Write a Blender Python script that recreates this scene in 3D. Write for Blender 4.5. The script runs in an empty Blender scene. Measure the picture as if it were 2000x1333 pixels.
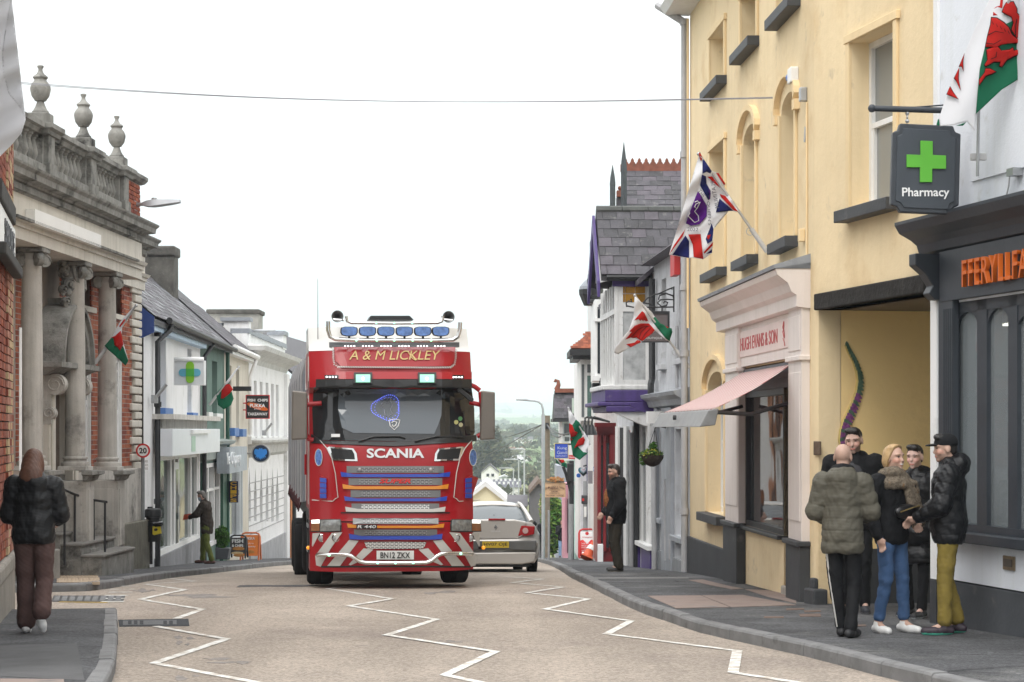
import bpy,bmesh,math,random
import numpy as np
from mathutils import Vector,Matrix,noise as mnoise
random.seed(7)
R = math.radians
sc = bpy.context.scene
COL = sc.collection
# ---------------------------------------------------------------- camera
F,HX,HY,ZC = 3889.0,1000.0,840.0,2.0
cam = bpy.data.cameras.new('camera'); camo = bpy.data.objects.new('camera',cam); COL.objects.link(camo)
camo.location = (0,0,ZC); camo.rotation_euler = (R(90),0,0)
cam.sensor_width = 36; cam.lens = 70; cam.shift_y = 0.0868; cam.clip_end = 20000; cam.clip_start = 0.5
sc.camera = camo
cam.dof.use_dof = True; cam.dof.focus_distance = 27.0; cam.dof.aperture_fstop = 16.0
# ---------------------------------------------------------------- light
w = bpy.data.worlds.new('World'); sc.world = w; w.use_nodes = True
nt = w.node_tree; nt.nodes.clear()
out = nt.nodes.new('ShaderNodeOutputWorld'); bg = nt.nodes.new('ShaderNodeBackground')
sky = nt.nodes.new('ShaderNodeTexSky'); sky.sky_type = 'NISHITA'; sky.sun_disc = False
sky.sun_elevation = R(50); sky.sun_rotation = R(200)
hsv = nt.nodes.new('ShaderNodeHueSaturation'); hsv.inputs['Saturation'].default_value = .12; hsv.inputs['Value'].default_value = .6
tc = nt.nodes.new('ShaderNodeTexCoord'); sep = nt.nodes.new('ShaderNodeSeparateXYZ')
ramp = nt.nodes.new('ShaderNodeValToRGB')          # overcast cloud layer: three times brighter overhead than at the horizon
e = ramp.color_ramp.elements
e[0].position = 0.0; e[0].color = (.25,.292,.318,1)
e[1].position = 1.0; e[1].color = (.95,.95,.955,1)
k = e.new(.07); k.color = (.325,.35,.362,1)
k = e.new(.22); k.color = (.45,.45,.445,1)
mul = nt.nodes.new('ShaderNodeVectorMath'); mul.operation = 'SCALE'; mul.inputs['Scale'].default_value = 15.0
mix = nt.nodes.new('ShaderNodeMix'); mix.data_type = 'RGBA'; mix.inputs['Factor'].default_value = .9
L = nt.links.new
L(tc.outputs['Generated'],sep.inputs[0]); L(sep.outputs['Z'],ramp.inputs[0]); L(ramp.outputs[0],mul.inputs[0])
L(sky.outputs[0],hsv.inputs['Color']); L(hsv.outputs[0],mix.inputs[6]); L(mul.outputs[0],mix.inputs[7])
L(mix.outputs[2],bg.inputs[0]); bg.inputs[1].default_value = .1; L(bg.outputs[0],out.inputs[0])
sun = bpy.data.lights.new('sun','SUN'); sun.energy = .6; sun.angle = R(25); sun.color = (1,.97,.92)
suno = bpy.data.objects.new('sun',sun); COL.objects.link(suno)
suno.rotation_euler = (R(40),0,R(-20))
sc.view_settings.view_transform = 'Standard'; sc.view_settings.look = 'None'; sc.view_settings.gamma = 1
sc.view_settings.use_curve_mapping = False; sc.view_settings.exposure = 1.15
sc.render.engine = 'CYCLES'; sc.cycles.use_denoising = True
sc.cycles.max_bounces = 7; sc.cycles.volume_bounces = 1; sc.cycles.transparent_max_bounces = 12
sc.cycles.caustics_reflective = False; sc.cycles.caustics_refractive = False; sc.cycles.sample_clamp_indirect = 6
# ---------------------------------------------------------------- pixel / ground helpers
ZT = np.array([[-30,-1.2],[0,-1.52],[14,-1.83],[17.2,-1.93],[22,-2.05],[28.2,-2.22],[33,-2.46],[39.7,-2.84],[48.6,-3.32],
               [65,-4.3],[86,-5.62],[110,-7.3],[150,-10.6],[220,-15.5],[300,-19]])
def zr(Y):                      # road height in the world at distance Y
 y = ZT[:,0]; z = ZT[:,1]
 def f(v): return np.interp(v,y,z)
 return float((f(Y) + f(Y - 1.5) + f(Y + 1.5) + f(Y - 3) + f(Y + 3)) / 5) + ZC
PH = .11                        # pavement height over the road
def P(px,py,Y): return Vector(((px - HX) / F * Y,Y,ZC - (py - HY) / F * Y))
def G(px,py,off=0.0):         # point of the ground under a line of sight
 best = None
 for i in range(1200):
  Y = 8 + i * .05
  h = ZC - (py - HY) / F * Y - (zr(Y) + off)
  if h <= 0: best = Y; break
 if best is None: best = 68
 return Vector(((px - HX) / F * best,best,zr(best) + off))
class Fac:
 """vertical facade plane through plan points a, b; n points to the street; u runs from a to b"""
 def __init__(s,a,b,side):
  s.a = Vector((a[0],a[1],0)); d = Vector((b[0] - a[0],b[1] - a[1],0)); s.len = d.length; s.d = d.normalized()
  s.n = Vector((s.d.y,-s.d.x,0)) if side == 'L' else Vector((-s.d.y,s.d.x,0))
  if side == 'L' and s.n.x < 0: s.n = -s.n
  if side == 'R' and s.n.x > 0: s.n = -s.n
 def uz(s,px,py,off=0.0):
  r = Vector(((px - HX) / F,1,-(py - HY) / F)); o = s.a + s.n * off
  t = (o.dot(s.n)) / (r.dot(s.n)); p = r * t
  return (p - o).dot(s.d),p.z + ZC
 def u(s,px,off=0.0): return s.uz(px,HY,off)[0]
 def z(s,px,py,off=0.0): return s.uz(px,py,off)[1]
 def pt(s,u,w,z): return s.a + s.d * u + s.n * w + Vector((0,0,z))
 def gz(s,u,w=0): return zr((s.a + s.d * u + s.n * w).y) + PH
# ---------------------------------------------------------------- objects
def link(o,parent=None):
 COL.objects.link(o)
 if parent is not None: o.parent = parent
 return o
def tag(o,label=None,cat=None,group=None,kind=None):
 if label: o['label'] = label
 if cat: o['category'] = cat
 if group: o['group'] = group
 if kind: o['kind'] = kind
 return o
def thing(name,label,cat,loc=(0,0,0),rz=0,group=None):
 o = bpy.data.objects.new(name,None); o.empty_display_size = .2
 o.location = loc; o.rotation_euler = (0,0,rz); link(o)
 return tag(o,label,cat,group)
class MB:
 """collects world-space geometry and links it as one mesh object"""
 def __init__(s): s.v = []; s.f = []; s.m = []; s.mi = 0
 def add(s,vs,fs,mi=None):
  o = len(s.v); s.v += [tuple(v) for v in vs]; s.f += [tuple(i + o for i in f) for f in fs]
  s.m += [s.mi if mi is None else mi] * len(fs); return s
 def quad(s,a,b,c,d,mi=None): return s.add([a,b,c,d],[(0,1,2,3)],mi)
 def hexa(s,p,mi=None):     # 8 points: bottom 4, top 4
  return s.add(p,[(0,3,2,1),(4,5,6,7),(0,1,5,4),(1,2,6,5),(2,3,7,6),(3,0,4,7)],mi)
 def box(s,x0,x1,y0,y1,z0,z1,mi=None):
  return s.hexa([(x0,y0,z0),(x1,y0,z0),(x1,y1,z0),(x0,y1,z0),(x0,y0,z1),(x1,y0,z1),(x1,y1,z1),(x0,y1,z1)],mi)
 def fbox(s,f,u0,u1,w0,w1,z0,z1,mi=None,zz=None):   # zz: (z0 at u1, z1 at u1)
  za,zb = zz or (z0,z1)
  return s.hexa([f.pt(u0,w0,z0),f.pt(u1,w0,za),f.pt(u1,w1,za),f.pt(u0,w1,z0),f.pt(u0,w0,z1),f.pt(u1,w0,zb),f.pt(u1,w1,zb),f.pt(u0,w1,z1)],mi)
 def prism(s,pts,vec,mi=None):      # polygon (list of 3d) extruded by vec
  n = len(pts); vec = Vector(vec); pts = [Vector(p) for p in pts]
  fs = [tuple(range(n - 1,-1,-1)),tuple(range(n,2 * n))] + [(i,(i + 1) % n,n + (i + 1) % n,n + i) for i in range(n)]
  return s.add(pts + [p + vec for p in pts],fs,mi)
 def tube(s,pts,r,n=8,mi=None,cap=True):
  pts = [Vector(p) for p in pts]; rs = r if isinstance(r,(list,tuple)) else [r] * len(pts)
  vs = []; N = len(pts); prev = None
  for i,p in enumerate(pts):
   t = (pts[min(i + 1,N - 1)] - pts[max(i - 1,0)])
   if t.length < 1e-9: t = Vector((0,0,1))
   t.normalize()
   if prev is None:
    a = t.cross(Vector((0,0,1)))
    if a.length < .05: a = t.cross(Vector((1,0,0)))
   else: a = prev - t * prev.dot(t)
   a.normalize(); prev = a; b = t.cross(a)
   vs += [p + (a * math.cos(2 * math.pi * j / n) + b * math.sin(2 * math.pi * j / n)) * rs[i] for j in range(n)]
  fs = [(i * n + j,i * n + (j + 1) % n,(i + 1) * n + (j + 1) % n,(i + 1) * n + j) for i in range(N - 1) for j in range(n)]
  if cap: fs += [tuple(range(n - 1,-1,-1)),tuple(range((N - 1) * n,N * n))]
  return s.add(vs,fs,mi)
 def lathe(s,c,prof,n=20,mi=None,axis=None,sx=1,sy=1):     # prof: (r, h) along z (or axis)
  c = Vector(c); ax = Vector(axis or (0,0,1)).normalized()
  a = ax.orthogonal().normalized() if axis else Vector((1,0,0)); b = ax.cross(a)
  vs = [c + ax * h + (a * math.cos(2 * math.pi * j / n) * sx + b * math.sin(2 * math.pi * j / n) * sy) * r for r,h in prof for j in range(n)]
  m = len(prof)
  fs = [(i * n + j,i * n + (j + 1) % n,(i + 1) * n + (j + 1) % n,(i + 1) * n + j) for i in range(m - 1) for j in range(n)]
  fs += [tuple(range(n - 1,-1,-1)),tuple(range((m - 1) * n,m * n))]
  return s.add(vs,fs,mi)
 def ball(s,c,r,n=10,mi=None,sc=(1,1,1)):
  c = Vector(c); vs = []; m = max(4,n // 2)
  for i in range(m + 1):
   t = math.pi * i / m
   for j in range(n):
    p = 2 * math.pi * j / n
    vs.append(c + Vector((math.sin(t) * math.cos(p) * sc[0],math.sin(t) * math.sin(p) * sc[1],math.cos(t) * sc[2])) * r)
  fs = [(i * n + j,(i + 1) * n + j,(i + 1) * n + (j + 1) % n,i * n + (j + 1) % n) for i in range(m) for j in range(n)]
  return s.add(vs,fs,mi)
 def mesh(s,name,mats,smooth=None):
  me = bpy.data.meshes.new(name); me.from_pydata(s.v,[],s.f)
  for m in (mats if isinstance(mats,(list,tuple)) else [mats]): me.materials.append(m)
  if len(me.materials) > 1: me.polygons.foreach_set('material_index',s.m)
  me.update()
  bm = bmesh.new(); bm.from_mesh(me); bmesh.ops.remove_doubles(bm,verts=bm.verts,dist=1e-5) if smooth else None
  bmesh.ops.recalc_face_normals(bm,faces=bm.faces); bm.to_mesh(me); bm.free()
  if smooth:
   me.polygons.foreach_set('use_smooth',[True] * len(me.polygons)); me.set_sharp_from_angle(angle=R(smooth))
  return me
 def build(s,name,mats,parent=None,smooth=None,bevel=0,kind=None,local=False,seg=2):
  me = s.mesh(name,mats,smooth)
  o = bpy.data.objects.new(name,me); link(o)
  if parent is not None:
   o.parent = parent
   if not local: o.matrix_parent_inverse = parent_world(parent).inverted()
  if bevel:
   b = o.modifiers.new('bevel','BEVEL'); b.width = bevel; b.segments = seg; b.limit_method = 'ANGLE'; b.angle_limit = R(40)
   b.harden_normals = False
  if kind: o['kind'] = kind
  return o
def parent_world(p):
 m = Matrix.LocRotScale(p.location,p.rotation_euler,p.scale)
 if p.parent is not None: m = parent_world(p.parent) @ p.matrix_parent_inverse @ m
 return m
# ---------------------------------------------------------------- materials
MATS = {}
def M(name,col=(.5,.5,.5),rough=.8,var=.12,scale=2.0,bump=0.0,bscale=60.0,metal=0.0,streak=0.0,dirt=None,coat=0.0,spec=.5,emit=None,estr=0,alpha=None,trans=0,attr=None,sheen=0):
 """dirt = (colour, scale, amount): stains of their own shape; streak: runs of dirt down a wall"""
 if name in MATS: return MATS[name]
 m = bpy.data.materials.new(name); m.use_nodes = True; t = m.node_tree; N = t.nodes; b = N['Principled BSDF']
 def new(ty,**kw):
  n = N.new(ty)
  for k_,v in kw.items(): setattr(n,k_,v)
  return n
 geo = new('ShaderNodeNewGeometry'); ln = t.links.new
 def nz(scale_,detail=5,rough_=.6,stretch=None):
  n = new('ShaderNodeTexNoise'); n.inputs['Scale'].default_value = scale_; n.inputs['Detail'].default_value = detail; n.inputs['Roughness'].default_value = rough_
  if stretch:
   mp = new('ShaderNodeMapping'); mp.inputs['Scale'].default_value = stretch; ln(geo.outputs['Position'],mp.inputs[0]); ln(mp.outputs[0],n.inputs['Vector'])
  else: ln(geo.outputs['Position'],n.inputs['Vector'])
  return n.outputs[0]
 def mixc(fac,a,c,mode='MIX',lo=None,hi=None):
  x = new('ShaderNodeMix',data_type='RGBA',blend_type=mode)
  if lo is not None:
   mr = new('ShaderNodeMapRange'); mr.inputs[1].default_value = lo; mr.inputs[2].default_value = hi; ln(fac,mr.inputs[0]); fac = mr.outputs[0]
  if isinstance(fac,float): x.inputs[0].default_value = fac
  else: ln(fac,x.inputs[0])
  for v,i in ((a,6),(c,7)):
   if isinstance(v,tuple): x.inputs[i].default_value = (*v[:3],1)
   else: ln(v,x.inputs[i])
  return x.outputs[2]
 if attr:
  at = new('ShaderNodeAttribute',attribute_name=attr); c = at.outputs['Color']
  if var: c = mixc(nz(scale),c,tuple([1 - var * 1.5] * 3),'MULTIPLY',.35,.75)
 elif var:
  lo = tuple(x * (1 - var) for x in col); hi = tuple(min(1,x * (1 + var)) for x in col)
  c = mixc(nz(scale),lo,hi,'MIX',.3,.7)
 else: c = col
 if streak:
  g = nz(1.0,4,.6,(7,7,.35)); c = mixc(g,c,tuple([1 - streak,(1 - streak),(1 - streak) * .97]),'MULTIPLY',.48,.78)
 if dirt:
  for dc,ds,da in (dirt if isinstance(dirt,list) else [dirt]):
   g = nz(ds,7,.68); c = mixc(g,c,dc,'MIX',.62 - da * .35,.80 - da * .35)
 if isinstance(c,tuple): b.inputs['Base Color'].default_value = (*c,1)
 else: ln(c,b.inputs['Base Color'])
 b.inputs['Roughness'].default_value = rough; b.inputs['Metallic'].default_value = metal
 b.inputs['Coat Weight'].default_value = coat; b.inputs['Coat Roughness'].default_value = .06
 b.inputs['Specular IOR Level'].default_value = .18 if (spec == .5 and rough > .6) else spec
 if sheen: b.inputs['Sheen Weight'].default_value = sheen
 if trans: b.inputs['Transmission Weight'].default_value = trans
 if emit: b.inputs['Emission Color'].default_value = (*emit,1); b.inputs['Emission Strength'].default_value = estr
 if alpha is not None: b.inputs['Alpha'].default_value = alpha
 if bump:
  bp = new('ShaderNodeBump'); bp.inputs['Strength'].default_value = bump; bp.inputs['Distance'].default_value = .02
  ln(nz(bscale,6,.65),bp.inputs['Height']); ln(bp.outputs[0],b.inputs['Normal'])
 MATS[name] = m; return m
def glass(name,tint=(.02,.025,.03),rough=.03,spec=.5,clear=0.0):
 """window glass: dark or clear room behind, mirror-like skin"""
 if name in MATS: return MATS[name]
 m = bpy.data.materials.new(name); m.use_nodes = True; t = m.node_tree; N = t.nodes; b = N['Principled BSDF']
 b.inputs['Base Color'].default_value = (*tint,1); b.inputs['Roughness'].default_value = rough; b.inputs['Specular IOR Level'].default_value = spec
 geo = N.new('ShaderNodeNewGeometry'); n = N.new('ShaderNodeTexNoise'); n.inputs['Scale'].default_value = 1.3; n.inputs['Detail'].default_value = 1
 bp = N.new('ShaderNodeBump'); bp.inputs['Strength'].default_value = .06; bp.inputs['Distance'].default_value = .05
 t.links.new(geo.outputs['Position'],n.inputs['Vector']); t.links.new(n.outputs[0],bp.inputs['Height']); t.links.new(bp.outputs[0],b.inputs['Normal'])
 if clear:
  tr = N.new('ShaderNodeBsdfTransparent'); tr.inputs[0].default_value = (.86,.9,.9,1); mx = N.new('ShaderNodeMixShader'); mx.inputs[0].default_value = clear
  t.links.new(b.outputs[0],mx.inputs[1]); t.links.new(tr.outputs[0],mx.inputs[2]); t.links.new(mx.outputs[0],N['Material Output'].inputs[0])
 MATS[name] = m; return m
def text_mesh(s,size=1,extrude=.005,shear=0,bold=0,spacing=1,align='CENTER',res=4):
 cu = bpy.data.curves.new('lettering','FONT'); cu.body = s; cu.size = size; cu.extrude = extrude; cu.shear = shear; cu.offset = bold
 cu.align_x = align; cu.align_y = 'CENTER'; cu.space_character = spacing; cu.resolution_u = res
 o = bpy.data.objects.new('lettering',cu); COL.objects.link(o)
 dg = bpy.context.evaluated_depsgraph_get(); me = bpy.data.meshes.new_from_object(o.evaluated_get(dg))
 bpy.data.objects.remove(o); bpy.data.curves.remove(cu); return me
def text(s,origin,right,up,width=None,height=None,mat=None,parent=None,name='lettering',fn=None,**kw):
 """lettering centred on origin, spanning the given width and height; fn maps (x, y, d) to the world"""
 me = text_mesh(s,**kw)
 me.materials.clear(); me.materials.append(mat)
 co = np.array([v.co[:] for v in me.vertices]); mn = co.min(0); mx = co.max(0); cx = (mn + mx) / 2; sz = mx - mn
 kx = (width / sz[0]) if width else None; ky = (height / sz[1]) if height else None
 kx = kx or ky; ky = ky or kx
 if fn is None:
  right = Vector(right).normalized(); up = Vector(up).normalized(); nrm = right.cross(up); origin = Vector(origin)
  fn = lambda x,y,d: origin + right * x + up * y + nrm * d
 for v in me.vertices: v.co = fn((v.co.x - cx[0]) * kx,(v.co.y - cx[1]) * ky,v.co.z)
 o = bpy.data.objects.new(name,me); link(o)
 if parent is not None: o.parent = parent; o.matrix_parent_inverse = parent_world(parent).inverted()
 return o
def obj(name,me,parent=None):
 o = bpy.data.objects.new(name,me); link(o)
 if parent is not None: o.parent = parent; o.matrix_parent_inverse = parent_world(parent).inverted()
 return o
def poly_sheet(polys,fn,mat,name,parent=None,cell=None,thick=.004,smooth=True):
 """flat outlines (lists of 2d points) cut fine, mapped by fn(x, y) -> world, given thickness"""
 me = bpy.data.meshes.new(name); bm = bmesh.new()
 for poly in polys:
  vs = [bm.verts.new((p[0],p[1],0)) for p in poly]
  try: f = bm.faces.new(vs)
  except ValueError: continue
 bmesh.ops.triangulate(bm,faces=bm.faces[:])
 if cell:
  for it in range(7):
   es = [e_ for e_ in bm.edges if e_.calc_length() > cell]
   if not es: break
   bmesh.ops.subdivide_edges(bm,edges=es,cuts=1); bmesh.ops.triangulate(bm,faces=[f for f in bm.faces if len(f.verts) > 3])
   bmesh.ops.beautify_fill(bm,faces=bm.faces[:],edges=bm.edges[:]) if it == 3 else None
 for v in bm.verts: v.co = fn(v.co.x,v.co.y)
 bmesh.ops.recalc_face_normals(bm,faces=bm.faces)
 bm.to_mesh(me); bm.free(); me.materials.append(mat)
 if smooth: me.polygons.foreach_set('use_smooth',[True] * len(me.polygons))
 o = obj(name,me,parent)
 if thick:
  sm = o.modifiers.new('thickness','SOLIDIFY'); sm.thickness = thick; sm.offset = 0
 return o
def lerp(a,b,t): return a + (b - a) * t
# ================================================================ ground, road, pavements
asph_dark = M('pavement_asphalt',(.095,.096,.1),.86,.18,1.2,.5,130,dirt=[((.15,.15,.145),.9,.25),((.06,.06,.063),2.2,.2)])
road_m = M('road_chippings',(.45,.385,.325),.9,.1,.6,.9,150,dirt=[((.36,.305,.265),.35,.3),((.16,.165,.175),1.7,-.1)])
# speckle of stone chippings
def speckle(m,sc_,amt,lo=.55,hi=1.35):
 t = m.node_tree; b = t.nodes['Principled BSDF']; lk = b.inputs['Base Color'].links[0]; src = lk.from_socket
 g = t.nodes.new('ShaderNodeNewGeometry'); v = t.nodes.new('ShaderNodeTexVoronoi'); v.inputs['Scale'].default_value = sc_
 t.links.new(g.outputs['Position'],v.inputs['Vector'])
 mr = t.nodes.new('ShaderNodeMapRange'); mr.inputs[3].default_value = lo; mr.inputs[4].default_value = hi
 s = t.nodes.new('ShaderNodeSeparateColor'); t.links.new(v.outputs['Color'],s.inputs[0]); t.links.new(s.outputs[0],mr.inputs[0])
 x = t.nodes.new('ShaderNodeMix'); x.data_type = 'RGBA'; x.blend_type = 'MULTIPLY'; x.inputs[0].default_value = amt
 t.links.new(src,x.inputs[6]); t.links.new(mr.outputs[0],x.inputs[7]); t.links.new(x.outputs[2],b.inputs['Base Color'])
speckle(road_m,50,.65,.55,1.42); speckle(asph_dark,60,.7,.5,1.5)
def overlay(m,kind,amt,sc_,thr,stretch=None,dist=.25):
 t = m.node_tree; b = t.nodes['Principled BSDF']; src = b.inputs['Base Color'].links[0].from_socket; new = t.nodes.new; g = new('ShaderNodeNewGeometry'); vec = g.outputs['Position']
 if stretch: mp = new('ShaderNodeMapping'); mp.inputs['Scale'].default_value = stretch; t.links.new(vec,mp.inputs[0]); vec = mp.outputs[0]
 if kind == 'tracks': n = new('ShaderNodeTexNoise'); n.inputs['Scale'].default_value = sc_; n.inputs['Detail'].default_value = 4; t.links.new(vec,n.inputs['Vector']); o = n.outputs[0]
 else:
  if kind == 'cracks':
   n = new('ShaderNodeTexNoise'); n.inputs['Scale'].default_value = 2.5; n.inputs['Detail'].default_value = 5; t.links.new(vec,n.inputs['Vector']); sc2 = new('ShaderNodeVectorMath'); sc2.operation = 'SCALE'; sc2.inputs['Scale'].default_value = dist; t.links.new(n.outputs['Color'],sc2.inputs[0]); ad = new('ShaderNodeVectorMath'); t.links.new(vec,ad.inputs[0]); t.links.new(sc2.outputs[0],ad.inputs[1]); vec = ad.outputs[0]
  v = new('ShaderNodeTexVoronoi'); v.inputs['Scale'].default_value = sc_; v.feature = 'DISTANCE_TO_EDGE' if kind == 'cracks' else 'F1'; t.links.new(vec,v.inputs['Vector']); o = v.outputs['Distance']
 mr = new('ShaderNodeMapRange'); mr.inputs[1].default_value,mr.inputs[2].default_value = thr; mr.inputs[3].default_value,mr.inputs[4].default_value = amt; t.links.new(o,mr.inputs[0])
 x = new('ShaderNodeMix'); x.data_type = 'RGBA'; x.blend_type = 'MULTIPLY'; x.inputs[0].default_value = 1; t.links.new(src,x.inputs[6]); t.links.new(mr.outputs[0],x.inputs[7]); t.links.new(x.outputs[2],b.inputs['Base Color'])
overlay(road_m,'tracks',(.86,1.08),1,(.35,.65),(1.1,.07,1))
overlay(asph_dark,'cracks',(.6,1),.3,(.003,.01)); overlay(asph_dark,'spots',(1.7,1),2.6,(.05,.09)); overlay(asph_dark,'tracks',(.8,1.2),1.3,(.35,.65))
paint_m = M('road_paint',(.74,.74,.7),.7,.08,6,.3,150,dirt=((.42,.36,.3),7,.5))
yellow_paint = M('yellow_road_paint',(.62,.42,.08),.7,.2,8,.2,120,dirt=((.3,.26,.2),9,.1))
kerb_m = M('kerb_concrete',(.2,.2,.2),.85,.2,3,.4,90,dirt=((.12,.12,.115),5,.2))
slab_m = M('paving_slab',(.26,.205,.18),.85,.15,3,.3,70,dirt=((.16,.15,.145),3,.25))
tact_m = M('tactile_slab',(.42,.33,.24),.85,.15,4,.3,70,dirt=((.25,.22,.2),4,.2))
tar_m = M('tar_repair',(.05,.052,.057),.8,.2,4,.5,120)
iron_m = M('cast_iron',(.07,.072,.075),.55,.2,8,.3,90,metal=.5)
land_m = M('valley_grass',(.14,.22,.055),.95,.3,.02,0)
def fields(m):
 t = m.node_tree; b = t.nodes['Principled BSDF']; g = t.nodes.new('ShaderNodeNewGeometry')
 v = t.nodes.new('ShaderNodeTexVoronoi'); v.inputs['Scale'].default_value = .0021; mp = t.nodes.new('ShaderNodeMapping'); mp.inputs['Scale'].default_value = (1,.55,0)
 t.links.new(g.outputs['Position'],mp.inputs[0]); t.links.new(mp.outputs[0],v.inputs['Vector'])
 s = t.nodes.new('ShaderNodeSeparateColor'); t.links.new(v.outputs['Color'],s.inputs[0])
 r = t.nodes.new('ShaderNodeValToRGB'); e = r.color_ramp.elements; e[0].color = (.17,.25,.1,1); e[1].color = (.24,.3,.14,1)
 for p_,c_ in ((.3,(.12,.18,.08,1)),(.55,(.27,.33,.17,1)),(.8,(.2,.2,.1,1))): k = e.new(p_); k.color = c_
 t.links.new(s.outputs[0],r.inputs[0]); t.links.new(r.outputs[0],b.inputs['Base Color'])
fields(land_m)
LT = [(300,-19),(380,-12.6),(420,-11.6),(640,-10.9),(900,-5.4),(1300,-2.5),(2500,3),(5000,28),(9000,128),(12500,140)]
def gz_land(X,Y):
 z = zr(min(Y,299)) - .18
 if Y > 300:
  z = ZC + float(np.interp(Y,[a for a,b in LT],[b for a,b in LT])); t = min(1,max(0,(Y - 1300) / 6000))
  z += 22 * math.sin(X * .0009 + 1.2 + Y * .0003) * t + mnoise.noise(Vector((X * .0008,Y * .0008,3))) * 55 * t
 if abs(X) > 14 and Y < 200: z -= min(.6,(abs(X) - 14) * .03)
 return z
ys = [-30,-10,0,6] + [8 + i * 2 for i in range(60)] + [130 + i * 10 for i in range(20)] + [340 + 60 * i for i in range(17)] + [1400 + 160 * i for i in range(69)]
xs = [-6000,-4000,-2600,-1800,-1200,-800,-500,-300,-200,-120,-80,-50,-30,-18,-12,-8,-4,0,4,8,12,18,30,50,80,120,200,300,500,800,1200,1800,2600,4000,6000]
xs = sorted(set(xs + list(range(-600,601,60))))
mb = MB(); mb.add([(x,y,gz_land(x,y)) for y in ys for x in xs],[(j * len(xs) + i,j * len(xs) + i + 1,(j + 1) * len(xs) + i + 1,(j + 1) * len(xs) + i) for j in range(len(ys) - 1) for i in range(len(xs) - 1)])
mb.build('ground',land_m,smooth=60,kind='structure')
# road: one sheet following the fall of the street
yr = [-20 + i * 1.0 for i in range(140)]
mb = MB(); xr = [-14,-9,-6,-3,0,3,6]
mb.add([(x,y,zr(y)) for y in yr for x in xr],[(j * 7 + i,j * 7 + i + 1,(j + 1) * 7 + i + 1,(j + 1) * 7 + i) for j in range(len(yr) - 1) for i in range(6)])
road = mb.build('road',road_m,smooth=60,kind='structure')
# kerb lines in plan (front edge of the kerb)
def resample(pts,step):
 out_ = []; acc = 0; pts = [Vector((p[0],p[1],0)) for p in pts]
 for a,b in zip(pts[:-1],pts[1:]):
  d = (b - a).length; t = -acc
  while t + step <= d + 1e-9 or not out_:
   t = t + step if out_ else 0
   out_.append(a.lerp(b,max(0,t) / d))
  acc = d - t
 return out_
def smoothline(pts,it=2):
 pts = [Vector((p[0],p[1],0)) for p in pts]
 for _ in range(it):
  q = [pts[0]]
  for a,b in zip(pts[:-1],pts[1:]): q += [a.lerp(b,.25),a.lerp(b,.75)]
  pts = q + [pts[-1]]
 return pts
rk = [G(x,y,PH) for x,y in ((1120,1120),(1167,1140),(1245,1177),(1290,1190),(1370,1217),(1427,1228),(1485,1240),(1550,1252),(1625,1270),(1702,1290),(1795,1312))]
rk = [(p.x,p.y) for p in rk][::-1]
rk = [(rk[0][0] + 1.2,rk[0][1] - 5),] + rk + [(1.02,40),(.98,48),(.92,58),(.75,70),(1.0,86),(1.6,100),(3,120)]
rk = [(rk[0][0] + 3,-12)] + rk
RK = resample(smoothline(rk),.914)
near = [(-1.0,-12),(-2.1,8),(-2.8,14),(-3.5,17.7),(-4.37,22.0)]
LK1 = resample(smoothline(near,1),.914)
far = [(-12,27.3),(-8,26.9),(-6.4,26.7),(-5.75,27.0),(-5.62,28.5),(-5.72,32),(-5.78,38),(-5.8,46),(-5.75,55),(-5.75,66),(-6.2,80),(-7.4,95),(-9.5,112)]
LK2 = resample(smoothline(far,2),.914)
def pavement(name,line,side,width,mat):
 root = None; mb = MB(); vs = []; n = 5
 for i,p in enumerate(line):
  a = line[max(i - 1,0)]; b = line[min(i + 1,len(line) - 1)]; t = (b - a).normalized(); nn = Vector((t.y,-t.x,0)) * side
  for j in range(n):
   q = p + nn * (.12 + (width) * j / (n - 1)); vs.append((q.x,q.y,zr(q.y) + PH))
 mb.add(vs,[(i * n + j,i * n + j + 1,(i + 1) * n + j + 1,(i + 1) * n + j) for i in range(len(line) - 1) for j in range(n - 1)])
 root = mb.build(name,mat,kind='structure',smooth=40)
 for i in range(len(line) - 1):                       # each kerb stone a part
  a,b = line[i],line[i + 1]; t = (b - a).normalized(); nn = Vector((t.y,-t.x,0)) * side
  a = a + t * .006; b = b - t * .006; jz = random.uniform(-.006,.006); jn = nn * random.uniform(-.006,.006)
  if a.y < 10 or a.y > 75: continue
  k = MB(); A,B = a + jn,b + jn
  za,zb = zr(a.y),zr(b.y); h = PH + .004 + jz
  sec = [(.0,-.12),(.0,h - .025),(.012,h - .006),(.03,h),(.125,h),(.125,-.12)]
  pts = []
  for q,zz in ((A,za),(B,zb)): pts += [(q.x + nn.x * s_,q.y + nn.y * s_,zz + hh) for s_,hh in sec]
  m_ = len(sec); k.add(pts,[tuple(range(m_)),tuple(range(2 * m_ - 1,m_ - 1,-1))] + [(i_,(i_ + 1) % m_,m_ + (i_ + 1) % m_,m_ + i_) for i_ in range(m_)])
  k.build('kerb_stone',kerb_m,root)
 return root
pav_r = pavement('pavement_right',RK,1,7.0,asph_dark)
pav_n = pavement('pavement_near_left',LK1,-1,6.0,asph_dark)
pav_l = pavement('pavement_left',LK2,-1,5.0,asph_dark)
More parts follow.
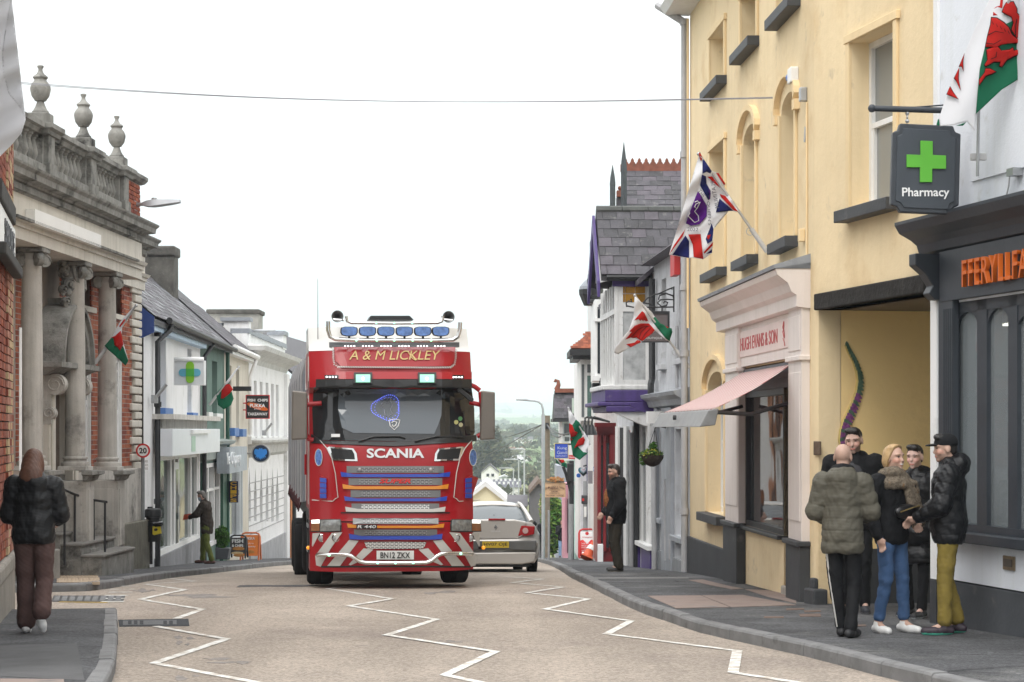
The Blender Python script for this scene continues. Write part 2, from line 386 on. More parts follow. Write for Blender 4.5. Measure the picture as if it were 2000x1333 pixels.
# road markings, traced on the road
def stripe(pts,wd,off=.006,closed=False):
 mb_ = MB()
 for a,b in zip(pts[:-1],pts[1:]):
  t = (b - a); t.z = 0; Ln = t.length; t.normalize(); n_ = Vector((t.y,-t.x,0)) * wd / 2; a2 = a - t * wd * .35; b2 = b + t * wd * .35
  m_ = max(1,int(Ln / .8))
  for i in range(m_):
   p,q = a2.lerp(b2,i / m_),a2.lerp(b2,(i + 1) / m_)
   mb_.quad(*[Vector((v.x,v.y,zr(v.y) + off)) for v in (p - n_,q - n_,q + n_,p + n_)])
 return mb_
zz = [[(500,1334),(302,1297),(442,1250),(305,1225)],[(345,1209),(395,1191),(275,1172),(362,1153),(285,1142),(380,1136),(330,1131)],
      [(990,1346),(870,1320),(967,1275),(755,1242),(852,1211),(682,1185),(767,1171),(640,1151),(700,1144)],
      [(985,1128),(1060,1132),(1000,1139),(1100,1148),(1030,1159),(1150,1171),(1065,1191),(1232,1214),(1185,1240),(1440,1273),(1432,1316),(1600,1342)]]
for i,l in enumerate(zz):
 g = [G(x,y) for x,y in l]
 for a,b in zip(g[:-1],g[1:]):
  stripe([a,b],.088,.005 + .0012 * (len(bpy.data.objects) % 3)).build('zigzag_line',paint_m,road)
for x0,x1,y in ((228,262,1146),(222,255,1152),(220,250,1158),(214,244,1164),(212,238,1170),(207,234,1176)):   # give way blocks
 a,b = G(x0,y),G(x1,y); stripe([a,b],.16,.0055).build('give_way_mark',paint_m,road)
stripe([G(182,1139),G(214,1135)],.12,PH + .006).build('yellow_line',yellow_paint,pav_l)
stripe([G(120,1177),G(205,1178)],.09,.006).build('yellow_line',yellow_paint,road)
def patch(pts,name,mat,off,parent):
 g = [G(x,y) for x,y in pts]; mb_ = MB()
 top = [Vector((p.x,p.y,zr(p.y) + off)) for p in g]
 mb_.prism([p - Vector((0,0,.02)) for p in top],(0,0,.02)); return mb_.build(name,mat,parent)
patch([(231,1212),(368,1210),(370,1224),(233,1225)],'trench_patch',tar_m,.004,road)
dc = patch([(240,1214),(345,1213),(345,1222),(240,1223)],'drain_cover',iron_m,.009,road)
for xa in range(8):
 x0 = 250 + xa * 11.5
 if 3 <= xa <= 5: continue
 patch([(x0,1215),(x0 + 7,1215),(x0 + 7,1221.5),(x0,1221.5)],'grating_bar',tar_m,.0115,road)
patch([(468,1144),(500,1143.2),(545,1143.8),(590,1143),(622,1143.6),(612,1146),(570,1147.2),(520,1146.2),(462,1147.4)],'trench_patch',M('worn_tar',(.1,.1,.105),.85,.3,5,.5,120,dirt=((.3,.25,.21),9,.3)),.0042,road)
patch([(105,1164),(245,1164),(240,1176),(100,1176)],'drain_channel',iron_m,.0043,road)
for i in range(9): patch([(108 + i * 15,1165.5),(118 + i * 15,1165.5),(115 + i * 15,1174.5),(104 + i * 15,1174.5)],'channel_slab',kerb_m,.007,road)
for (x0,x1,y0,y1,s) in ((835,905,1153,1160,0),(350,505,1160,1168,0),(395,490,1286,1297,0),(860,905,1251,1256,0),(345,375,1246,1262,0),(350,390,1318,1330,0),(248,300,1150,1158,0)):
 for j in range(5):       # worn bands where the chippings have gone
  cx = random.uniform(x0,x1); cy = random.uniform(y0,y1); a_ = random.uniform(.12,.3) * (x1 - x0); b_ = random.uniform(.12,.28) * (y1 - y0); th = [2 * math.pi * q / 14 for q in range(14)]
  patch([(cx + a_ * math.cos(t) * random.uniform(.4,1.5),cy + b_ * math.sin(t) * random.uniform(.4,1.5)) for t in th],'worn_patch',M('worn_road',(.27,.25,.235),.85,.3,9,.7,150,dirt=((.33,.28,.24),20,.4)),.0015 + .0002 * (j + (x0 % 7)),road)
# slabs in the right pavement
def slab_at(pts,mat,parent,name='paving_slab',off=.006):
 g = [G(x,y,PH) for x,y in pts]; m_ = MB(); m_.prism([Vector((p.x,p.y,zr(p.y) + PH - .03)) for p in g],(0,0,.03 + off)); return m_.build(name,mat,parent)
S = lambda X,Y: (1000 + X / 2,1060 + Y / 2)
slab_at([S(530,210),S(735,208),S(850,254),S(640,258)],slab_m,pav_r); slab_at([S(740,208),S(900,206),S(1110,246),S(856,254)],slab_m,pav_r)
slab_at([S(690,148),S(745,146),S(850,172),S(905,182),S(860,184),S(770,166)],slab_m,pav_r)
slab_at([S(910,184),S(1000,188),S(1110,212),S(1110,240),S(1000,214)],slab_m,pav_r)
for q in ([(985,290),(1060,290),(1062,296),(984,296)],[(1120,282),(1205,280),(1207,290),(1125,291)],[(1140,268),(1205,266),(1206,272),(1143,274)],[(1070,260),(1140,258),(1142,263),(1072,265)],[(1310,325),(1380,322),(1384,328),(1312,331)]):
 slab_at([S(*p) for p in q],M('brown_slab',(.17,.125,.105),.85,.2,5,.3,80),pav_r)
slab_at([S(300,137),S(690,137),S(690,141),S(300,142)],kerb_m,pav_r,'channel_cover',.004)
for i in range(4):            # tactile slabs at the crossing corner, with blisters
 for j in range(2):
  x0 = 108 + i * 21 + (3 if j else 0); y0 = 1119 + j * 10
  sl = slab_at([(x0,y0),(x0 + 20.3,y0),(x0 + 21,y0 + 9.5),(x0 - 0.4,y0 + 9.5)],tact_m,pav_l,'tactile_slab')
  b_ = MB()
  for a in range(3):
   for c in range(4):
    p = G(x0 + 2.6 + a * 7,y0 + 1.5 + c * 2.2,PH + .006); b_.lathe((p.x,p.y,p.z - .002),[(.022,0),(.018,.006),(.001,.008)],7)
  b_.build('blister',tact_m,sl)
# near-left pavement patches
slab_at([(0,1327),(125,1329),(125,1345),(0,1345)],slab_m,pav_n)
slab_at([(0,1262),(150,1258),(165,1330),(0,1322)],M('old_tar_patch',(.108,.108,.11),.85,.2,2,.5,120),pav_n,'tar_patch',.003)
# ================================================================ building helpers
def wall(f,u0,u1,z0,z1,holes,r,mat,par,name='wall',w=0.0,ends=True,back=None):
 """front sheet with rectangular openings and their reveals"""
 us = sorted({u0,u1} | {min(max(h[i],u0),u1) for h in holes for i in (0,1)}); zs = sorted({z0,z1} | {min(max(h[i],z0),z1) for h in holes for i in (2,3)})
 mb = MB(); inh = lambda u,z: any(h[0] < u < h[1] and h[2] < z < h[3] for h in holes)
 for a,b in zip(us[:-1],us[1:]):
  for c,d in zip(zs[:-1],zs[1:]):
   if not inh((a + b) / 2,(c + d) / 2): mb.quad(f.pt(a,w,c),f.pt(b,w,c),f.pt(b,w,d),f.pt(a,w,d))
 for a,b,c,d in holes:
  for q in ((a,c,a,d),(b,c,b,d),(a,c,b,c),(a,d,b,d)):
   mb.quad(f.pt(q[0],w,q[1]),f.pt(q[2],w,q[3]),f.pt(q[2],w - r,q[3]),f.pt(q[0],w - r,q[1]))
 if ends:
  for u in (u0,u1): mb.quad(f.pt(u,w,z0),f.pt(u,w,z1),f.pt(u,w - r - .3,z1),f.pt(u,w - r - .3,z0))
 return mb.build(name,mat,par)
def mass(f,u0,u1,z0,z1,w0,w1,mat,par,name='rear_wall'):
 return MB().fbox(f,u0,u1,w1,w0,z0,z1).build(name,mat,par)
def window(f,par,u0,u1,z0,z1,w,fm,gm,fr=.06,bars=((),()),sash=True,sill=None,dep=.06,curtain=None):
 """window > pane, sill; fm frame material; bars (u fractions, z fractions)"""
 mb = MB()
 mb.fbox(f,u0,u0 + fr,w - dep,w,z0,z1); mb.fbox(f,u1 - fr,u1,w - dep,w,z0,z1)
 mb.fbox(f,u0 + fr,u1 - fr,w - dep,w,z0,z0 + fr * 1.2); mb.fbox(f,u0 + fr,u1 - fr,w - dep,w,z1 - fr,z1)
 if sash:
  zm = (z0 + z1) / 2; mb.fbox(f,u0 + fr,u1 - fr,w - dep * .8,w - .004,zm - fr * .45,zm + fr * .45)
  for s in (0,1): mb.fbox(f,u0 + fr,u0 + fr * 1.7,w - dep * .9,w - .012,z0 + fr,zm - fr * .45); mb.fbox(f,u1 - fr * 1.7,u1 - fr,w - dep * .9,w - .012,z0 + fr,zm - fr * .45); break
 for b in bars[0]: u = lerp(u0,u1,b); mb.fbox(f,u - fr * .25,u + fr * .25,w - dep * .7,w - .008,z0 + fr,z1 - fr)
 for b in bars[1]: z = lerp(z0,z1,b); mb.fbox(f,u0 + fr,u1 - fr,w - dep * .7,w - .01,z - fr * .25,z + fr * .25)
 o = mb.build('window',fm,par)
 MB().fbox(f,u0 + fr * .5,u1 - fr * .5,w - dep * .9,w - dep * .8,z0 + fr * .5,z1 - fr * .5).build('pane',gm,o)
 if curtain:
  c = MB(); n = 24
  for i in range(n):
   a = lerp(u0 + fr,u1 - fr,i / n); b = lerp(u0 + fr,u1 - fr,(i + 1) / n); wa = w - dep * 1.5 - .02 * (i % 2); wb = w - dep * 1.5 - .02 * ((i + 1) % 2)
   c.quad(f.pt(a,wa,z0 + fr),f.pt(b,wb,z0 + fr),f.pt(b,wb,z1 - fr),f.pt(a,wa,z1 - fr))
  c.build('net_curtain',curtain,o,smooth=80)
 if sill:
  sm,so,sh,se = sill[:4]
  MB().fbox(f,u0 - se,u1 + se,w,so,z0 - sh,z0 - .003).build('sill',sm,o,bevel=.008)
 return o
def profile_run(f,u0,u1,prof,mat,par,name,ret=0.0,bevel=0,w0=0.0,smooth=None):
 """moulding: profile points (w, z) run along the facade from u0 to u1, with returned ends"""
 mb = MB(); n = len(prof)
 A = [f.pt(u0 - ret * (p[0] - w0),p[0],p[1]) for p in prof] + [f.pt(u1 + ret * (p[0] - w0),p[0],p[1]) for p in prof]
 mb.add(A,[(i,i + 1,n + i + 1,n + i) for i in range(n - 1)])
 B = [f.pt(u0 - ret * (p[0] - w0),w0,p[1]) for p in prof] + [f.pt(u1 + ret * (p[0] - w0),w0,p[1]) for p in prof]
 for s in (0,n): mb.add(A[s:s + n] + B[s:s + n],[(i,i + 1,n + i + 1,n + i) for i in range(n - 1)])
 mb.quad(A[0],A[n],B[n],B[0]); mb.quad(A[n - 1],A[2 * n - 1],B[2 * n - 1],B[n - 1])
 return mb.build(name,mat,par,smooth=smooth)
def slates(par,O,A,La,B,Lb,sw,gauge,mats,cap=290,name='slate',keep=None,thick=.012,lift=.02,jit=.006):
 A = A.normalized(); B = B.normalized(); Nn = A.cross(B).normalized()
 if Nn.z < 0: Nn = -Nn
 meshes = []
 for m in mats:
  t = MB(); t.box(0,sw - .008,0,gauge * 1.25,0,thick); meshes.append(t.mesh(name,m))
 n = 0; rest = None; rows = int(Lb / gauge); cols = int(La / sw) + 1
 cells = [(r,c) for r in range(rows) for c in range(cols)]
 for r,c in cells:
  u = c * sw - (sw / 2 if r % 2 else 0); v = r * gauge; wd = 1.0
  if u < 0: wd = (sw + u) / sw; u = 0
  if u + sw * wd > La: wd = (La - u) / sw
  if wd < .25: continue
  if keep and not keep(u + sw * wd / 2,v + gauge / 2): continue
  tilt = .035 + random.uniform(-.006,.006); b2 = (B - Nn * tilt).normalized(); n2 = A.cross(b2).normalized()
  if n2.z < 0: n2 = -n2
  yaw = random.uniform(-.012,.012); a2 = (A + b2 * yaw).normalized()
  o3 = O + A * u + B * v + Nn * (lift + gauge * .04 + random.uniform(0,jit * .5))
  m4 = Matrix(((a2.x * wd,b2.x,n2.x,o3.x),(a2.y * wd,b2.y,n2.y,o3.y),(a2.z * wd,b2.z,n2.z,o3.z),(0,0,0,1)))
  if n < cap:
   o = bpy.data.objects.new(name,random.choice(meshes)); link(o,par); o.matrix_basis = m4; n += 1
   o.matrix_parent_inverse = parent_world(par).inverted()
  else:
   if rest is None: rest = MB()
   rest.mi = random.randrange(len(mats)); me = meshes[0]
   rest.add([m4 @ v_.co for v_ in me.vertices],[tuple(p.vertices) for p in me.polygons])
 if rest: rest.build(name,mats,par,kind='stuff')
def bricks(f,par,areas,z0,z1,w,mats,bl=.225,bh=.075,joint=.014,cap=300,name='brick',wv=.006,counter=None):
 """brick courses over facade spans [(u0, u1)], proud of the mortar sheet"""
 meshes = {}; counter = counter if counter is not None else [0]; rest = MB()
 rows = int((z1 - z0) / bh)
 for r in range(rows):
  for (u0,u1) in areas:
   u = u0; off = bl / 2 if r % 2 else bl; first = True
   while u < u1 - .02:
    l = off if first else (bl if r % 2 else bl); first = False
    l = min(l,u1 - u); mi = random.randrange(len(mats)); ww = w + random.uniform(0,wv)
    A,B_,C_ = f.d,f.n,Vector((0,0,1)); o3 = f.pt(u + joint / 2,ww - .03,z0 + r * bh + joint / 2); ln = max(.02,l - joint)
    if counter[0] < cap:
     if mi not in meshes: meshes[mi] = MB().box(0,1,0,.03,0,bh - joint).mesh(name,mats[mi])
     o = bpy.data.objects.new(name,meshes[mi]); link(o,par); counter[0] += 1
     o.matrix_basis = Matrix(((A.x * ln,B_.x,0,o3.x),(A.y * ln,B_.y,0,o3.y),(0,0,1,o3.z),(0,0,0,1))); o.matrix_parent_inverse = parent_world(par).inverted()
    else:
     rest.mi = mi; pts = [o3 + A * a * ln + B_ * b * .03 + C_ * c * (bh - joint) for a,b,c in ((0,0,0),(1,0,0),(1,1,0),(0,1,0),(0,0,1),(1,0,1),(1,1,1),(0,1,1))]; rest.hexa(pts)
    u += l
 if rest.v: rest.build(name,mats,par,kind='stuff')
 return counter
def pbox(mb,px0,px1,py0,py1,Y,dep,mi=None,Yb=None):
 a = P(px0,py1,Y); b = P(px1,py0,Y); return mb.box(a.x,b.x,Y,Y + dep,a.z,b.z,mi)
def pipe(par,pts,r,mat,name='drainpipe',collars=(),n=8):
 o = MB().tube(pts,r,n).build(name,mat,par,smooth=50)
 for c in collars:
  c = Vector(c); MB().lathe(c,[(r * 1.35,-.05),(r * 1.35,.05)],10).build('collar',mat,o,smooth=50)
 return o
# shared materials
white_render = M('white_render',(.80,.80,.80),.85,.04,1.5,.25,40,streak=.12,dirt=((.55,.55,.53),1.2,.12))
white_paint = M('white_gloss_paint',(.8,.8,.79),.45,.05,3,.1,30,streak=.1,dirt=((.5,.49,.45),3,.05))
black_paint = M('black_paint',(.02,.021,.023),.5,.25,4,.15,30)
char_paint = M('charcoal_paint',(.045,.048,.053),.6,.2,2,.2,25,streak=.2,dirt=((.12,.12,.12),3,.05))
dark_glass = glass('dark_window_glass',(.03,.035,.04))
grey_glass = glass('grey_window_glass',(.13,.145,.15),.06)
net = M('net_curtain',(.62,.62,.6),.9,.12,4)
lead = M('lead_sheet',(.27,.29,.32),.6,.2,4,.2,30,dirt=((.12,.12,.12),4,.2))
slate_mats = [M('slate_grey',(.062,.059,.068),.6,.25,5,.5,40,dirt=((.2,.2,.19),7,.12)),M('slate_purple',(.085,.075,.09),.6,.25,6,.5,40,dirt=((.06,.06,.065),5,.15)),M('slate_dark',(.042,.041,.046),.6,.3,6,.5,40,dirt=((.22,.22,.2),8,.1))]
grey_pipe = M('grey_pipe_paint',(.42,.42,.43),.5,.12,4,.1,30,streak=.2)
steel = M('galvanised_steel',(.4,.41,.42),.4,.12,6,.1,40,metal=.7)
dark_room = M('dark_interior',(.03,.03,.032),.9,.2,2)
terracotta = M('terracotta',(.22,.085,.058),.8,.25,6,.3,40,dirt=((.12,.08,.06),4,.2))
wood_pole = M('weathered_pole',(.2,.17,.13),.9,.2,6,.4,30,streak=.3)
# ================================================================ right side of the street
yel = M('yellow_render',(.81,.655,.42),.85,.05,.8,.45,7,streak=.06,dirt=[((.69,.52,.3),1.0,.22),((.46,.38,.27),3.2,.03)])
yel_in = M('ochre_render',(.86,.64,.31),.85,.05,.8,.3,9,dirt=((.7,.5,.24),1.2,.1))
overlay(yel,'tracks',(.9,1.04),.5,(.35,.65),(1,1,.45))
FA = Fac((4.606 - .0532 * 32.3,32.3),(3.41,22.48),'R')         # u=0 at the far (drainpipe) corner
FB = Fac((3.41,22.48),(8.324 - .2186 * 15.0,15.0),'R')
ua = FA.u; ub = FB.u
T = thing('yellow_building','tall yellow rendered building with a butcher shopfront, black sills and a covered passage','building',FA.pt(FA.len / 2,0,FA.gz(5)))
Z1 = 8.85
holes = []; wins = []
def win_px(f,x0,x1,ytop_x,ytop,ybot_x,ybot,arch=0,up=None):
 a,b = f.u(x0),f.u(x1); zt = f.z(ytop_x,ytop) if up is None else up; zb = f.z(ybot_x,ybot); h = (min(a,b),max(a,b),zb,zt); return h + (arch,)
A_w = [win_px(FA,1389,1417,0,0,1398,170,0,7.9),win_px(FA,1449,1480,0,0,1457,98,0,7.9),win_px(FA,1521,1560,0,0,1533,24,0,7.9),
       win_px(FA,1389,1417,1389,298,1395,533),win_px(FA,1452,1478,1466,243,1457,508,.2),win_px(FA,1526,1555,1541,181,1530,474,.2),
       win_px(FA,1382,1417,1404,725,1395,1003,.26)]
sh0,sh1 = ua(1456),ua(1555)           # shop opening
shz0,shz1 = FA.z(1457,1026),FA.z(1500,712)
A_h = [h[:4] for h in A_w]
doorL = ua(1531)
wall(FA,0,FA.len,-2,Z1,A_h + [(sh0,doorL,shz0,shz1),(doorL,sh1,-1.9,shz1)],.26,yel,T)
B_w = win_px(FB,1663,1749,1663,84,1660,412)
pu0,pu1 = ub(1599),ub(1832.5); pz = FB.z(1700,590)
uend = ub(1833)
wall(FB,0,uend,-2,Z1,[B_w[:4],(pu0,pu1,-2,pz)],.26,yel,T)
mass(FA,.02,FA.len - .6,shz1 + .3,Z1 - .02,-.6,-6,yel,T)
mass(FB,pu1 + .03,uend - .01,-1,Z1 - .02,-.3,-4,yel,T); mass(FB,.05,uend - .01,pz + .22,Z1 - .03,-.6,-6,yel,T,'upper_rear_wall')
mass(FA,-.001 + .02,sh0 - .9,-2,shz1 + .28,-.5,-6,yel,T,'lower_rear_wall')
# passage: side wall, soffit, back
pj = FB.pt(pu0,0,0)
PW = Fac((pj.x,pj.y),(pj.x + 5,pj.y + .9),'L')
PW.n = Vector((PW.d.y,-PW.d.x,0))
if PW.n.y > 0: PW.n = -PW.n
wall(PW,.262,5,-2,pz + .2,[],.1,yel_in,T,'passage_wall',ends=False)
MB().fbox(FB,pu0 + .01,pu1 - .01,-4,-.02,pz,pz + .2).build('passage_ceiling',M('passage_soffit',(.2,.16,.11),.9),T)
MB().fbox(PW,.27,4.9,0,.05,-2,PW.z(1700,1072)).build('passage_plinth',char_paint,T)
MB().fbox(FB,ub(1597),ub(1813),-.2,.05,pz,FB.z(1700,556)).build('lintel_beam',M('black_timber',(.03,.028,.026),.8,.3,5,.8,18,dirt=((.1,.09,.08),5,.1)),T,bevel=.015)
MB().fbox(FB,0.02,pu0 - .0,0,.07,-1.9,FB.z(1590,1128)).build('plinth',char_paint,T,bevel=.02)
MB().fbox(FB,pu0 - .16,pu0 + .16,-.05,.12,-1.9,FB.z(1600,1150)).build('plinth',char_paint,T,bevel=.02)
yel_trim = M('yellow_trim',(.81,.635,.385),.8,.05,1,.25,12,streak=.12)
def surround(f,h,wd,par,arch=0):
 u0,u1,z0,z1 = h[:4]; mb = MB(); pr = .035
 mb.fbox(f,u0 - wd,u0 - .001,0,pr,z0,z1 if not arch else z1 - arch); mb.fbox(f,u1 + .001,u1 + wd,0,pr,z0,z1 if not arch else z1 - arch)
 if not arch: mb.fbox(f,u0 - wd * 1.35,u1 + wd * 1.35,0,pr + .012,z1 + .001,z1 + wd)
 return mb.build('window_surround',yel_trim,par,bevel=.006)
for i,h in enumerate(A_w + [B_w]):
 f = FA if i < 7 else FB; u0,u1,z0,z1,arch = h
 wn = window(f,T,u0 + .002,u1 - .002,z0,z1 - .002,-.2,white_paint,glass('bedroom_glass',(.25,.26,.25),.05),.065,curtain=None,sill=(char_paint,.16,.13,.12),dep=.058)
 surround(f,h,.09,T,arch)
 if arch:
  n = 10; um = (u0 + u1) / 2; hw = (u1 - u0) / 2
  arc = [(um + hw * math.cos(math.pi * k / n),z1 - arch + arch * math.sin(math.pi * k / n)) for k in range(n + 1)]
  mb = MB()
  for half in (arc[:n // 2 + 1],arc[n // 2:]):
   cu = u1 if half is arc[:n // 2 + 1] or half[0][0] > um + .01 else u0
   pts = [f.pt(a,.001,z) for a,z in half] + [f.pt(cu,.001,z1)]
   mb.prism(pts,f.n * -.19)
  mb.build('arch_spandrel',yel,T)
  hood = [(um + (hw + .15) * math.cos(math.pi * k / 14),z1 - arch + .02 + (arch + .16) * math.sin(math.pi * k / 14)) for k in range(15)]
  mb = MB()
  for (a,za),(b,zb) in zip(hood[:-1],hood[1:]):
   sa = Vector((a - um,za - (z1 - arch)));
   mb.hexa([f.pt(a,0,za),f.pt(b,0,zb),f.pt(b,.075,zb),f.pt(a,.075,za),f.pt(um + (a - um) * 1.13,0,za + .07),f.pt(um + (b - um) * 1.13,0,zb + .07),f.pt(um + (b - um) * 1.13,.075,zb + .07),f.pt(um + (a - um) * 1.13,.075,za + .07)])
  for s in (hood[0],hood[-1]): mb.fbox(f,s[0] - .07,s[0] + .07,0,.07,s[1] - .12,s[1] + .0)
  mb.build('hood_mould',yel_trim,T)
# the near window shows its sashes and a curtain
# plinths
MB().fbox(FA,.02,ua(1426),0,.05,-2,FA.z(1400,1066),None,None).build('plinth',char_paint,T,bevel=.015)
# shopfront
pinkw = M('pale_pink_paint',(.74,.67,.63),.5,.05,2,.1,25,streak=.1)
def pilaster(x0,x1,zbase_y,xm,ztop):
 a,b = sorted((ua(x0),ua(x1))); zb = FA.z(xm,zbase_y)
 o = MB().fbox(FA,a,b,0,.1,zb,ztop).build('pilaster',pinkw,T,bevel=.006)
 m = MB(); m.fbox(FA,a + .05,b - .05,.1,.112,zb + .25,ztop - .75); m.fbox(FA,a + .05,b - .05,.1,.112,ztop - .5,ztop - .1); m.build('pilaster_panel',pinkw,o,bevel=.01)
 MB().fbox(FA,a - .03,b + .03,.0,.135,ztop - .62,ztop - .56).build('pilaster_moulding',pinkw,o,bevel=.01)
 MB().fbox(FA,a - .02,b + .02,0,.13,-2,zb - .03).build('pilaster_plinth',char_paint,o,bevel=.012)
 MB().fbox(FA,a - .05,b + .05,0,.17,zb - .03,zb + .03).build('plinth_cap',char_paint,o,bevel=.012)
zt = FA.z(1500,623)
pilaster(1430,1456,1022,1440,zt); pilaster(1556,1582,1058,1565,zt)
c0,c1 = ua(1420),ua(1583)
zc = FA.z(1500,624)
profile_run(FA,c0,c1,[(.02,zc - .02),(.16,zc),(.16,zc + .13),(.22,zc + .17),(.26,zc + .27),(.38,zc + .36),(.40,zc + .42),(.34,zc + .46),(.0,zc + .52)],pinkw,T,'cornice',ret=0)
profile_run(FA,c0 - .01,c1 + .01,[(.0,zc + .5),(.42,zc + .43),(.43,zc + .47),(.0,zc + .6)],lead,T,'cornice_flashing')
fz0,fz1 = FA.z(1500,690),FA.z(1500,637)
fas = MB().fbox(FA,ua(1456) + .002,ua(1556) - .002,-.1,.06,shz1 + .02,zc - .02).build('fascia',pinkw,T)
MB().fbox(FA,ua(1441),ua(1552),.06,.075,fz0,fz1).build('fascia_panel',M('fascia_pink',(.72,.6,.56),.5,.05,3),fas,bevel=.01)
redp = M('red_sign_paint',(.5,.1,.1),.5,.2,8)
fmid = (ua(1441) + ua(1552)) / 2
text('HUGH EVANS & SON',FA.pt(fmid,.078,(fz0 + fz1) / 2),FA.d,(0,0,1),width=(ua(1552) - ua(1441)) * .66,height=(fz1 - fz0) * .5,mat=redp,parent=fas,extrude=.004)
for s in (-1,1):       # scrollwork at both ends of the name
 m = MB(); uc = fmid + s * (ua(1552) - ua(1441)) * .42; zm = (fz0 + fz1) / 2
 for j in range(3):
  m.tube([FA.pt(uc + s * .13 * math.sin(t * .35) * (1 - j * .2),.08,zm - .1 + .1 * j + .05 * math.cos(t * .7 + j)) for t in range(10)],.006,4)
 m.build('scrollwork',redp,fas)
shut = MB();
for i in range(5): zq = shz1 - .02 - i * .06; shut.fbox(FA,sh0 + .01,sh1 - .01,-.08,.03 - .008 * (i % 2),zq - .058,zq)
shut.build('roller_shutter',M('shutter_grey',(.1,.1,.11),.5,.15,4),T)
# shop window (left) with open view into a lit interior; recessed entrance (right)
blk = M('black_frame',(.016,.016,.018),.4,.2,4)
shop_glass = glass('shop_glass',(.06,.065,.07),.02,clear=.35)
wi = MB(); wi.fbox(FA,sh0,sh0 + .07,-.1,.0,shz0,shz1 - .3); wi.fbox(FA,doorL - .07,doorL,-.1,.0,shz0,shz1 - .3); wi.fbox(FA,sh0 + .07,doorL - .07,-.1,.0,shz0,shz0 + .07); wi.fbox(FA,sh0 + .07,doorL - .07,-.1,0,shz1 - .4,shz1 - .31)
wi = wi.build('shop_window',blk,T)
MB().fbox(FA,sh0 + .05,doorL - .05,-.06,-.052,shz0 + .05,shz1 - .35).build('pane',shop_glass,wi)
MB().fbox(FA,sh0 - .03,doorL + .02,-.12,.09,shz0 - .05,shz0 - .002).build('sill',blk,wi,bevel=.01)
ret = Fac((FA.pt(doorL,0,0).x,FA.pt(doorL,0,0).y),(FA.pt(doorL,-1.3,0).x,FA.pt(doorL,-1.3,0).y),'R'); ret.n = FA.d
wall(ret,.0,1.3,-2,shz0,[],.01,yel,T,'stall_riser_return',ends=False)
rw = MB(); rw.fbox(ret,0.0,.05,-.04,.0,shz0,shz1 - .3); rw.fbox(ret,.05,1.25,-.04,.0,shz0,shz0 + .07); rw.fbox(ret,1.2,1.26,-.04,0,shz0,shz1 - .3); rw = rw.build('side_window',blk,T)
MB().fbox(ret,.03,1.2,-.03,-.02,shz0 + .05,shz1 - .3).build('pane',shop_glass,rw)
dr = MB().fbox(FA,doorL + .02,sh1 - .01,-1.38,-1.32,-1.7,shz1 - .35).build('shop_door',blk,T); MB().fbox(FA,doorL + .12,sh1 - .1,-1.32,-1.31,-.9,shz1 - .5).build('pane',shop_glass,dr)
MB().fbox(FA,doorL + .0,sh1 + .0,-1.3,.04,-2,FA.gz(doorL) + .11).build('door_step',M('step_stone',(.36,.33,.29),.8,.2,4,.3,60),T,bevel=.02)
room = MB(); bu0,bu1 = sh0 - .8,sh1 + .3
room.quad(FA.pt(bu0,-3,shz0),FA.pt(bu1,-3,shz0),FA.pt(bu1,-3,shz1),FA.pt(bu0,-3,shz1)); room.quad(FA.pt(bu0,-.28,shz0),FA.pt(bu0,-3,shz0),FA.pt(bu0,-3,shz1),FA.pt(bu0,-.28,shz1)); room.quad(FA.pt(bu1,-1.4,-1.7),FA.pt(bu1,-3,-1.7),FA.pt(bu1,-3,shz1),FA.pt(bu1,-1.4,shz1))
room.build('shop_room',M('butcher_room_wall',(.3,.2,.19),.8),T)
MB().fbox(FA,sh0,doorL - .03,-1.2,-.12,shz0 - .04,shz0).build('display_shelf',M('display_white',(.6,.58,.56),.4),T)
MB().fbox(FA,bu0,bu1,-3,-.28,shz1 + .02,shz1 + .06).build('shop_ceiling',M('butcher_ceiling',(.4,.3,.3),.8),T)
MB().fbox(FA,sh0,sh0 + .03,-1.2,-.12,shz0,shz1 - .3).build('maroon_panel',M('maroon_panel',(.2,.05,.05),.5),T)
MB().fbox(FA,sh0 + .3,sh1 - .2,-1.6,-1.5,shz1 - .22,shz1 - .17).build('strip_light',M('pink_strip_light',(.9,.7,.72),.5,emit=(1,.55,.6),estr=4),T)
m = MB()
for i in range(26):
 u = random.uniform(sh0 + .15,doorL - .1); m.ball(FA.pt(u,-random.uniform(.25,1.0),shz0 + random.uniform(.03,.2)),random.uniform(.05,.11),8,sc=(1,1,.6))
m.build('meat_display',M('meat_red',(.3,.045,.04),.4,.4,12),T,smooth=60)
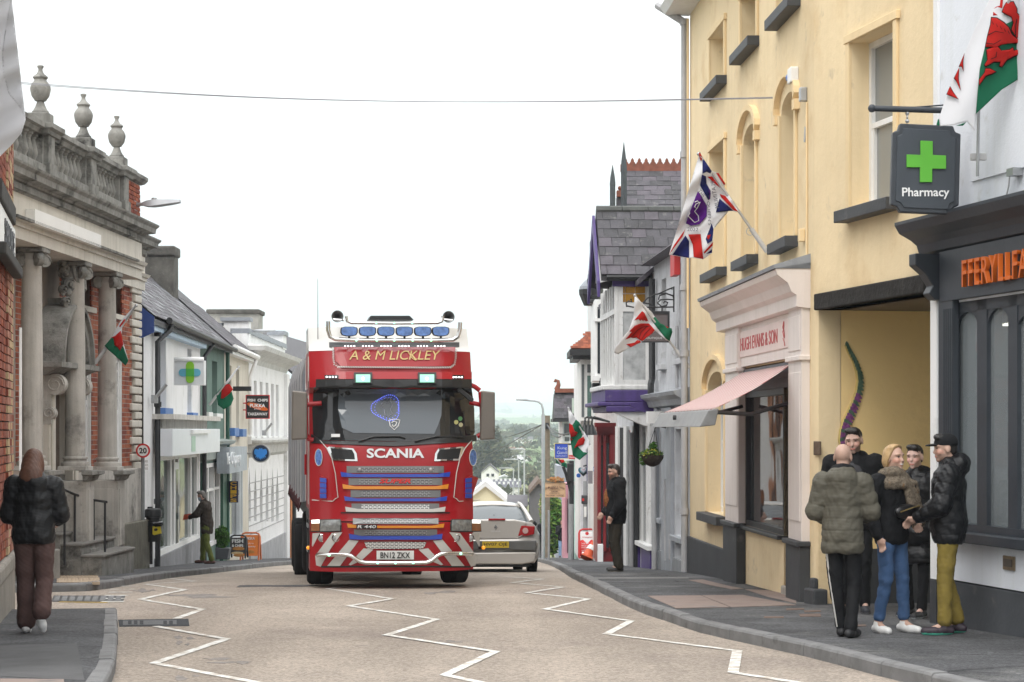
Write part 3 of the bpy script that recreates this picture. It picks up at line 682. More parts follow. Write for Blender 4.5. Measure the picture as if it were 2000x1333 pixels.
# awning: striped canvas on a front box, with folding arm
aw = thing('shop_awning','faded red and white striped awning with grey front box above the butcher window','awning',FA.pt(sh0,0,2.9))
def stripes_mat(name,c1,c2,f,period):
 m = bpy.data.materials.new(name); m.use_nodes = True; t = m.node_tree; b = t.nodes['Principled BSDF']; b.inputs['Roughness'].default_value = .9
 g = t.nodes.new('ShaderNodeNewGeometry'); d = t.nodes.new('ShaderNodeVectorMath'); d.operation = 'DOT_PRODUCT'; d.inputs[1].default_value = f.d
 t.links.new(g.outputs['Position'],d.inputs[0]); a = t.nodes.new('ShaderNodeMath'); a.operation = 'MULTIPLY'; a.inputs[1].default_value = 1 / period
 t.links.new(d.outputs['Value'],a.inputs[0]); fr = t.nodes.new('ShaderNodeMath'); fr.operation = 'FRACT'; t.links.new(a.outputs[0],fr.inputs[0])
 gt = t.nodes.new('ShaderNodeMath'); gt.operation = 'GREATER_THAN'; gt.inputs[1].default_value = .5; t.links.new(fr.outputs[0],gt.inputs[0])
 x = t.nodes.new('ShaderNodeMix'); x.data_type = 'RGBA'; x.inputs[6].default_value = (*c1,1); x.inputs[7].default_value = (*c2,1); t.links.new(gt.outputs[0],x.inputs[0]); t.links.new(x.outputs[2],b.inputs['Base Color'])
 tl = t.nodes.new('ShaderNodeBsdfTranslucent'); t.links.new(x.outputs[2],tl.inputs[0]); ms = t.nodes.new('ShaderNodeMixShader'); ms.inputs[0].default_value = .3
 t.links.new(b.outputs[0],ms.inputs[1]); t.links.new(tl.outputs[0],ms.inputs[2]); t.links.new(ms.outputs[0],t.nodes['Material Output'].inputs[0]); return m
canv = stripes_mat('awning_canvas',(.82,.74,.71),(.56,.25,.24),FA,.27)
zbk = FA.z(1500,722); zfr = FA.z(1340,808,1.15)
ufa,ufb = ua(1291,1.18),ua(1387,1.18)
a0,a1 = sh0 + .02,sh1 - .02
m = MB(); n = 14; q = 10
vs = []
for i in range(n + 1):
 for j in range(q + 1):
  t = j / q; uu = lerp(lerp(a0,a1,i / n),lerp(ufa + .06,ufb - .06,i / n),t); vs.append(FA.pt(uu,.06 + 1.08 * t,lerp(zbk,zfr + .03,t) - .04 * math.sin(math.pi * t)))
m.add(vs,[(i * (q + 1) + j,(i + 1) * (q + 1) + j,(i + 1) * (q + 1) + j + 1,i * (q + 1) + j + 1) for i in range(n) for j in range(q)])
o = m.build('canvas',canv,aw,smooth=60); sm = o.modifiers.new('thickness','SOLIDIFY'); sm.thickness = .006
alu = M('awning_box_grey',(.2,.2,.2),.55,.15,5,.1,30,dirt=((.1,.1,.1),6,.1))
zq0 = zfr - .15
bx = MB().hexa([FA.pt(ufa - .0,1.12,zq0 + .0),FA.pt(ufb,1.12,zq0 + .0),FA.pt(ufb,1.30,zq0 - .02),FA.pt(ufa,1.30,zq0 - .02),FA.pt(ufa,1.08,zfr + .04),FA.pt(ufb,1.08,zfr + .04),FA.pt(ufb,1.2,zfr + .02),FA.pt(ufa,1.2,zfr + .02)]).build('front_box',alu,aw,bevel=.012)
MB().tube([FA.pt((ufa + ufb) / 2,1.27,zq0 + .1),FA.pt((ufa + ufb) / 2,1.31,zq0 + .1)],.03,10).build('winding_eye',blk,bx)
for uu,vv in ((a1 - .1,ufb - .1),(a0 + .1,ufa + .15)):
 MB().tube([FA.pt(uu,.06,zbk - .45),FA.pt((uu + vv) / 2 - .05,.6,zfr - .02),FA.pt(vv,1.12,zfr + .0)],.025,8).build('folding_arm',blk,aw)
# little things on the yellow wall
MB().fbox(FB,ub(1594,.03) - .09,ub(1594,.03) + .09,0,.03,FB.z(1590,889),FB.z(1590,862)).build('wall_plaque',M('bronze_plaque',(.13,.09,.06),.6,.3,12,.3,80),T,bevel=.008)
def wbox(x,y,w_,h_,d_,mat,name):
 u,z = FA.uz(x,y); return MB().fbox(FA,u - w_ / 2,u + w_ / 2,0,d_,z - h_ / 2,z + h_ / 2).build(name,mat,T,bevel=.01)
wbox(1575,185,.1,.16,.08,steel,'wall_bracket'); wbox(1571,460,.09,.15,.07,yel_trim,'wall_bracket')
u,z = FA.uz(1557,148); al = MB().fbox(FA,u - .1,u + .1,0,.1,z - .09,z + .09).build('alarm_box',white_paint,T,bevel=.012); MB().tube([FA.pt(u - .1,.05,z),FA.pt(u - .15,.05,z)],.06,12).build('strobe',M('blue_strobe',(.1,.2,.5),.3),al)
MB().tube([FA.pt(ua(1578),.015,FA.z(1578,200)),FA.pt(ua(1578),.015,FA.z(1578,560))],.012,6).build('wall_cable',yel_trim,T)
MB().tube([FA.pt(ua(1577) ,.02,FA.z(1577,248)),FA.pt(ua(1577),.03,FA.z(1577,278))],.014,6).build('wall_chain',steel,T)
pipe(T,[FA.pt(-.01,.09,Z1 - .25),FA.pt(-.01,.09,-.3)],.055,grey_pipe,collars=[FA.pt(-.01,.09,FA.z(1350,y)) for y in (40,300,560,690,1000)])
pipe(T,[FA.pt(.1,.05,Z1 - .2),FA.pt(.1,.05,FA.z(1352,640))],.02,yel_trim)
MB().tube([FA.pt(-.3,.5,Z1 + .1),FA.pt(-.01,.12,Z1 - .22)],.06,8).build('gutter_outlet',grey_pipe,T)
profile_run(FA,-.1,FA.len,[(0,Z1 - .12),(.4,Z1 - .1),(.48,Z1 + .02),(0,Z1 + .1)],white_paint,T,'eaves')
MB().prism([FA.pt(-.1,.45,Z1 + .05),FA.pt(-.1,-3,Z1 + 2.4),FA.pt(-.1,-6.4,Z1 + .05)],FA.d * (FA.len + .2)).build('roof',slate_mats[0],T)
# painted spine of leaves and shells on the passage wall
spine = thing('wall_spine_sculpture','curving green and purple mosaic spine fixed to the yellow passage wall','sculpture',PW.pt(.9,.02,1.2))
sp = [(1650,674),(1657,690),(1666,708),(1673,728),(1675,745),(1672,765),(1665,785),(1656,804),(1647,822),(1641,842),(1639,860),(1642,876)]
spl = [PW.uz(*p) for p in sp]
MB().tube([PW.pt(u,.012,z) for u,z in spl],[.012] * 3 + [.018] * 9,6).build('cord',M('cord_gold',(.5,.38,.12),.6),spine)
mg = M('mosaic_green',(.07,.13,.09),.35,.4,30); mp = M('mosaic_purple',(.2,.06,.2),.35,.5,30)
N = 34
for i in range(N):
 t = i / (N - 1) * (len(spl) - 1); k = min(int(t),len(spl) - 2); fr = t - k
 u = lerp(spl[k][0],spl[k + 1][0],fr); z = lerp(spl[k][1],spl[k + 1][1],fr); du = spl[k + 1][0] - spl[k][0]; dz = spl[k + 1][1] - spl[k][1]; l = math.hypot(du,dz); du /= l; dz /= l
 s = .025 + .045 * min(1,i / 22); nx,nz = (-dz,du)
 if nx < 0: nx,nz = -nx,-nz
 h = .55 * l / (N / len(spl)) * .62
 pts = [(u,z - .015),(u + nx * s * 1.0 + du * h * .2,z + nz * s + dz * h * .2 - .02),(u + nx * s * 1.5 + du * h,z + nz * s * 1.5 + dz * h),(u + nx * s * .7 - du * h * .3,z + nz * s * .7 + .03 - dz * h * .3),(u,z + .02)]
 MB().prism([PW.pt(a,.008,b) for a,b in pts],PW.n * .025).build('vertebra',mg if i < 15 else (mp if i % 3 else mg),spine)
# ---------------------------------------------------------------- pharmacy
blue_white = M('blue_white_render',(.74,.77,.82),.8,.03,1,.2,30,streak=.08,dirt=((.5,.5,.47),2.5,.03))
sg = M('slate_grey_paint',(.035,.042,.052),.45,.15,3,.1,20)
T2 = thing('pharmacy_building','white rendered pharmacy with dark grey shopfront and orange raised letters','building',FB.pt(ub(1900),0,FB.gz(ub(1900))))
x0u = uend + .004; x1u = FB.len
pz1,pz0 = FB.z(1880,590),FB.z(1900,1035)
wu = [ub(1879,-.06),ub(1920,-.06),ub(1939,-.06),ub(1981,-.06),ub(1999,-.06)]
wend = FB.len - .3
wall(FB,x0u,x1u,FB.z(1835,1128),9,[(wu[0] - .06,wend,pz0,pz1)],.25,blue_white,T2,w=.0)
MB().fbox(FB,x0u - .06,x0u + .03,-.1,.03,pz + .25,9).build('edge_board',white_render,T2)
MB().fbox(FB,x0u,x1u,-.2,.03,-2,FB.z(1850,1134)).build('plinth',M('grey_plinth',(.075,.08,.088),.7,.15,2,.2,20,dirt=((.14,.14,.13),3,.1)),T2)
MB().fbox(FB,ub(1817,.035),x0u + .03,-.28,.04,-2,FB.z(1825,1130)).build('pier_plinth',char_paint,T2)
MB().fbox(FB,ub(1817,.035),x0u + .03,-.25,.035,FB.z(1825,1130),pz + .0).build('corner_board',white_render,T2)
wz = FB.z(1850,493);
profile_run(FB,ub(1806,.05),x1u,[(.05,wz),(.09,wz + .02),(.11,wz + .1),(.16,wz + .15),(.26,wz + .22),(.3,wz + .3),(.3,wz + .33),(0,wz + .36)],sg,T2,'cornice',ret=.5,w0=.0)
MB().fbox(FB,ub(1850),x1u,.0,.08,FB.z(1850,590) ,wz - .002).build('fascia',sg,T2)
m = MB(); ub0 = ub(1822,.05); zz0 = FB.z(1830,588)
m.prism([FB.pt(ub0,.0,wz - .01),FB.pt(ub0,.3,wz - .01),FB.pt(ub0,.3,wz - .12),FB.pt(ub0,.2,wz - .2),FB.pt(ub0,.12,wz - .32),FB.pt(ub0,.16,zz0 + .06),FB.pt(ub0,.1,zz0),FB.pt(ub0,0,zz0)],FB.d * .16); m.build('console',sg,T2,bevel=.01)
pil = MB().fbox(FB,ub(1836,.05),ub(1864,.05),0,.07,FB.z(1840,1052),zz0 - .004).build('pilaster',sg,T2,bevel=.008)
m = MB()
for i in range(5): uu = lerp(ub(1840,.08),ub(1860,.08),(i + .5) / 5); m.fbox(FB,uu - .012,uu + .012,.07,.08,FB.z(1840,1030),zz0 - .1)
m.build('fluting',sg,pil,bevel=.004)
pg = glass('pharmacy_glass',(.26,.285,.3),.03,clear=.45)
fr = MB()
for a,b in ((wu[0] - .06,wu[0]),(wu[1],wu[2]),(wu[3],wu[4])): fr.fbox(FB,a,b,-.07,.0,pz0,pz1)
fr.fbox(FB,wu[0],wend,-.12,.02,pz0 - .02,pz0 + .05); fr.fbox(FB,wu[0],wend,-.12,.0,pz1 - .1,pz1)
pw = fr.build('shop_window',sg,T2)
for a,b in ((wu[0],wu[1]),(wu[2],wu[3]),(wu[4],wend)):
 MB().fbox(FB,a,b,-.045,-.04,pz0,pz1).build('pane',pg,pw)
 n = 8; mid = (a + b) / 2; hw = (b - a) / 2; m = MB()        # shouldered arch heads in the frame
 for s in (-1,1):
  arc = [(mid + s * hw * math.cos(k / n * 1.45),pz1 - .27 + .17 * math.sin(k / n * 1.45)) for k in range(n + 1)]
  m.prism([FB.pt(u_,-.008,z_) for u_,z_ in arc] + [FB.pt(mid,-.008,pz1 - .09),FB.pt(mid + s * hw,-.008,pz1 - .09)],FB.n * -.03)
 m.build('arch_head',sg,pw)
MB().fbox(FB,wu[0] - .14,wend,-.05,.12,pz0 - .12,pz0 - .022).build('sill',sg,pw,bevel=.01)
m = MB(); m.quad(FB.pt(wu[0] - .5,-2.6,-1),FB.pt(wend,-2.6,-1),FB.pt(wend,-2.6,pz1),FB.pt(wu[0] - .5,-2.6,pz1)); m.quad(FB.pt(wu[0] - .3,-.3,-1),FB.pt(wu[0] - .3,-2.6,-1),FB.pt(wu[0] - .3,-2.6,pz1),FB.pt(wu[0] - .3,-.3,pz1)); m.quad(FB.pt(wu[0] - .3,-.3,pz1),FB.pt(wend,-.3,pz1),FB.pt(wend,-2.6,pz1),FB.pt(wu[0] - .3,-2.6,pz1))
m.build('shop_room',M('pharmacy_room',(.62,.64,.66),.8),T2)
MB().fbox(FB,wu[0],wend,-1.0,-.26,pz0 - .06,pz0 - .01).build('display_shelf',white_paint,T2)
sp_ = FB.pt(ub(1968,-.5),-.5,FB.z(1968,634,-.5)); lampo = MB().lathe(sp_ + Vector((0,0,.02)),[(.05,.14),(.055,0),(.05,-.01)],14).build('spot_lamp',white_paint,T2,smooth=40)
MB().lathe(sp_,[(.048,0),(.046,-.012)],14).build('lamp_lens',M('spot_lens',(1,.95,.85),.4,emit=(1,.93,.8),estr=6),lampo)
MB().tube([sp_ + Vector((0,0,.15)),Vector((sp_.x,sp_.y,pz1))],.01,6).build('lamp_stem',white_paint,lampo)
# goods behind the pharmacy glass
for (x,y0,y1,wd_,c,nm,lb) in ((1976,905,938,.07,(.5,.42,.08),'bottle','yellow bottle on the white stand behind the pharmacy glass'),(1974,940,1025,.16,(.75,.76,.77),'display_stand','white display stand behind the pharmacy glass'),(1953,985,1025,.14,(.6,.62,.5),'leaflet_box','pale green patterned box in the pharmacy window'),(1917,1000,1025,.06,(.55,.5,.42),'card_box','small beige box at the far end of the pharmacy window')):
 u,z = FB.uz(x,y1,-.5); z2 = FB.z(x,y0,-.5); m = MB()
 if nm == 'bottle': m.lathe(FB.pt(u,-.5,z),[(.035,0),(.036,(z2 - z) * .6),(.014,(z2 - z) * .78),(.014,z2 - z)],12)
 elif nm == 'display_stand': m.fbox(FB,u - wd_ / 2,u + wd_ / 2,-.6,-.42,z,z + .02); m.fbox(FB,u - wd_ / 2,u - wd_ / 2 + .02,-.6,-.42,z + .02,z2); m.fbox(FB,u - wd_ / 2,u + wd_ / 2,-.6,-.42,z2,z2 + .015); m.fbox(FB,u + wd_ / 2 - .02,u + wd_ / 2,-.6,-.42,z + .02,z2)
 else: m.fbox(FB,u - wd_ / 2,u + wd_ / 2,-.58,-.5,z,z2); m.fbox(FB,u - wd_ / 2 + .01,u + wd_ / 2 - .01,-.5,-.49,z + (z2 - z) * .55,z2 - .01)
 tag(m.build(nm,M('goods_' + nm,c,.5,.3,30),bevel=.004),lb,nm.replace('_',' '))
lt0 = FB.uz(1883,535,.1)[0]
orange = M('orange_letters',(.62,.13,.015),.45,.06,6)
me = text('FFERYLLFA',FB.pt(lt0 + .66,.11,FB.z(1890,534,.1)),FB.d,(0,0,1),width=1.3,height=FB.z(1890,508,.1) - FB.z(1890,560,.1),mat=orange,parent=T2,name='raised_lettering',extrude=.02,bold=0,spacing=1.1)
vb = MB().fbox(FB,ub(1962),ub(1984),.0,.02,FB.z(1972,1114),FB.z(1972,1086)).build('letter_plate',M('brass_plate',(.22,.17,.11),.4,.2,8,metal=.5),T2,bevel=.006)
MB().fbox(FB,ub(1965),ub(1981),.02,.028,FB.z(1972,1107),FB.z(1972,1092)).build('letter_flap',M('plate_dark',(.09,.075,.06),.5),vb)
MB().fbox(FB,ub(1900),x1u,0,.02,FB.z(1920,350),8).build('sheet_panel',blue_white,T2)
MB().tube([FB.pt(ub(1982),.04,FB.z(1982,330)),FB.pt(ub(1978),.04,FB.z(1978,365)),FB.pt(ub(1970),.04,FB.z(1970,400))],.008,5).build('wall_cable',grey_pipe,T2)
MB().fbox(FB,ub(1986),ub(1999),0,.1,FB.z(1990,345),FB.z(1990,330)).build('wall_bracket',steel,T2)
mass(FB,x0u + .05,x1u,-1,9,-2.7,-6,blue_white,T2)
# hanging pharmacy sign, square to the wall
Ys = 18.35
hs = thing('pharmacy_hanging_sign','dark grey hanging sign with green cross and white word Pharmacy','sign',P(1808,330,Ys))
def Q(x,y,d=0): return P(x,y,Ys + d)
tilt = .0
out_ = [(1758,241),(1862,246),(1866,258),(1877,262),(1873,402),(1862,406),(1858,419),(1758,415),(1752,404),(1740,400),(1744,258),(1754,254)]
m = MB(); m.prism([Q(*p) for p in out_],(0,.09,0)); board = m.build('sign_board',sg,hs,bevel=.012)
cxp,cyp = 1808,330
inn = [(cxp + (p[0] - cxp) * .86,cyp + (p[1] - cyp) * .89) for p in out_]
MB().prism([Q(*p,-.012) for p in inn],(0,.013,0)).build('sign_panel',M('sign_panel_grey',(.045,.055,.068),.5,.1,4),board,bevel=.004)
grn = M('cross_green',(.1,.42,.03),.45,.05,5)
MB().prism([Q(x,y,-.035) for x,y in ((1798,275),(1822,276),(1822,303),(1848,304),(1848,330),(1821,330),(1821,356),(1797,356),(1797,327),(1771,327),(1771,302),(1798,303))],(0,.024,0)).build('green_cross',grn,board,bevel=.003)
text('Pharmacy',Q(1808,378,-.014),(1,0,0),(0,0,1),width=92 * Ys / F,mat=M('white_letters',(.82,.82,.82),.5),parent=board,extrude=.006,bold=.012)
MB().tube([Q(1703,212),Q(1905,218)],.028,10).build('bracket_bar',sg,hs,smooth=40); MB().ball(Q(1703,212),.038,12).build('bracket_ball',sg,hs,smooth=60)
MB().tube([Q(1760,212),Q(1838,206),Q(1910,200)],.008,6).build('stay_rod',sg,hs)
for x in (1772,1846):
 m = MB(); yy = 217
 for k_ in range(3): m.lathe(Q(x,yy + 5 + k_ * 7.5),[(.012,-.018),(.02,0),(.012,.018)],6,sx=.5 if k_ % 2 else 1)
 m.build('chain',steel,hs)
# ---------------------------------------------------------------- roughcast building next to the yellow one
rough_w = M('grey_roughcast',(.62,.63,.65),.9,.08,3,.9,55,streak=.16,dirt=((.38,.38,.38),2.2,.12))
grey_p = M('grey_shop_paint',(.34,.36,.39),.55,.12,3,.15,25,streak=.2)
a = (4.606 - .0532 * 37.0,37.0)
FC = Fac(a,(4.606 - .0532 * 32.32,32.32),'R'); uc = FC.u
T3 = thing('roughcast_building','narrow grey roughcast building with red banner bracket between yellow building and purple bay','building',FC.pt(2,0,FC.gz(2)))
ez = FC.z(1300,505)
ch = [win_px(FC,1292,1301,1296,545,1296,712)[:4],win_px(FC,1326,1340,1333,512,1333,700)[:4]]
shz = FC.z(1310,793)
ch2 = [(uc(1289),uc(1296),FC.z(1292,1012),FC.z(1292,845)),(uc(1319),uc(1338),FC.z(1328,1048),FC.z(1328,838))]
wall(FC,0,FC.len - .02,-2,ez + .1,ch + ch2,.2,rough_w,T3)
mass(FC,.02,FC.len - .03,-2,ez,-.4,-6,rough_w,T3)
for h in ch: window(FC,T3,h[0],h[1],h[2],h[3],-.15,white_paint,dark_glass,.06,sill=(rough_w,.1,.1,.06))
for h in ch2: window(FC,T3,h[0],h[1],h[2],h[3],-.12,grey_p,glass('blue_grey_glass',(.16,.18,.21),.1),.05,sash=False,sill=(grey_p,.1,.09,.04))
profile_run(FC,0,FC.len - .05,[(0,shz - .02),(.1,shz),(.14,shz + .1),(.24,shz + .16),(.26,shz + .22),(0,shz + .28)],grey_p,T3,'shop_cornice')
for x0,x1 in ((1283,1288),(1298,1317),(1339,1344)):
 MB().fbox(FC,uc(x0),uc(x1),0,.06,-1.6,shz - .03).build('shop_pilaster',grey_p,T3,bevel=.006)
MB().fbox(FC,.02,FC.len - .04,0,.035,-2,FC.z(1310,1085)).build('plinth',M('grey_stall',(.3,.31,.32),.8,.15,2,.3,30,streak=.3),T3)
MB().prism([FC.pt(-.0,.25,ez),FC.pt(-.0,-2.8,ez + 2.2),FC.pt(-.0,-6,ez)],FC.d * FC.len).build('roof',slate_mats[1],T3)
m = MB().fbox(FC,uc(1309,.2),uc(1317,.2),.1,.2,FC.z(1313,552),FC.z(1313,512)).build('red_banner_board',M('red_board',(.5,.03,.03),.5),T3);
for x,y0,y1 in ((1300,935,1092),(1309,1040,1090),(1322,640,760)): pipe(T3,[FC.pt(uc(x,.06),.06,FC.z(x,y0)),FC.pt(uc(x,.06),.06,FC.z(x,y1))],.03,grey_pipe)
pipe(T3,[FC.pt(uc(1283),.09,FC.z(1283,545)),FC.pt(uc(1283),.09,FC.z(1283,740)),FC.pt(uc(1286),.14,FC.z(1283,752)),FC.pt(uc(1286),.14,FC.z(1283,775))],.06,black_paint)
# ================================================================ left side of the street
FK = Fac((-6.92 + .04 * (26.5 - 29),26.5),(-6.92 + .04 * (37.4 - 29),37.4),'L')
ku = FK.u; kz = FK.z
stone = M('bath_stone',(.49,.465,.425),.88,.15,2,.35,30,streak=.35,dirt=[((.09,.087,.08),1.1,.21),((.17,.16,.14),5,.03)])
stone_cl = M('clean_stone',(.6,.565,.5),.85,.08,2,.25,30,streak=.22,dirt=((.2,.19,.17),2,.02))
stone_dk = M('weathered_stone',(.27,.265,.245),.92,.25,4,.6,35,streak=.3,dirt=[((.045,.044,.042),2.2,.3),((.38,.37,.33),9,.02)])
redb = [M('red_brick_' + n_,c,.85,.2,9,.15,60) for n_,c in (('warm',(.3,.085,.045)),('dark',(.21,.06,.04)),('light',(.36,.12,.065)))]
mortar = M('mortar',(.33,.28,.24),.95,.15,4,.3,60)
mortar_dk = M('dark_mortar',(.12,.105,.095),.95,.15,4,.3,60)
BK = thing('stone_bank','red brick and stone bank with columns, balustrade and three urns','building',FK.pt(5,0,FK.gz(5)))
WW = -.42                                 # brick wall plane
z_arch = kz(23,472); z_cor = kz(25,332)
bz0,bz1 = -1.2,z_arch + .05
tall = []
for x0,x1,y0,y1 in ((160,178,657,917),(222,238,700,917)): tall.append((ku(x0,WW),ku(x1,WW),FK.z(170,917,WW),FK.z(x1,y0,WW)))
nich = []
for x0,x1,y0,y1 in ((158,181,546,602),(219,242,563,618)): nich.append((ku(x0,WW),ku(x1,WW),FK.z(x1,y1,WW),FK.z(x1,y0,WW)))
dru0,dru1 = ku(80,WW),ku(116,WW); drz = FK.z(110,768,WW)
wall(FK,.2,FK.len - .02,bz0,bz1,tall + nich + [(dru0,dru1,bz0 + .3,drz)],.16,mortar,BK,w=WW)
MB().fbox(FK,.2,FK.len - .03,-7,WW - .2,bz0,kz(240,340)).build('rear_wall',mortar,BK)
cnt = [0]
spans_all = [(ku(24,WW),ku(52,WW)),(ku(117,WW),tall[0][0] - .02),(tall[0][1] + .02,ku(205,WW)),(ku(213,WW),tall[1][0]),(tall[1][1] + .02,ku(258,WW))]
zb_ = FK.z(170,917,WW)
# brick fields between the columns; over the windows the wall closes again
for spn,za,zb2 in (((ku(30,WW),ku(50,WW)),FK.z(40,915,WW),bz1),((ku(116,WW),tall[0][0] - .005),zb_,bz1),((tall[0][1] + .005,ku(204,WW)),zb_,bz1),((ku(212,WW),tall[1][0] - .005),zb_,bz1),((tall[1][1] + .005,FK.u(257,WW)),zb_,bz1)):
 bricks(FK,BK,[spn],za,zb2,WW,redb,bl=.24,bh=.082,cap=300,counter=cnt)
for t_,n_ in zip(tall,nich):
 bricks(FK,BK,[(t_[0],t_[1])],t_[3] + .05,n_[2] - .02,WW,redb,bl=.24,bh=.082,cap=300,counter=cnt)
 bricks(FK,BK,[(t_[0],t_[1])],n_[3] + .01,bz1,WW,redb,bl=.24,bh=.082,cap=300,counter=cnt)
 window(FK,BK,t_[0],t_[1],t_[2],t_[3],WW - .05,white_paint,dark_glass,.09,bars=((.5,),(.12,.25,.37,.63,.75,.88)),sash=True)
 MB().fbox(FK,t_[1] - .03,t_[1] - .002,WW - .155,WW - .004,t_[2],t_[3]).build('white_reveal',white_paint,BK)
 MB().fbox(FK,n_[0],n_[1],WW - .16,WW - .15,n_[2],n_[3]).build('brick_recess',redb[1],BK)
 MB().fbox(FK,n_[0] - .05,n_[1] + .05,WW - .1,WW + .06,n_[2] - .09,n_[2]).build('recess_sill',stone_cl,BK)
 MB().fbox(FK,t_[0] - .04,t_[1] + .04,WW - .0,WW + .03,t_[3],t_[3] + .22).build('window_lintel',redb[2],BK)
# quoins at the far corner
q0 = ku(258,WW); nq = 22; qz0,qz1 = FK.z(262,918,WW),bz1
for i in range(nq):
 a = qz0 + (qz1 - qz0) * i / nq; b = qz0 + (qz1 - qz0) * (i + 1) / nq
 MB().fbox(FK,q0 - (.2 if i % 2 else -.06),FK.len,WW - .02,WW + .055,a + .012,b - .012).build('quoin',stone_cl,BK,bevel=.02)
# entablature: architrave with two fasciae, frieze, dentils, cornice; breaks back at the far end
ue = ku(233); ur = FK.len + .12
zA = kz(23,472); zF = kz(25,432); zD = kz(25,385);
zB = zA + .0
def entab(u0,u1,w0):
 profile_run(FK,u0,u1,[(w0,zA),(w0 + .02,zA),(w0 + .02,zA + .16),(w0 + .05,zA + .165),(w0 + .05,zF - .06),(w0 + .08,zF - .055),(w0 + .11,zF),(w0 + .02,zF + .01),(w0 + .02,zD)],stone_cl,BK,'entablature',ret=1,w0=WW - .1)
 profile_run(FK,u0,u1,[(w0 + .02,zD),(w0 + .05,zD + .02),(w0 + .05,zD + .12),(w0 + .1,zD + .14),(w0 + .11,zD + .17),(w0 + .22,zD + .19),(w0 + .23,zD + .27),(w0 + .27,zD + .31),(w0 + .28,zD + .34),(w0,zD + .4)],stone_dk,BK,'cornice',ret=1,w0=WW - .1)
entab(.2,ue,.2); entab(ue + .02,FK.len - .05,-.36)
def dents(u0,u1,w0,name,zz,h,wd,pit):
 mb = MB(); n = int((u1 - u0) / pit)
 for i in range(n): mb.fbox(FK,u0 + i * pit,u0 + i * pit + wd,w0,w0 + .05,zz,zz + h)
 o = mb.build(name,stone_dk,BK); o['kind'] = 'stuff'
dents(.3,ue,.252,'dentil_course',zD + .025,.085,.035,.06); dents(ue + .1,FK.len - .1,-.308,'dentil_course',zD + .025,.085,.035,.06)
dents(.3,ue,.31,'bead_course',zF - .045,.035,.03,.05)
# blank white name board
nb = [ku(60,.3),ku(190,.3)]; zn = FK.z(59,436,.3); zn1 = FK.z(59,408,.3)
for a,b in ((nb[0],(nb[0] + nb[1]) / 2 - .004),((nb[0] + nb[1]) / 2 + .004,nb[1])):
 MB().fbox(FK,a,b,.225,.36,zn,zn1).build('name_board',M('board_white',(.78,.76,.72),.5,.03),BK)
# parapet, piers, balusters and urns
zP0 = zD + .38; zrail = kz(72,243)
up = [ku(79),ku(163),ku(228)]
MB().fbox(FK,.2,up[2] + .2,-.2,.14,zP0 - .1,zP0 + .22).build('parapet_base',stone_dk,BK,bevel=.01)
zbal0 = zP0 + .22; zbal1 = zrail - .17
bal_m = None
for i,u in enumerate(up):
 p = MB(); p.fbox(FK,u - .17,u + .17,-.19,.17,zP0 + .2,zrail - .1); p.fbox(FK,u - .2,u + .2,-.21,.2,zP0 - .08,zP0 + .26)
 p.build('pier',stone_dk,BK,bevel=.012)
 profile_run(FK,u - .2,u + .2,[(.12,zrail - .17),(.2,zrail - .15),(.22,zrail - .1),(.27,zrail - .07),(.27,zrail),(0,zrail + .03)],stone_dk,BK,'pier_cap',ret=.4,w0=-.15)
 s = .00212
 ur_ = MB(); pr = [(58,75),(58,92),(50,98),(38,120),(27,148),(24,160),(40,166),(42,172),(46,178),(60,196),(67,225),(71,248),(67,268),(56,288),(43,303),(41,312),(52,326),(50,333),(26,352),(16,370),(14,385),(22,398),(22,408),(8,412)]
 ur_.lathe(FK.pt(u,0,zrail + .02),[(r_ * s,h_ * s) for r_,h_ in pr],22)
 uo = ur_.build('urn',stone_dk,BK,smooth=50)
 MB().fbox(FK,u - .155,u + .155,-.155,.155,zrail + .02,zrail + .02 + 76 * s).build('urn_plinth',stone_dk,uo,bevel=.012)
spans = [(up[0] - 2.2,up[0] - .26),(up[0] + .26,up[1] - .26),(up[1] + .26,up[2] - .26)]
bprof = [(.07,0),(.07,.05),(.045,.06),(.04,.1),(.065,.17),(.07,.23),(.055,.32),(.035,.44),(.03,.5),(.045,.53),(.045,.56),(.07,.57),(.07,.62)]
kb = (zbal1 - zbal0) / .62; bm_ = MB().lathe((0,0,0),[(r_,h_ * kb) for r_,h_ in bprof],10).mesh('baluster',stone_dk,40)
for a,b in spans:
 MB().fbox(FK,a - .06,a,-.1,.1,zbal0,zbal1).build('half_pier',stone_dk,BK); MB().fbox(FK,b,b + .06,-.1,.1,zbal0,zbal1).build('half_pier',stone_dk,BK)
 profile_run(FK,a - .1,b + .1,[(.06,zrail - .17),(.1,zrail - .16),(.13,zrail - .1),(.18,zrail - .08),(.18,zrail - .01),(0,zrail)],stone_dk,BK,'rail',w0=-.14)
 n = 8
 for i in range(n):
  o = obj('baluster',bm_,BK); o.matrix_basis = Matrix.Translation(FK.pt(lerp(a,b,(i + .5) / n),0,zbal0))
# brick return of the parapet with stone cap
pb = (up[2] + .22,FK.len - .02); zc2 = kz(262,355,-.4)
MB().fbox(FK,pb[0],pb[1],-.8,-.42,zP0 - .2,zc2).build('parapet_wall',mortar,BK)
bricks(FK,BK,[pb],zP0 - .2,zc2 - .02,-.4,[redb[1],redb[0]],bl=.24,bh=.082,cap=300,counter=cnt)
profile_run(FK,pb[0],pb[1],[(-.4,zc2),(-.34,zc2 + .02),(-.28,zc2 + .08),(-.28,zc2 + .14),(-.7,zc2 + .18)],stone_dk,BK,'parapet_cap',ret=.3,w0=-.8)
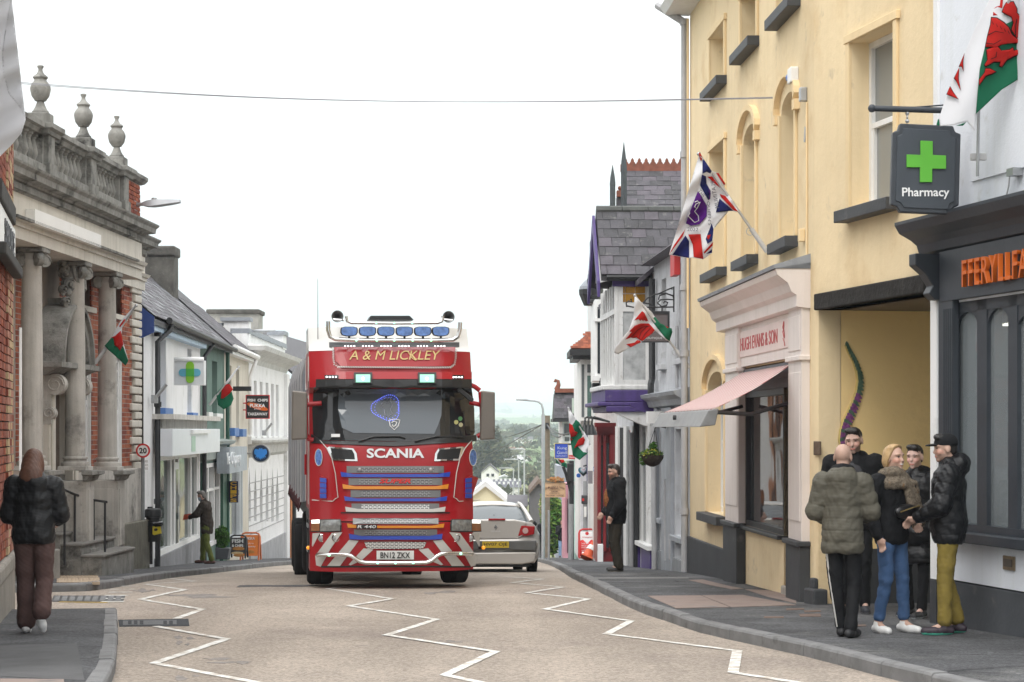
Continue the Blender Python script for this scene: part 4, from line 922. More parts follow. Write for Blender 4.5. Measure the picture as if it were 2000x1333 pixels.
# columns on pedestals
for xc,ytop,ybase in ((62,505,912),(147,531,919),(209.5,551,914)):
 u = ku(xc); zt_ = zA; z0 = kz(xc,919); h = zt_ - z0; r = .158; c = FK.pt(u,0,z0)
 co = MB().lathe(c,[(r * 1.0,.2),(r * 1.0,h * .35),(r * .97,h * .6),(r * .88,h - .2),(r * .93,h - .19),(r * .93,h - .17),(r * .88,h - .16),(r * .88,h - .08)],26).build('column',stone,BK,smooth=40)
 MB().lathe(c,[(r * 1.36,.06),(r * 1.4,.1),(r * 1.36,.13),(r * 1.12,.14),(r * 1.1,.17),(r * 1.22,.18),(r * 1.22,.205),(r * 1.0,.22)],26).build('column_base',stone,co,smooth=40)
 MB().fbox(FK,u - r * 1.42,u + r * 1.42,-r * 1.42,r * 1.42,z0 - .0,z0 + .065).build('base_plinth',stone,co,bevel=.008)
 MB().fbox(FK,u - r * 1.35,u + r * 1.35,-r * 1.35,r * 1.35,zt_ - .07,zt_ - .004).build('abacus',stone_dk,co,bevel=.01)
 for su in (-1,1):
  for sw in (-1,1):                      # four angle volutes
   d = (FK.d * su + FK.n * sw).normalized(); ax = d.cross(Vector((0,0,1))); p = FK.pt(u,0,zt_ - .17) + d * r * 1.22; v = MB()
   v.lathe(p - ax * .045,[(.06,0),(.1,.0),(.1,.09),(.06,.09),(.055,.1),(.001,.1)],14,axis=ax);
   v.tube([p + ax * .05 + (d * math.cos(t) + Vector((0,0,1)) * math.sin(t)) * (.085 - .011 * t) for t in [k * .6 for k in range(12)]],.012,5)
   v.build('volute',stone_dk,co,smooth=40)
 zp1 = z0 - .0; zg = FK.gz(u) - .4
 p = MB().fbox(FK,u - .24,u + .24,WW,.24,zg,zp1 - .16).build('pedestal',stone,BK,bevel=.01)
 MB().fbox(FK,u - .17,u + .17,.24,.255,zg + .85,zp1 - .3).build('pedestal_panel',stone,p,bevel=.006)
 MB().fbox(FK,u - .262,u - .24,-.16,.16,zg + .85,zp1 - .3).build('pedestal_panel',stone,p,bevel=.006)
 profile_run(FK,u - .25,u + .25,[(.24,zp1 - .17),(.28,zp1 - .14),(.3,zp1 - .08),(.37,zp1 - .06),(.37,zp1 - .005),(.1,zp1 - .002)],stone_dk,p,'pedestal_cap',ret=.9,w0=.2)
 MB().fbox(FK,u - .32,u + .32,WW,.33,zg - .3,FK.gz(u) + .42).build('pedestal_plinth',stone_dk,p,bevel=.02)
MB().fbox(FK,ku(116,WW),FK.len,WW - .05,WW + .1,-1.4,FK.z(170,922,WW)).build('dado',stone,BK,bevel=.01)
MB().fbox(FK,ku(165),FK.len,WW,WW + .2,-1.6,FK.z(240,1030)).build('dado_plinth',M('mossy_stone',(.2,.19,.155),.95,.25,3,.6,40,streak=.4,dirt=((.07,.08,.05),3,.25)),BK,bevel=.02)
# doorway: stone surround, consoles, arched niche over it
dz0 = FK.gz(3) + .45
d_ = MB().fbox(FK,dru0 + .05,dru1 - .05,WW - .16,WW - .1,dz0,drz).build('door',M('door_dark',(.05,.045,.04),.5,.2,4),BK)
for k_ in range(3): MB().fbox(FK,dru0 + .2,dru1 - .2,WW - .1,WW - .085,dz0 + .15 + k_ * .75,dz0 + .75 + k_ * .75).build('door_panel',M('door_dark'),d_,bevel=.01)
for a,b in ((dru0 - .3,dru0),(dru1 + .001,dru1 + .3)):
 o = MB().fbox(FK,a,b,WW - .05,WW + .22,dz0 - .4,drz + .25).build('door_jamb',stone_cl,BK,bevel=.012)
 MB().fbox(FK,a + .06,b - .06,WW + .22,WW + .25,dz0 - .4,drz + .2).build('jamb_panel',stone_cl,o,bevel=.01)
MB().fbox(FK,dru0,dru1,WW - .05,WW + .2,drz,drz + .25).build('door_head',stone_cl,BK,bevel=.012)
zn0 = drz + .45; un = (dru0 + dru1) / 2; nr = .72
profile_run(FK,dru0 - .5,dru1 + .5,[(WW + .2,zn0 - .2),(WW + .4,zn0 - .1),(WW + .5,zn0 - .08),(WW + .5,zn0),(WW + .1,zn0 + .01)],stone_dk,BK,'door_cornice',ret=.3,w0=WW)
for su in (-1,1):          # scrolled consoles
 v = MB(); uu = un + su * (dru1 - dru0 + .44) / 2
 for cz,cr,cw in ((zn0 - .34,.16,.3),(zn0 - .78,.1,.2)):
  p = FK.pt(uu - .09,WW + cw,cz); v.lathe(p,[(cr * .6,0),(cr,0),(cr,.18),(cr * .6,.18),(.001,.17)],18,axis=FK.d)
  for s_ in (-.012,.19): v.tube([p + FK.d * s_ + (FK.n * math.cos(t) + Vector((0,0,1)) * math.sin(t)) * cr * (.85 - .07 * t) for t in [k * .5 for k in range(18)]],.012,5)
 v.fbox(FK,uu - .085,uu + .085,WW,WW + .24,zn0 - .95,zn0 - .2); v.build('console',stone,BK,smooth=35)
n = 18; ring = MB();
for i in range(n):
 t0,t1 = math.pi * i / n,math.pi * (i + 1) / n
 for ra,rb,wa in ((nr,nr + .12,WW + .42),(nr - .1,nr,WW + .34),(nr + .12,nr + .18,WW + .48)):
  c = lambda r_,t,w_: FK.pt(un + r_ * math.cos(t) * 1.05,w_,zn0 + r_ * math.sin(t) * 1.05)
  ring.hexa([c(ra,t0,WW),c(ra,t1,WW),c(ra,t1,wa),c(ra,t0,wa),c(rb,t0,WW),c(rb,t1,WW),c(rb,t1,wa),c(rb,t0,wa)])
ring.build('niche_arch',stone_dk,BK)
m = MB(); m.prism([FK.pt(un + (nr - .1) * math.cos(t) * 1.05,WW + .02,zn0 + (nr - .1) * math.sin(t) * 1.05) for t in [math.pi * k / 16 for k in range(17)]],FK.n * .05); m.build('niche_back',M('niche_stone',(.45,.41,.34),.9,.2,3),BK)
# carved cartouche above the niche
zc_ = zn0 + nr * 1.2; ct = MB(); ct.fbox(FK,un - .16,un + .16,WW,WW + .42,zc_ - .12,zc_ + .16)
ct.ball(FK.pt(un,WW + .3,zc_ + .75),.33,18,sc=(.55,.8,1.15)); ct.ball(FK.pt(un,WW + .56,zc_ + .98),.11,12)
for su in (-1,1):
 for (du,dz,rr,ww_) in ((.26,1.24,.14,.42),(.34,.95,.09,.42),(.3,.6,.08,.4),(.22,.36,.12,.42),(.34,.28,.07,.36),(.12,1.18,.08,.5),(.3,.1,.07,.4),(.36,.75,.07,.38)):
  p = FK.pt(un + su * du,WW + ww_ * .85,zc_ + dz)
  ct.lathe(p - FK.n * .05 + FK.d * 0,[(rr * .5,0),(rr,.02),(rr,.1),(rr * .75,.12),(rr * .7,.09),(rr * .3,.09),(rr * .28,.14),(.001,.14)],12,axis=(FK.n + FK.d * (-.8)).normalized())
  ct.ball(p + FK.d * su * rr * .8 + Vector((0,0,-rr)),rr * .6,8)
 ct.tube([FK.pt(un + su * (.1 + .16 * math.sin(k * .45)),WW + .5 - .02 * k,zc_ + .3 + k * .1) for k in range(10)],[.05 - .002 * k for k in range(10)],7)
ct.build('carved_cartouche',stone_dk,BK,smooth=50)
# steps rising to the door, near end in view
for i,(xe,yt) in enumerate(((207,1084),(167,1062),(128,1042))):
 we = FK.u(1000) and 0
 Yn = 30.3; X_ = (xe - HX) / F * (Yn + .3); base = FK.pt(FK.uz(150,840)[0],0,0)
 u_n = (Vector((X_,Yn,0)) - FK.a).dot(FK.d); w_e = (Vector((X_,Yn,0)) - FK.a).dot(FK.n); zt_ = ZC - (yt - HY) / F * Yn
 MB().fbox(FK,u_n - .02 * i,u_n + 2.1,WW,w_e,-1.6,zt_ - .045).build('step',stone_dk,BK)
 MB().fbox(FK,u_n - .02 * i - .03,u_n + 2.1,WW,w_e + .03,zt_ - .045,zt_).build('step_nosing',M('step_top',(.2,.19,.175),.9,.2,4,.4,50),BK,bevel=.015)
hr = thing('step_handrail','thin black iron handrail climbing the bank steps','handrail',(-6.3,30.3,zr(30.3) + PH))
for x,y0,y1,Y in ((126,990,1104,29.9),(146,965,1062,30.8),(183,977,1078,31.3),(205,982,1098,31.0)):
 MB().tube([P(x,y0,Y),P(x,y1,Y)],.018,8).build('post',black_paint,hr,smooth=50)
MB().tube([P(116,953,30.2),P(146,966,30.8),P(183,977,31.3),P(208,981,31.0)],.02,8).build('rail',black_paint,hr,smooth=50)
MB().tube([P(124,989,29.9),P(130,985,29.9),P(131,998,29.9)],.025,8).build('rail_end',black_paint,hr,smooth=50)
# street lamp on the parapet
sl = thing('wall_street_lamp','grey LED street lamp bracketed off the bank parapet','street lamp',P(262,400,37.1))
Yl = 37.1
MB().box(P(256,0,Yl).x,P(266,0,Yl).x,Yl - .15,Yl + .15,P(0,414,Yl).z,P(0,388,Yl).z).build('bracket_plate',steel,sl,bevel=.01)
MB().tube([P(264,400,Yl),P(282,399,Yl)],.035,8).build('bracket_arm',steel,sl)
m = MB(); prof = [(278,396,402,.05),(287,393,404,.12),(300,391,404,.16),(315,391,402,.17),(335,391,399,.16),(352,391,396,.1)]
vs = []
for x,ya,yb,hw in prof: vs += [P(x,yb,Yl) + Vector((0,-hw,0)),P(x,yb,Yl) + Vector((0,hw,0)),P(x,ya,Yl) + Vector((0,hw * .7,0)),P(x,ya,Yl) + Vector((0,-hw * .7,0))]
m.add(vs,[(i * 4 + j,i * 4 + (j + 1) % 4,i * 4 + 4 + (j + 1) % 4,i * 4 + 4 + j) for i in range(5) for j in range(4)] + [(0,1,2,3),(20,23,22,21)]); m.build('lamp_head',M('lamp_grey',(.38,.39,.41),.45,.1,5),sl,smooth=40)
MB().tube([P(301,391,Yl),P(301,387,Yl)],.05,8).build('sensor',steel,sl)
# ---------------------------------------------------------------- nearest left: brick building
B0 = Fac((-5.53 + .196 * 8,14.0),(-5.53,22.0),'L')
B0.n = Vector((B0.d.y,-B0.d.x,0));
if B0.n.x < 0: B0.n = -B0.n
T0 = thing('brick_building','red and cream brick building with white lettered sign, at the near left','building',B0.pt(6,0,zr(20) + PH))
mixb = [redb[0],redb[2],M('cream_brick',(.48,.36,.22),.85,.2,9,.4,60),M('pink_brick',(.4,.2,.15),.85,.2,9,.4,60)]
MB().fbox(B0,0,B0.len - .01,-5,-.025,-1,9).build('rear_wall',mortar_dk,T0)
MB().fbox(B0,B0.len - .01,B0.len,-5,-.03,-1,9).build('end_wall',mortar_dk,T0)
c0_ = [0]; ul = B0.len
zpl = B0.z(12,1085);
bricks(B0,T0,[(ul - 2.8,ul - 1.13)],zpl,6.4,0,[redb[1],redb[0],M('dull_brick',(.26,.1,.07),.85,.2,9,.15,60)],bl=.23,bh=.088,counter=c0_,cap=300)
bricks(B0,T0,[(ul - 1.125,ul)],zpl,6.4,.02,mixb[2:] + mixb[2:] + [redb[1]],bl=.225,bh=.088,counter=c0_,cap=300)
MB().fbox(B0,ul - 3,ul + .02,-.2,.04,-1.5,zpl - .03).build('stone_plinth',M('plinth_stone',(.3,.28,.25),.9,.2,2,.5,40,streak=.3,dirt=((.12,.12,.1),2,.2)),T0,bevel=.03)
MB().fbox(B0,ul - 3,ul + .03,-.2,.06,zpl - .2,zpl - .01).build('plinth_cap',M('plinth_stone'),T0,bevel=.04)
sz1,sz0 = B0.z(10,437),B0.z(10,512)
for z_,h_,e_,w_ in ((B0.z(10,418),.2,1.0,.1),(B0.z(16,530),.12,.35,.14)):
 MB().fbox(B0,ul - 3.5,ul - e_,.03,w_,z_ - h_ / 2,z_ + h_ / 2).build('string_course',M('lead_dark',(.06,.058,.055),.8,.2,4),T0,bevel=.02)
so = MB().fbox(B0,ul - 3.5,ul - .55,.03,.07,sz0,sz1).build('sign_board',white_paint,T0,bevel=.01)
me = text('S PALACE',B0.pt(ul - 1.75,.072,(sz0 + sz1) / 2),B0.d,(0,0,1),width=1.75,height=(sz1 - sz0) * .62,mat=M('sign_black',(.05,.05,.055),.5),parent=so,extrude=.01,bold=.02)
MB().tube([P(40,640,27.3),P(40,920,27.3)],.02,6).build('white_downpipe',white_paint,BK)
# ---------------------------------------------------------------- white and green slate-roofed building
FW = Fac((-5.55 - .0386 * 37.9,37.9),(-5.55 - .0386 * 52.4,52.4),'L'); wu_ = FW.u
blue_p = M('blue_paint',(.06,.16,.42),.5,.12,4,.1,30,streak=.15)
blue_rev = M('pale_blue_paint',(.5,.62,.8),.7,.06,4)
green_p = M('green_render',(.145,.22,.19),.8,.1,2,.2,30,streak=.2,dirt=((.1,.14,.12),3,.05))
TW = thing('slate_roofed_shop','white and green shop with long slate roof, blue sills and blank sign box','building',FW.pt(3,0,FW.gz(3)))
ez_ = FW.z(303,630); ugr = wu_(391)
zsf = FW.z(340,818)
wh = [(wu_(311),wu_(324),FW.z(316,797),FW.z(324,664)),(wu_(366),wu_(374),FW.z(369,806),FW.z(374,682))]
sh = (wu_(303),wu_(388),FW.gz(3) + .25,FW.z(345,890))
wall(FW,0,ugr,-2,ez_,wh + [sh],.22,white_render,TW)
gh = [(wu_(398),wu_(404),FW.z(400,805),FW.z(400,690)),(wu_(414),wu_(424),FW.z(420,808),FW.z(420,706))]
gs = (wu_(396),wu_(428),FW.gz(10) + .3,FW.z(410,905))
wall(FW,ugr + .001,FW.len,-2,ez_ - .02,gh + [gs],.22,green_p,TW,name='green_wall')
for h in wh:
 window(FW,TW,h[0],h[1],h[2],h[3],-.18,blue_rev,grey_glass,.07,sill=(blue_p,.14,.16,.1))
for h in gh: window(FW,TW,h[0],h[1],h[2],h[3],-.18,white_paint,dark_glass,.07,sill=(white_paint,.14,.12,.1))
MB().fbox(FW,-.02,0,-3.2,.0,-2,ez_ + .1).build('end_wall',M('brown_render',(.075,.066,.055),.9,.2,2,.3,30),TW)
MB().fbox(FW,.01,FW.len,-6,-.35,-2,ez_).build('rear_wall',white_render,TW)
# shopfront: fascia tray, blank light box, glass
MB().fbox(FW,wu_(301),ugr,.0,.16,FW.z(340,884),zsf).build('fascia',M('peeling_fascia',(.62,.6,.56),.8,.1,3,.3,30,streak=.5,dirt=((.2,.17,.13),3,.12)),TW)
bxs = wu_(327,.3),wu_(409,.3)
lb_ = MB().fbox(FW,bxs[0],ugr + .6,.16,.4,FW.z(368,888,.3),FW.z(368,838,.3)).build('light_box',M('lightbox_white',(.72,.74,.77),.35,.05,2,dirt=((.55,.57,.6),2,.1)),TW,bevel=.01)
MB().fbox(FW,bxs[0],ugr + .6,.0,.42,FW.z(368,818,.3) - .03,FW.z(368,814,.3) + .03).build('fascia_cap',M('peeling_fascia'),TW)
MB().fbox(FW,wu_(374,.42),wu_(408,.42),.38,.46,FW.z(390,847,.42),FW.z(390,840,.42)).build('light_tube',white_paint,lb_)
MB().fbox(FW,wu_(375,.41),wu_(382,.41),.4,.41,FW.z(378,882,.41),FW.z(378,852,.41)).build('faded_logo',M('faded_green',(.4,.58,.45),.5,.1),lb_)
sg_ = glass('shop_glass_left',(.1,.13,.12),.03,clear=.25)
fr = MB(); z0_,z1_ = sh[2],sh[3]
for x in (303,336,343,351,375,387): u = wu_(x); fr.fbox(FW,u - .07,u + .07,-.14,-.02,z0_,z1_)
fr.fbox(FW,sh[0],sh[1],-.14,-.0,z0_ + .0,z0_ + .1); fr.fbox(FW,sh[0],sh[1],-.14,-.02,z1_ - .08,z1_)
sw_ = fr.build('shop_window',white_paint,TW)
for a,b in ((303,336),(351,375),(375,387)): MB().fbox(FW,wu_(a),wu_(b),-.1,-.09,z0_,z1_).build('pane',sg_,sw_)
dd = MB().fbox(FW,wu_(343.5),wu_(350.5),-.08,-.02,z0_ - .15,z1_ - .15).build('shop_door',M('door_white_frame',(.7,.71,.7),.4),TW); MB().fbox(FW,wu_(345),wu_(350),-.02,-.012,z0_ + .1,z1_ - .3).build('pane',sg_,dd); MB().box(0,.03,0,.06,0,.25).build('handle',steel,dd,local=False).location = FW.pt(wu_(346),.02,z0_ + .9)
MB().fbox(FW,wu_(301),ugr,-.1,.05,-2,z0_ - .003).build('stall_riser',M('grey_riser',(.28,.28,.29),.85,.15,3,.3,40,streak=.2),TW)
m = MB(); m.quad(FW.pt(sh[0],-.34,z0_),FW.pt(sh[1],-.34,z0_),FW.pt(sh[1],-.34,z1_),FW.pt(sh[0],-.34,z1_)); m.build('shop_room',M('shop_dim',(.12,.14,.12),.9,.4,1.5),TW)
# green shopfront
fr = MB()
for x in (396,406,417,428): u = wu_(x); fr.fbox(FW,u - .06,u + .06,-.12,.02,gs[2],gs[3])
fr.fbox(FW,gs[0],gs[1],-.12,.02,gs[2],gs[2] + .1); fr.fbox(FW,gs[0],gs[1],-.12,.02,gs[3] - .1,gs[3]); zt_ = lerp(gs[2],gs[3],.68); fr.fbox(FW,gs[0],gs[1],-.12,.01,zt_ - .03,zt_ + .03)
go = fr.build('shop_window',white_paint,TW)
MB().fbox(FW,gs[0],gs[1],-.1,-.08,gs[2],gs[3]).build('pane',grey_glass,go)
profile_run(FW,ugr + .1,FW.len + .2,[(0,FW.z(410,905) + .05),(.08,FW.z(410,905) + .1),(.1,FW.z(410,872)),(.26,FW.z(410,868)),(.3,FW.z(410,862)),(0,FW.z(410,858))],M('green_grey',(.33,.38,.36),.6,.1,3,streak=.3),TW,'shop_cornice')
MB().fbox(FW,wu_(429),wu_(437),0,.09,-2,FW.z(430,905)).build('green_pilaster',M('dark_green_paint',(.03,.1,.07),.5),TW)
MB().fbox(FW,wu_(391),wu_(396),0,.05,-2,FW.z(392,905)).build('green_pilaster',M('dark_green_paint'),TW)
# roof of slates, gutter, fascia, chimney
pit = R(41); Bv = (-FW.n * math.cos(pit) + Vector((0,0,math.sin(pit)))); O = FW.pt(-.15,.22,ez_ + .03); Lb = 4.2
rf = MB(); p0 = O - Vector((0,0,.06)); rf.prism([p0,p0 + FW.d * (FW.len + .15),p0 + FW.d * (FW.len + .15) + Bv * Lb,p0 + Bv * Lb],Vector((0,0,-.1)))
rf = rf.build('roof',slate_mats[2],TW)
rb = MB(); q = p0 + Bv * Lb; B2 = (-FW.n * math.cos(pit) - Vector((0,0,math.sin(pit)))); rb.prism([q,q + FW.d * (FW.len + .15),q + FW.d * (FW.len + .15) + B2 * Lb,q + B2 * Lb],Vector((0,0,-.1))); rb.build('roof_rear',slate_mats[2],TW)
slates(rf,O,FW.d,FW.len + .15,Bv,Lb,.36,.2,slate_mats + [M('slate_pale',(.14,.145,.155),.5,.2,6,.4,40)],cap=290,lift=0)
MB().tube([FW.pt(wu_(301),.3,ez_ + .03),FW.pt(FW.len,.3,ez_ - .03)],.065,8).build('gutter',black_paint,TW)
MB().fbox(FW,.1,wu_(389),.0,.18,ez_ - .22,ez_ - .02).build('fascia_board',M('pale_blue_board',(.42,.55,.68),.6,.1,3,streak=.3),TW)
m = MB(); m.prism([FW.pt(-.1,.22,ez_ + .02),FW.pt(-.1,.22,ez_ - .28),FW.pt(-.1,-.15,ez_ - .45),FW.pt(-.1,-.45,ez_ - .3),FW.pt(-.1,-1.3,ez_ + .8),FW.pt(-.1,-1.3,ez_ + 1.2)],FW.d * -.06); m.build('barge_board',M('deep_blue_paint',(.03,.07,.26),.5,.1,3),TW)
pipe(TW,[FW.pt(wu_(306),.3,ez_),FW.pt(wu_(305),.27,ez_ - .15),FW.pt(wu_(298),.1,ez_ - .4),FW.pt(wu_(298),.1,FW.gz(1))],.055,black_paint,collars=[FW.pt(wu_(298),.1,FW.z(297,y)) for y in (652,790,980)])
pipe(TW,[FW.pt(wu_(398),.28,ez_),FW.pt(ugr,.1,ez_ - .4),FW.pt(ugr,.1,FW.gz(9))],.055,black_paint)
pipe(TW,[FW.pt(FW.len - .1,.1,ez_ - .1),FW.pt(FW.len - .1,.1,FW.gz(14))],.055,M('dark_green_paint'))
cm = M('chimney_render',(.11,.105,.095),.95,.3,3,.7,20,dirt=[((.32,.31,.27),12,.0),((.05,.05,.05),2,.2)])
Yc = 51.6; ch_ = MB(); pbox(ch_,283,339,500,600,Yc,.75); co = ch_.build('chimney',cm,TW,bevel=.03)
k = MB(); pbox(k,279,342,480,500,Yc - .06,.87); k.build('chimney_cap',cm,co,bevel=.05)
# ---------------------------------------------------------------- cream building
F4 = Fac((FW.pt(FW.len,0,0).x,52.42),(-5.55 - .0386 * 59.2,59.2),'L'); u4 = F4.u
cream = M('cream_render',(.64,.6,.51),.85,.05,1.5,.2,30,streak=.22,dirt=((.4,.37,.3),2,.05))
T4 = thing('cream_chip_shop','narrow cream building with blue sills and grey projecting shop sign','building',F4.pt(2,0,F4.gz(2)))
e4 = F4.z(445,690)
h4 = [(u4(445),u4(452),F4.z(448,836),F4.z(450,714)),(u4(461),u4(467),F4.z(463,838),F4.z(464,722)),(u4(443),u4(474),F4.gz(2) + .1,F4.z(455,918))]
wall(F4,0,F4.len,-3.5,e4,h4,.25,cream,T4)
for h in h4[:2]: window(F4,T4,h[0],h[1],h[2],h[3],-.2,white_paint,dark_glass,.07,sill=(blue_p,.2,.22,.12))
MB().fbox(F4,0,F4.len,-6,-.4,-3,e4).build('rear_wall',cream,T4)
MB().fbox(F4,0,F4.len,-.02,.2,e4 - .05,e4 + .12).build('white_gutter_board',white_paint,T4)
MB().tube([F4.pt(0,.28,e4 + .12),F4.pt(F4.len,.28,e4 + .1)],.08,8).build('gutter',white_paint,T4)
pipe(T4,[F4.pt(F4.len - .3,.25,e4),F4.pt(F4.len - .5,.1,e4 - .5),F4.pt(F4.len - .5,.1,F4.z(470,850))],.06,white_paint)
O4 = F4.pt(0,.2,e4 + .14); r4 = MB().prism([O4,O4 + F4.d * F4.len,O4 + F4.d * F4.len + Bv * 3.9,O4 + Bv * 3.9],Vector((0,0,-.1))).build('roof',slate_mats[2],T4)
slates(r4,O4,F4.d,F4.len,Bv,2.2,.36,.2,slate_mats,cap=240,lift=.02)
MB().prism([O4 + Bv * 3.9,O4 + F4.d * F4.len + Bv * 3.9,O4 + F4.d * F4.len + Bv * 3.9 + B2 * 3.9,O4 + Bv * 3.9 + B2 * 3.9],Vector((0,0,-.1))).build('roof_rear',slate_mats[2],T4)
bs = MB(); bs.fbox(F4,u4(439,.3),u4(474,.3),.1,.42,F4.z(455,922,.3),F4.z(455,874,.3)); bs = bs.build('projecting_fascia',M('sign_grey',(.34,.38,.42),.5,.15,3,streak=.25),T4)
text("Ye Chippery",F4.pt((u4(441,.43) + u4(472,.43)) / 2,.43,F4.z(455,898,.43)),F4.d,(0,0,1),width=3.6,height=.4,mat=M('pale_letters',(.75,.78,.8),.5),parent=bs,extrude=.01)
fr = MB(); hh = h4[2]
for x in (443,449,469,474): fr.fbox(F4,u4(x) - .07,u4(x) + .07,-.1,0,hh[2],hh[3])
fr.fbox(F4,hh[0],hh[1],-.1,0,hh[2],hh[2] + .5); fo = fr.build('shop_window',M('pale_frame',(.62,.66,.68),.5),T4)
MB().fbox(F4,hh[0],hh[1],-.14,-.12,hh[2],hh[3]).build('pane',grey_glass,fo)
# ---------------------------------------------------------------- white bank with pointed arches
F5 = Fac((-7.83 ,59.25),(-7.83 - .0129 * 11.2,70.4),'L'); u5 = F5.u
T5 = thing('white_bank','white painted bank with parapet, narrow upper windows and pointed arches','building',F5.pt(3,0,F5.gz(3)))
zp5 = F5.z(487,642); zc5 = F5.z(478,690); zl5 = F5.z(480,862)
xs5 = (487,498.5,510,521.5,532,541.5)
w5 = [(u5(x - 2.6),u5(x + 2.8),F5.z(x,852),F5.z(x,742 + i * 2)) for i,x in enumerate(xs5)]
g5 = [(u5(x - 2.6),u5(x + 2.8),F5.z(x,1020),F5.z(x,914)) for i,x in enumerate(xs5)]
wall(F5,0,F5.len,-4.5,zc5,w5 + g5,.3,white_render,T5)
MB().fbox(F5,.02,F5.len,-8,-.4,-4,zc5).build('rear_wall',white_render,T5)
for h in w5: window(F5,T5,h[0],h[1],h[2],h[3],-.22,white_paint,grey_glass,.09,sill=(white_paint,.12,.25,.1))
for h in g5:
 window(F5,T5,h[0],h[1],h[2],h[3] - .0,-.22,white_paint,grey_glass,.09,sash=False,bars=((),(.3,.55,.78)))
 um = (h[0] + h[1]) / 2; m = MB()
 for s in (-1,1):
  cu = h[1] if s > 0 else h[0]
  m.prism([F5.pt(cu,.002,h[3] + .01),F5.pt(um,.002,h[3] + .01),F5.pt(um + s * (h[1] - h[0]) * .22,.002,h[3] - .4),F5.pt(cu,.002,h[3] - .85)],F5.n * -.2)
 m.build('pointed_head',white_render,T5)
profile_run(F5,-.1,F5.len + .1,[(0,zc5 - .25),(.06,zc5 - .1),(.2,zc5),(.5,zc5 + .12),(.55,zc5 + .25),(.1,zc5 + .32)],M('grimy_white',(.6,.6,.58),.85,.1,3,.3,30,streak=.4,dirt=((.2,.2,.19),3,.15)),T5,'cornice',ret=.5)
profile_run(F5,-.1,F5.len + .3,[(0,zl5 - .5),(.12,zl5 - .4),(.18,zl5 - .15),(.4,zl5 - .05),(.42,zl5 + .02),(0,zl5 + .1)],M('grimy_white'),T5,'string_course',ret=.5)
MB().fbox(F5,0,F5.len,-.5,-.05,zc5 + .2,zp5 - .15).build('parapet',white_render,T5); MB().fbox(F5,0,F5.len,-.55,.02,zp5 - .15,zp5).build('parapet_cap',lead,T5)
m = MB(); pbox(m,434,486,627,690,59.3,.5); m.build('end_pier',white_render,T5); m = MB(); pbox(m,430,489,620,627,59.22,.6); m.build('pier_cap',lead,T5)
m = MB(); pbox(m,413,437,637,700,59.35,.4); m.build('end_parapet',white_render,T5); m = MB(); pbox(m,411,437,631,637,59.3,.5); m.build('parapet_cap',lead,T5)
m = MB(); zfar = F5.len; m.fbox(F5,zfar - 1.2,zfar,-.5,0,zp5 - .2,zp5 + .28); m.build('end_pier',white_render,T5); m = MB().fbox(F5,zfar - 1.3,zfar + .1,-.55,.06,zp5 + .28,zp5 + .42).build('pier_cap',lead,T5)
Ych = 63; m = MB(); pbox(m,405,504,612,700,Ych,1.2); co = m.build('chimney',M('pale_chimney',(.36,.35,.32),.95,.2,3,.5,25,dirt=((.15,.15,.13),4,.1)),T5); m = MB(); pbox(m,402,507,604,613,Ych - .1,1.4); m.build('chimney_cap',cm,co,bevel=.04)
for s in range(7):                 # rusticated courses of the ground floor
 zz_ = F5.z(480,945 + s * 17); MB().fbox(F5,0,F5.len,-.0,.012,zz_ - .03,zz_).build('course_groove',M('groove_grey',(.4,.4,.4),.9),T5)
MB().fbox(F5,0,F5.len,0,.06,-4.5,F5.z(500,1068)).build('plinth',M('grey_plinth_paint',(.38,.38,.39),.8,.15,2,streak=.2),T5)
MB().fbox(F5,F5.len - .9,F5.len,.0,.12,-4.5,zc5 - .3).build('corner_pilaster',white_render,T5)
# eagle roundel on the wall
c = F5.pt(u5(509,.2),.2,F5.z(509,886,.2)); er = thing('eagle_roundel','round dark roundel with light blue eagle on the white bank','sign',c)
Yr = 58.4; c = P(509,886,Yr)
MB().lathe(c + Vector((0,.12,0)),[(.25,0),(.27,0),(.27,.14),(.245,.14),(.245,.11),(.001,.11)],32,axis=(0,-1,0)).build('rim',steel,er,smooth=40)
MB().lathe(c + Vector((0,.02,0)),[(.24,0),(.24,.02),(.001,.02)],32,axis=(0,-1,0)).build('disc',M('navy_disc',(.01,.03,.08),.4),er)
half = [(0,.13),(.03,.16),(.05,.14),(.06,.11),(.1,.13),(.16,.13),(.19,.06),(.18,-.02),(.13,-.05),(.16,-.13),(.1,-.08),(.11,-.16),(.06,-.1),(.05,-.17),(.02,-.13),(0,-.2)]
half = [(x,z) for x,z in half]; full = half + [(-x,z) for x,z in half[::-1]][1:-1]
MB().prism([c + Vector((x,-.004,z)) for x,z in full],(0,-.02,0)).build('eagle',M('eagle_blue',(.03,.25,.75),.4),er)
MB().tube([c + Vector((0,.1,0)),c + Vector((-.45,.15,0))],.03,8).build('bracket',steel,er)
# further left: dark building glimpsed beside the lorry
F6 = Fac((-7.95,70.8),(-7.0,92),'L')
T6 = thing('brown_terrace_house','brown house with slate roof and orange brick trim beyond the white bank','building',F6.pt(5,0,F6.gz(5)))
z6 = F6.z(565,740); MB().fbox(F6,1.3,F6.len,-7,0,-6,z6).build('wall',white_render,T6); MB().fbox(F6,0,1.3,-7,0,-6,z6).build('end_bay',M('brown_house_render',(.2,.16,.13),.9,.15,2),T6)  # unseen stretch of wall, whitened so the butcher's glass reflects something pale
O6 = F6.pt(0,.3,z6); MB().prism([O6,O6 + F6.d * F6.len,O6 + F6.d * F6.len + Bv * 3,O6 + Bv * 3],Vector((0,0,.1))).build('roof',slate_mats[0],T6)
MB().fbox(F6,0,F6.len,.3,.5,z6 - .2,z6 + .05).build('gutter_board',white_paint,T6)
MB().fbox(F6,.1,1.2,.0,.06,-6,z6 - .3).build('brick_pilaster',M('orange_brick',(.5,.2,.08),.85,.2,6),T6)
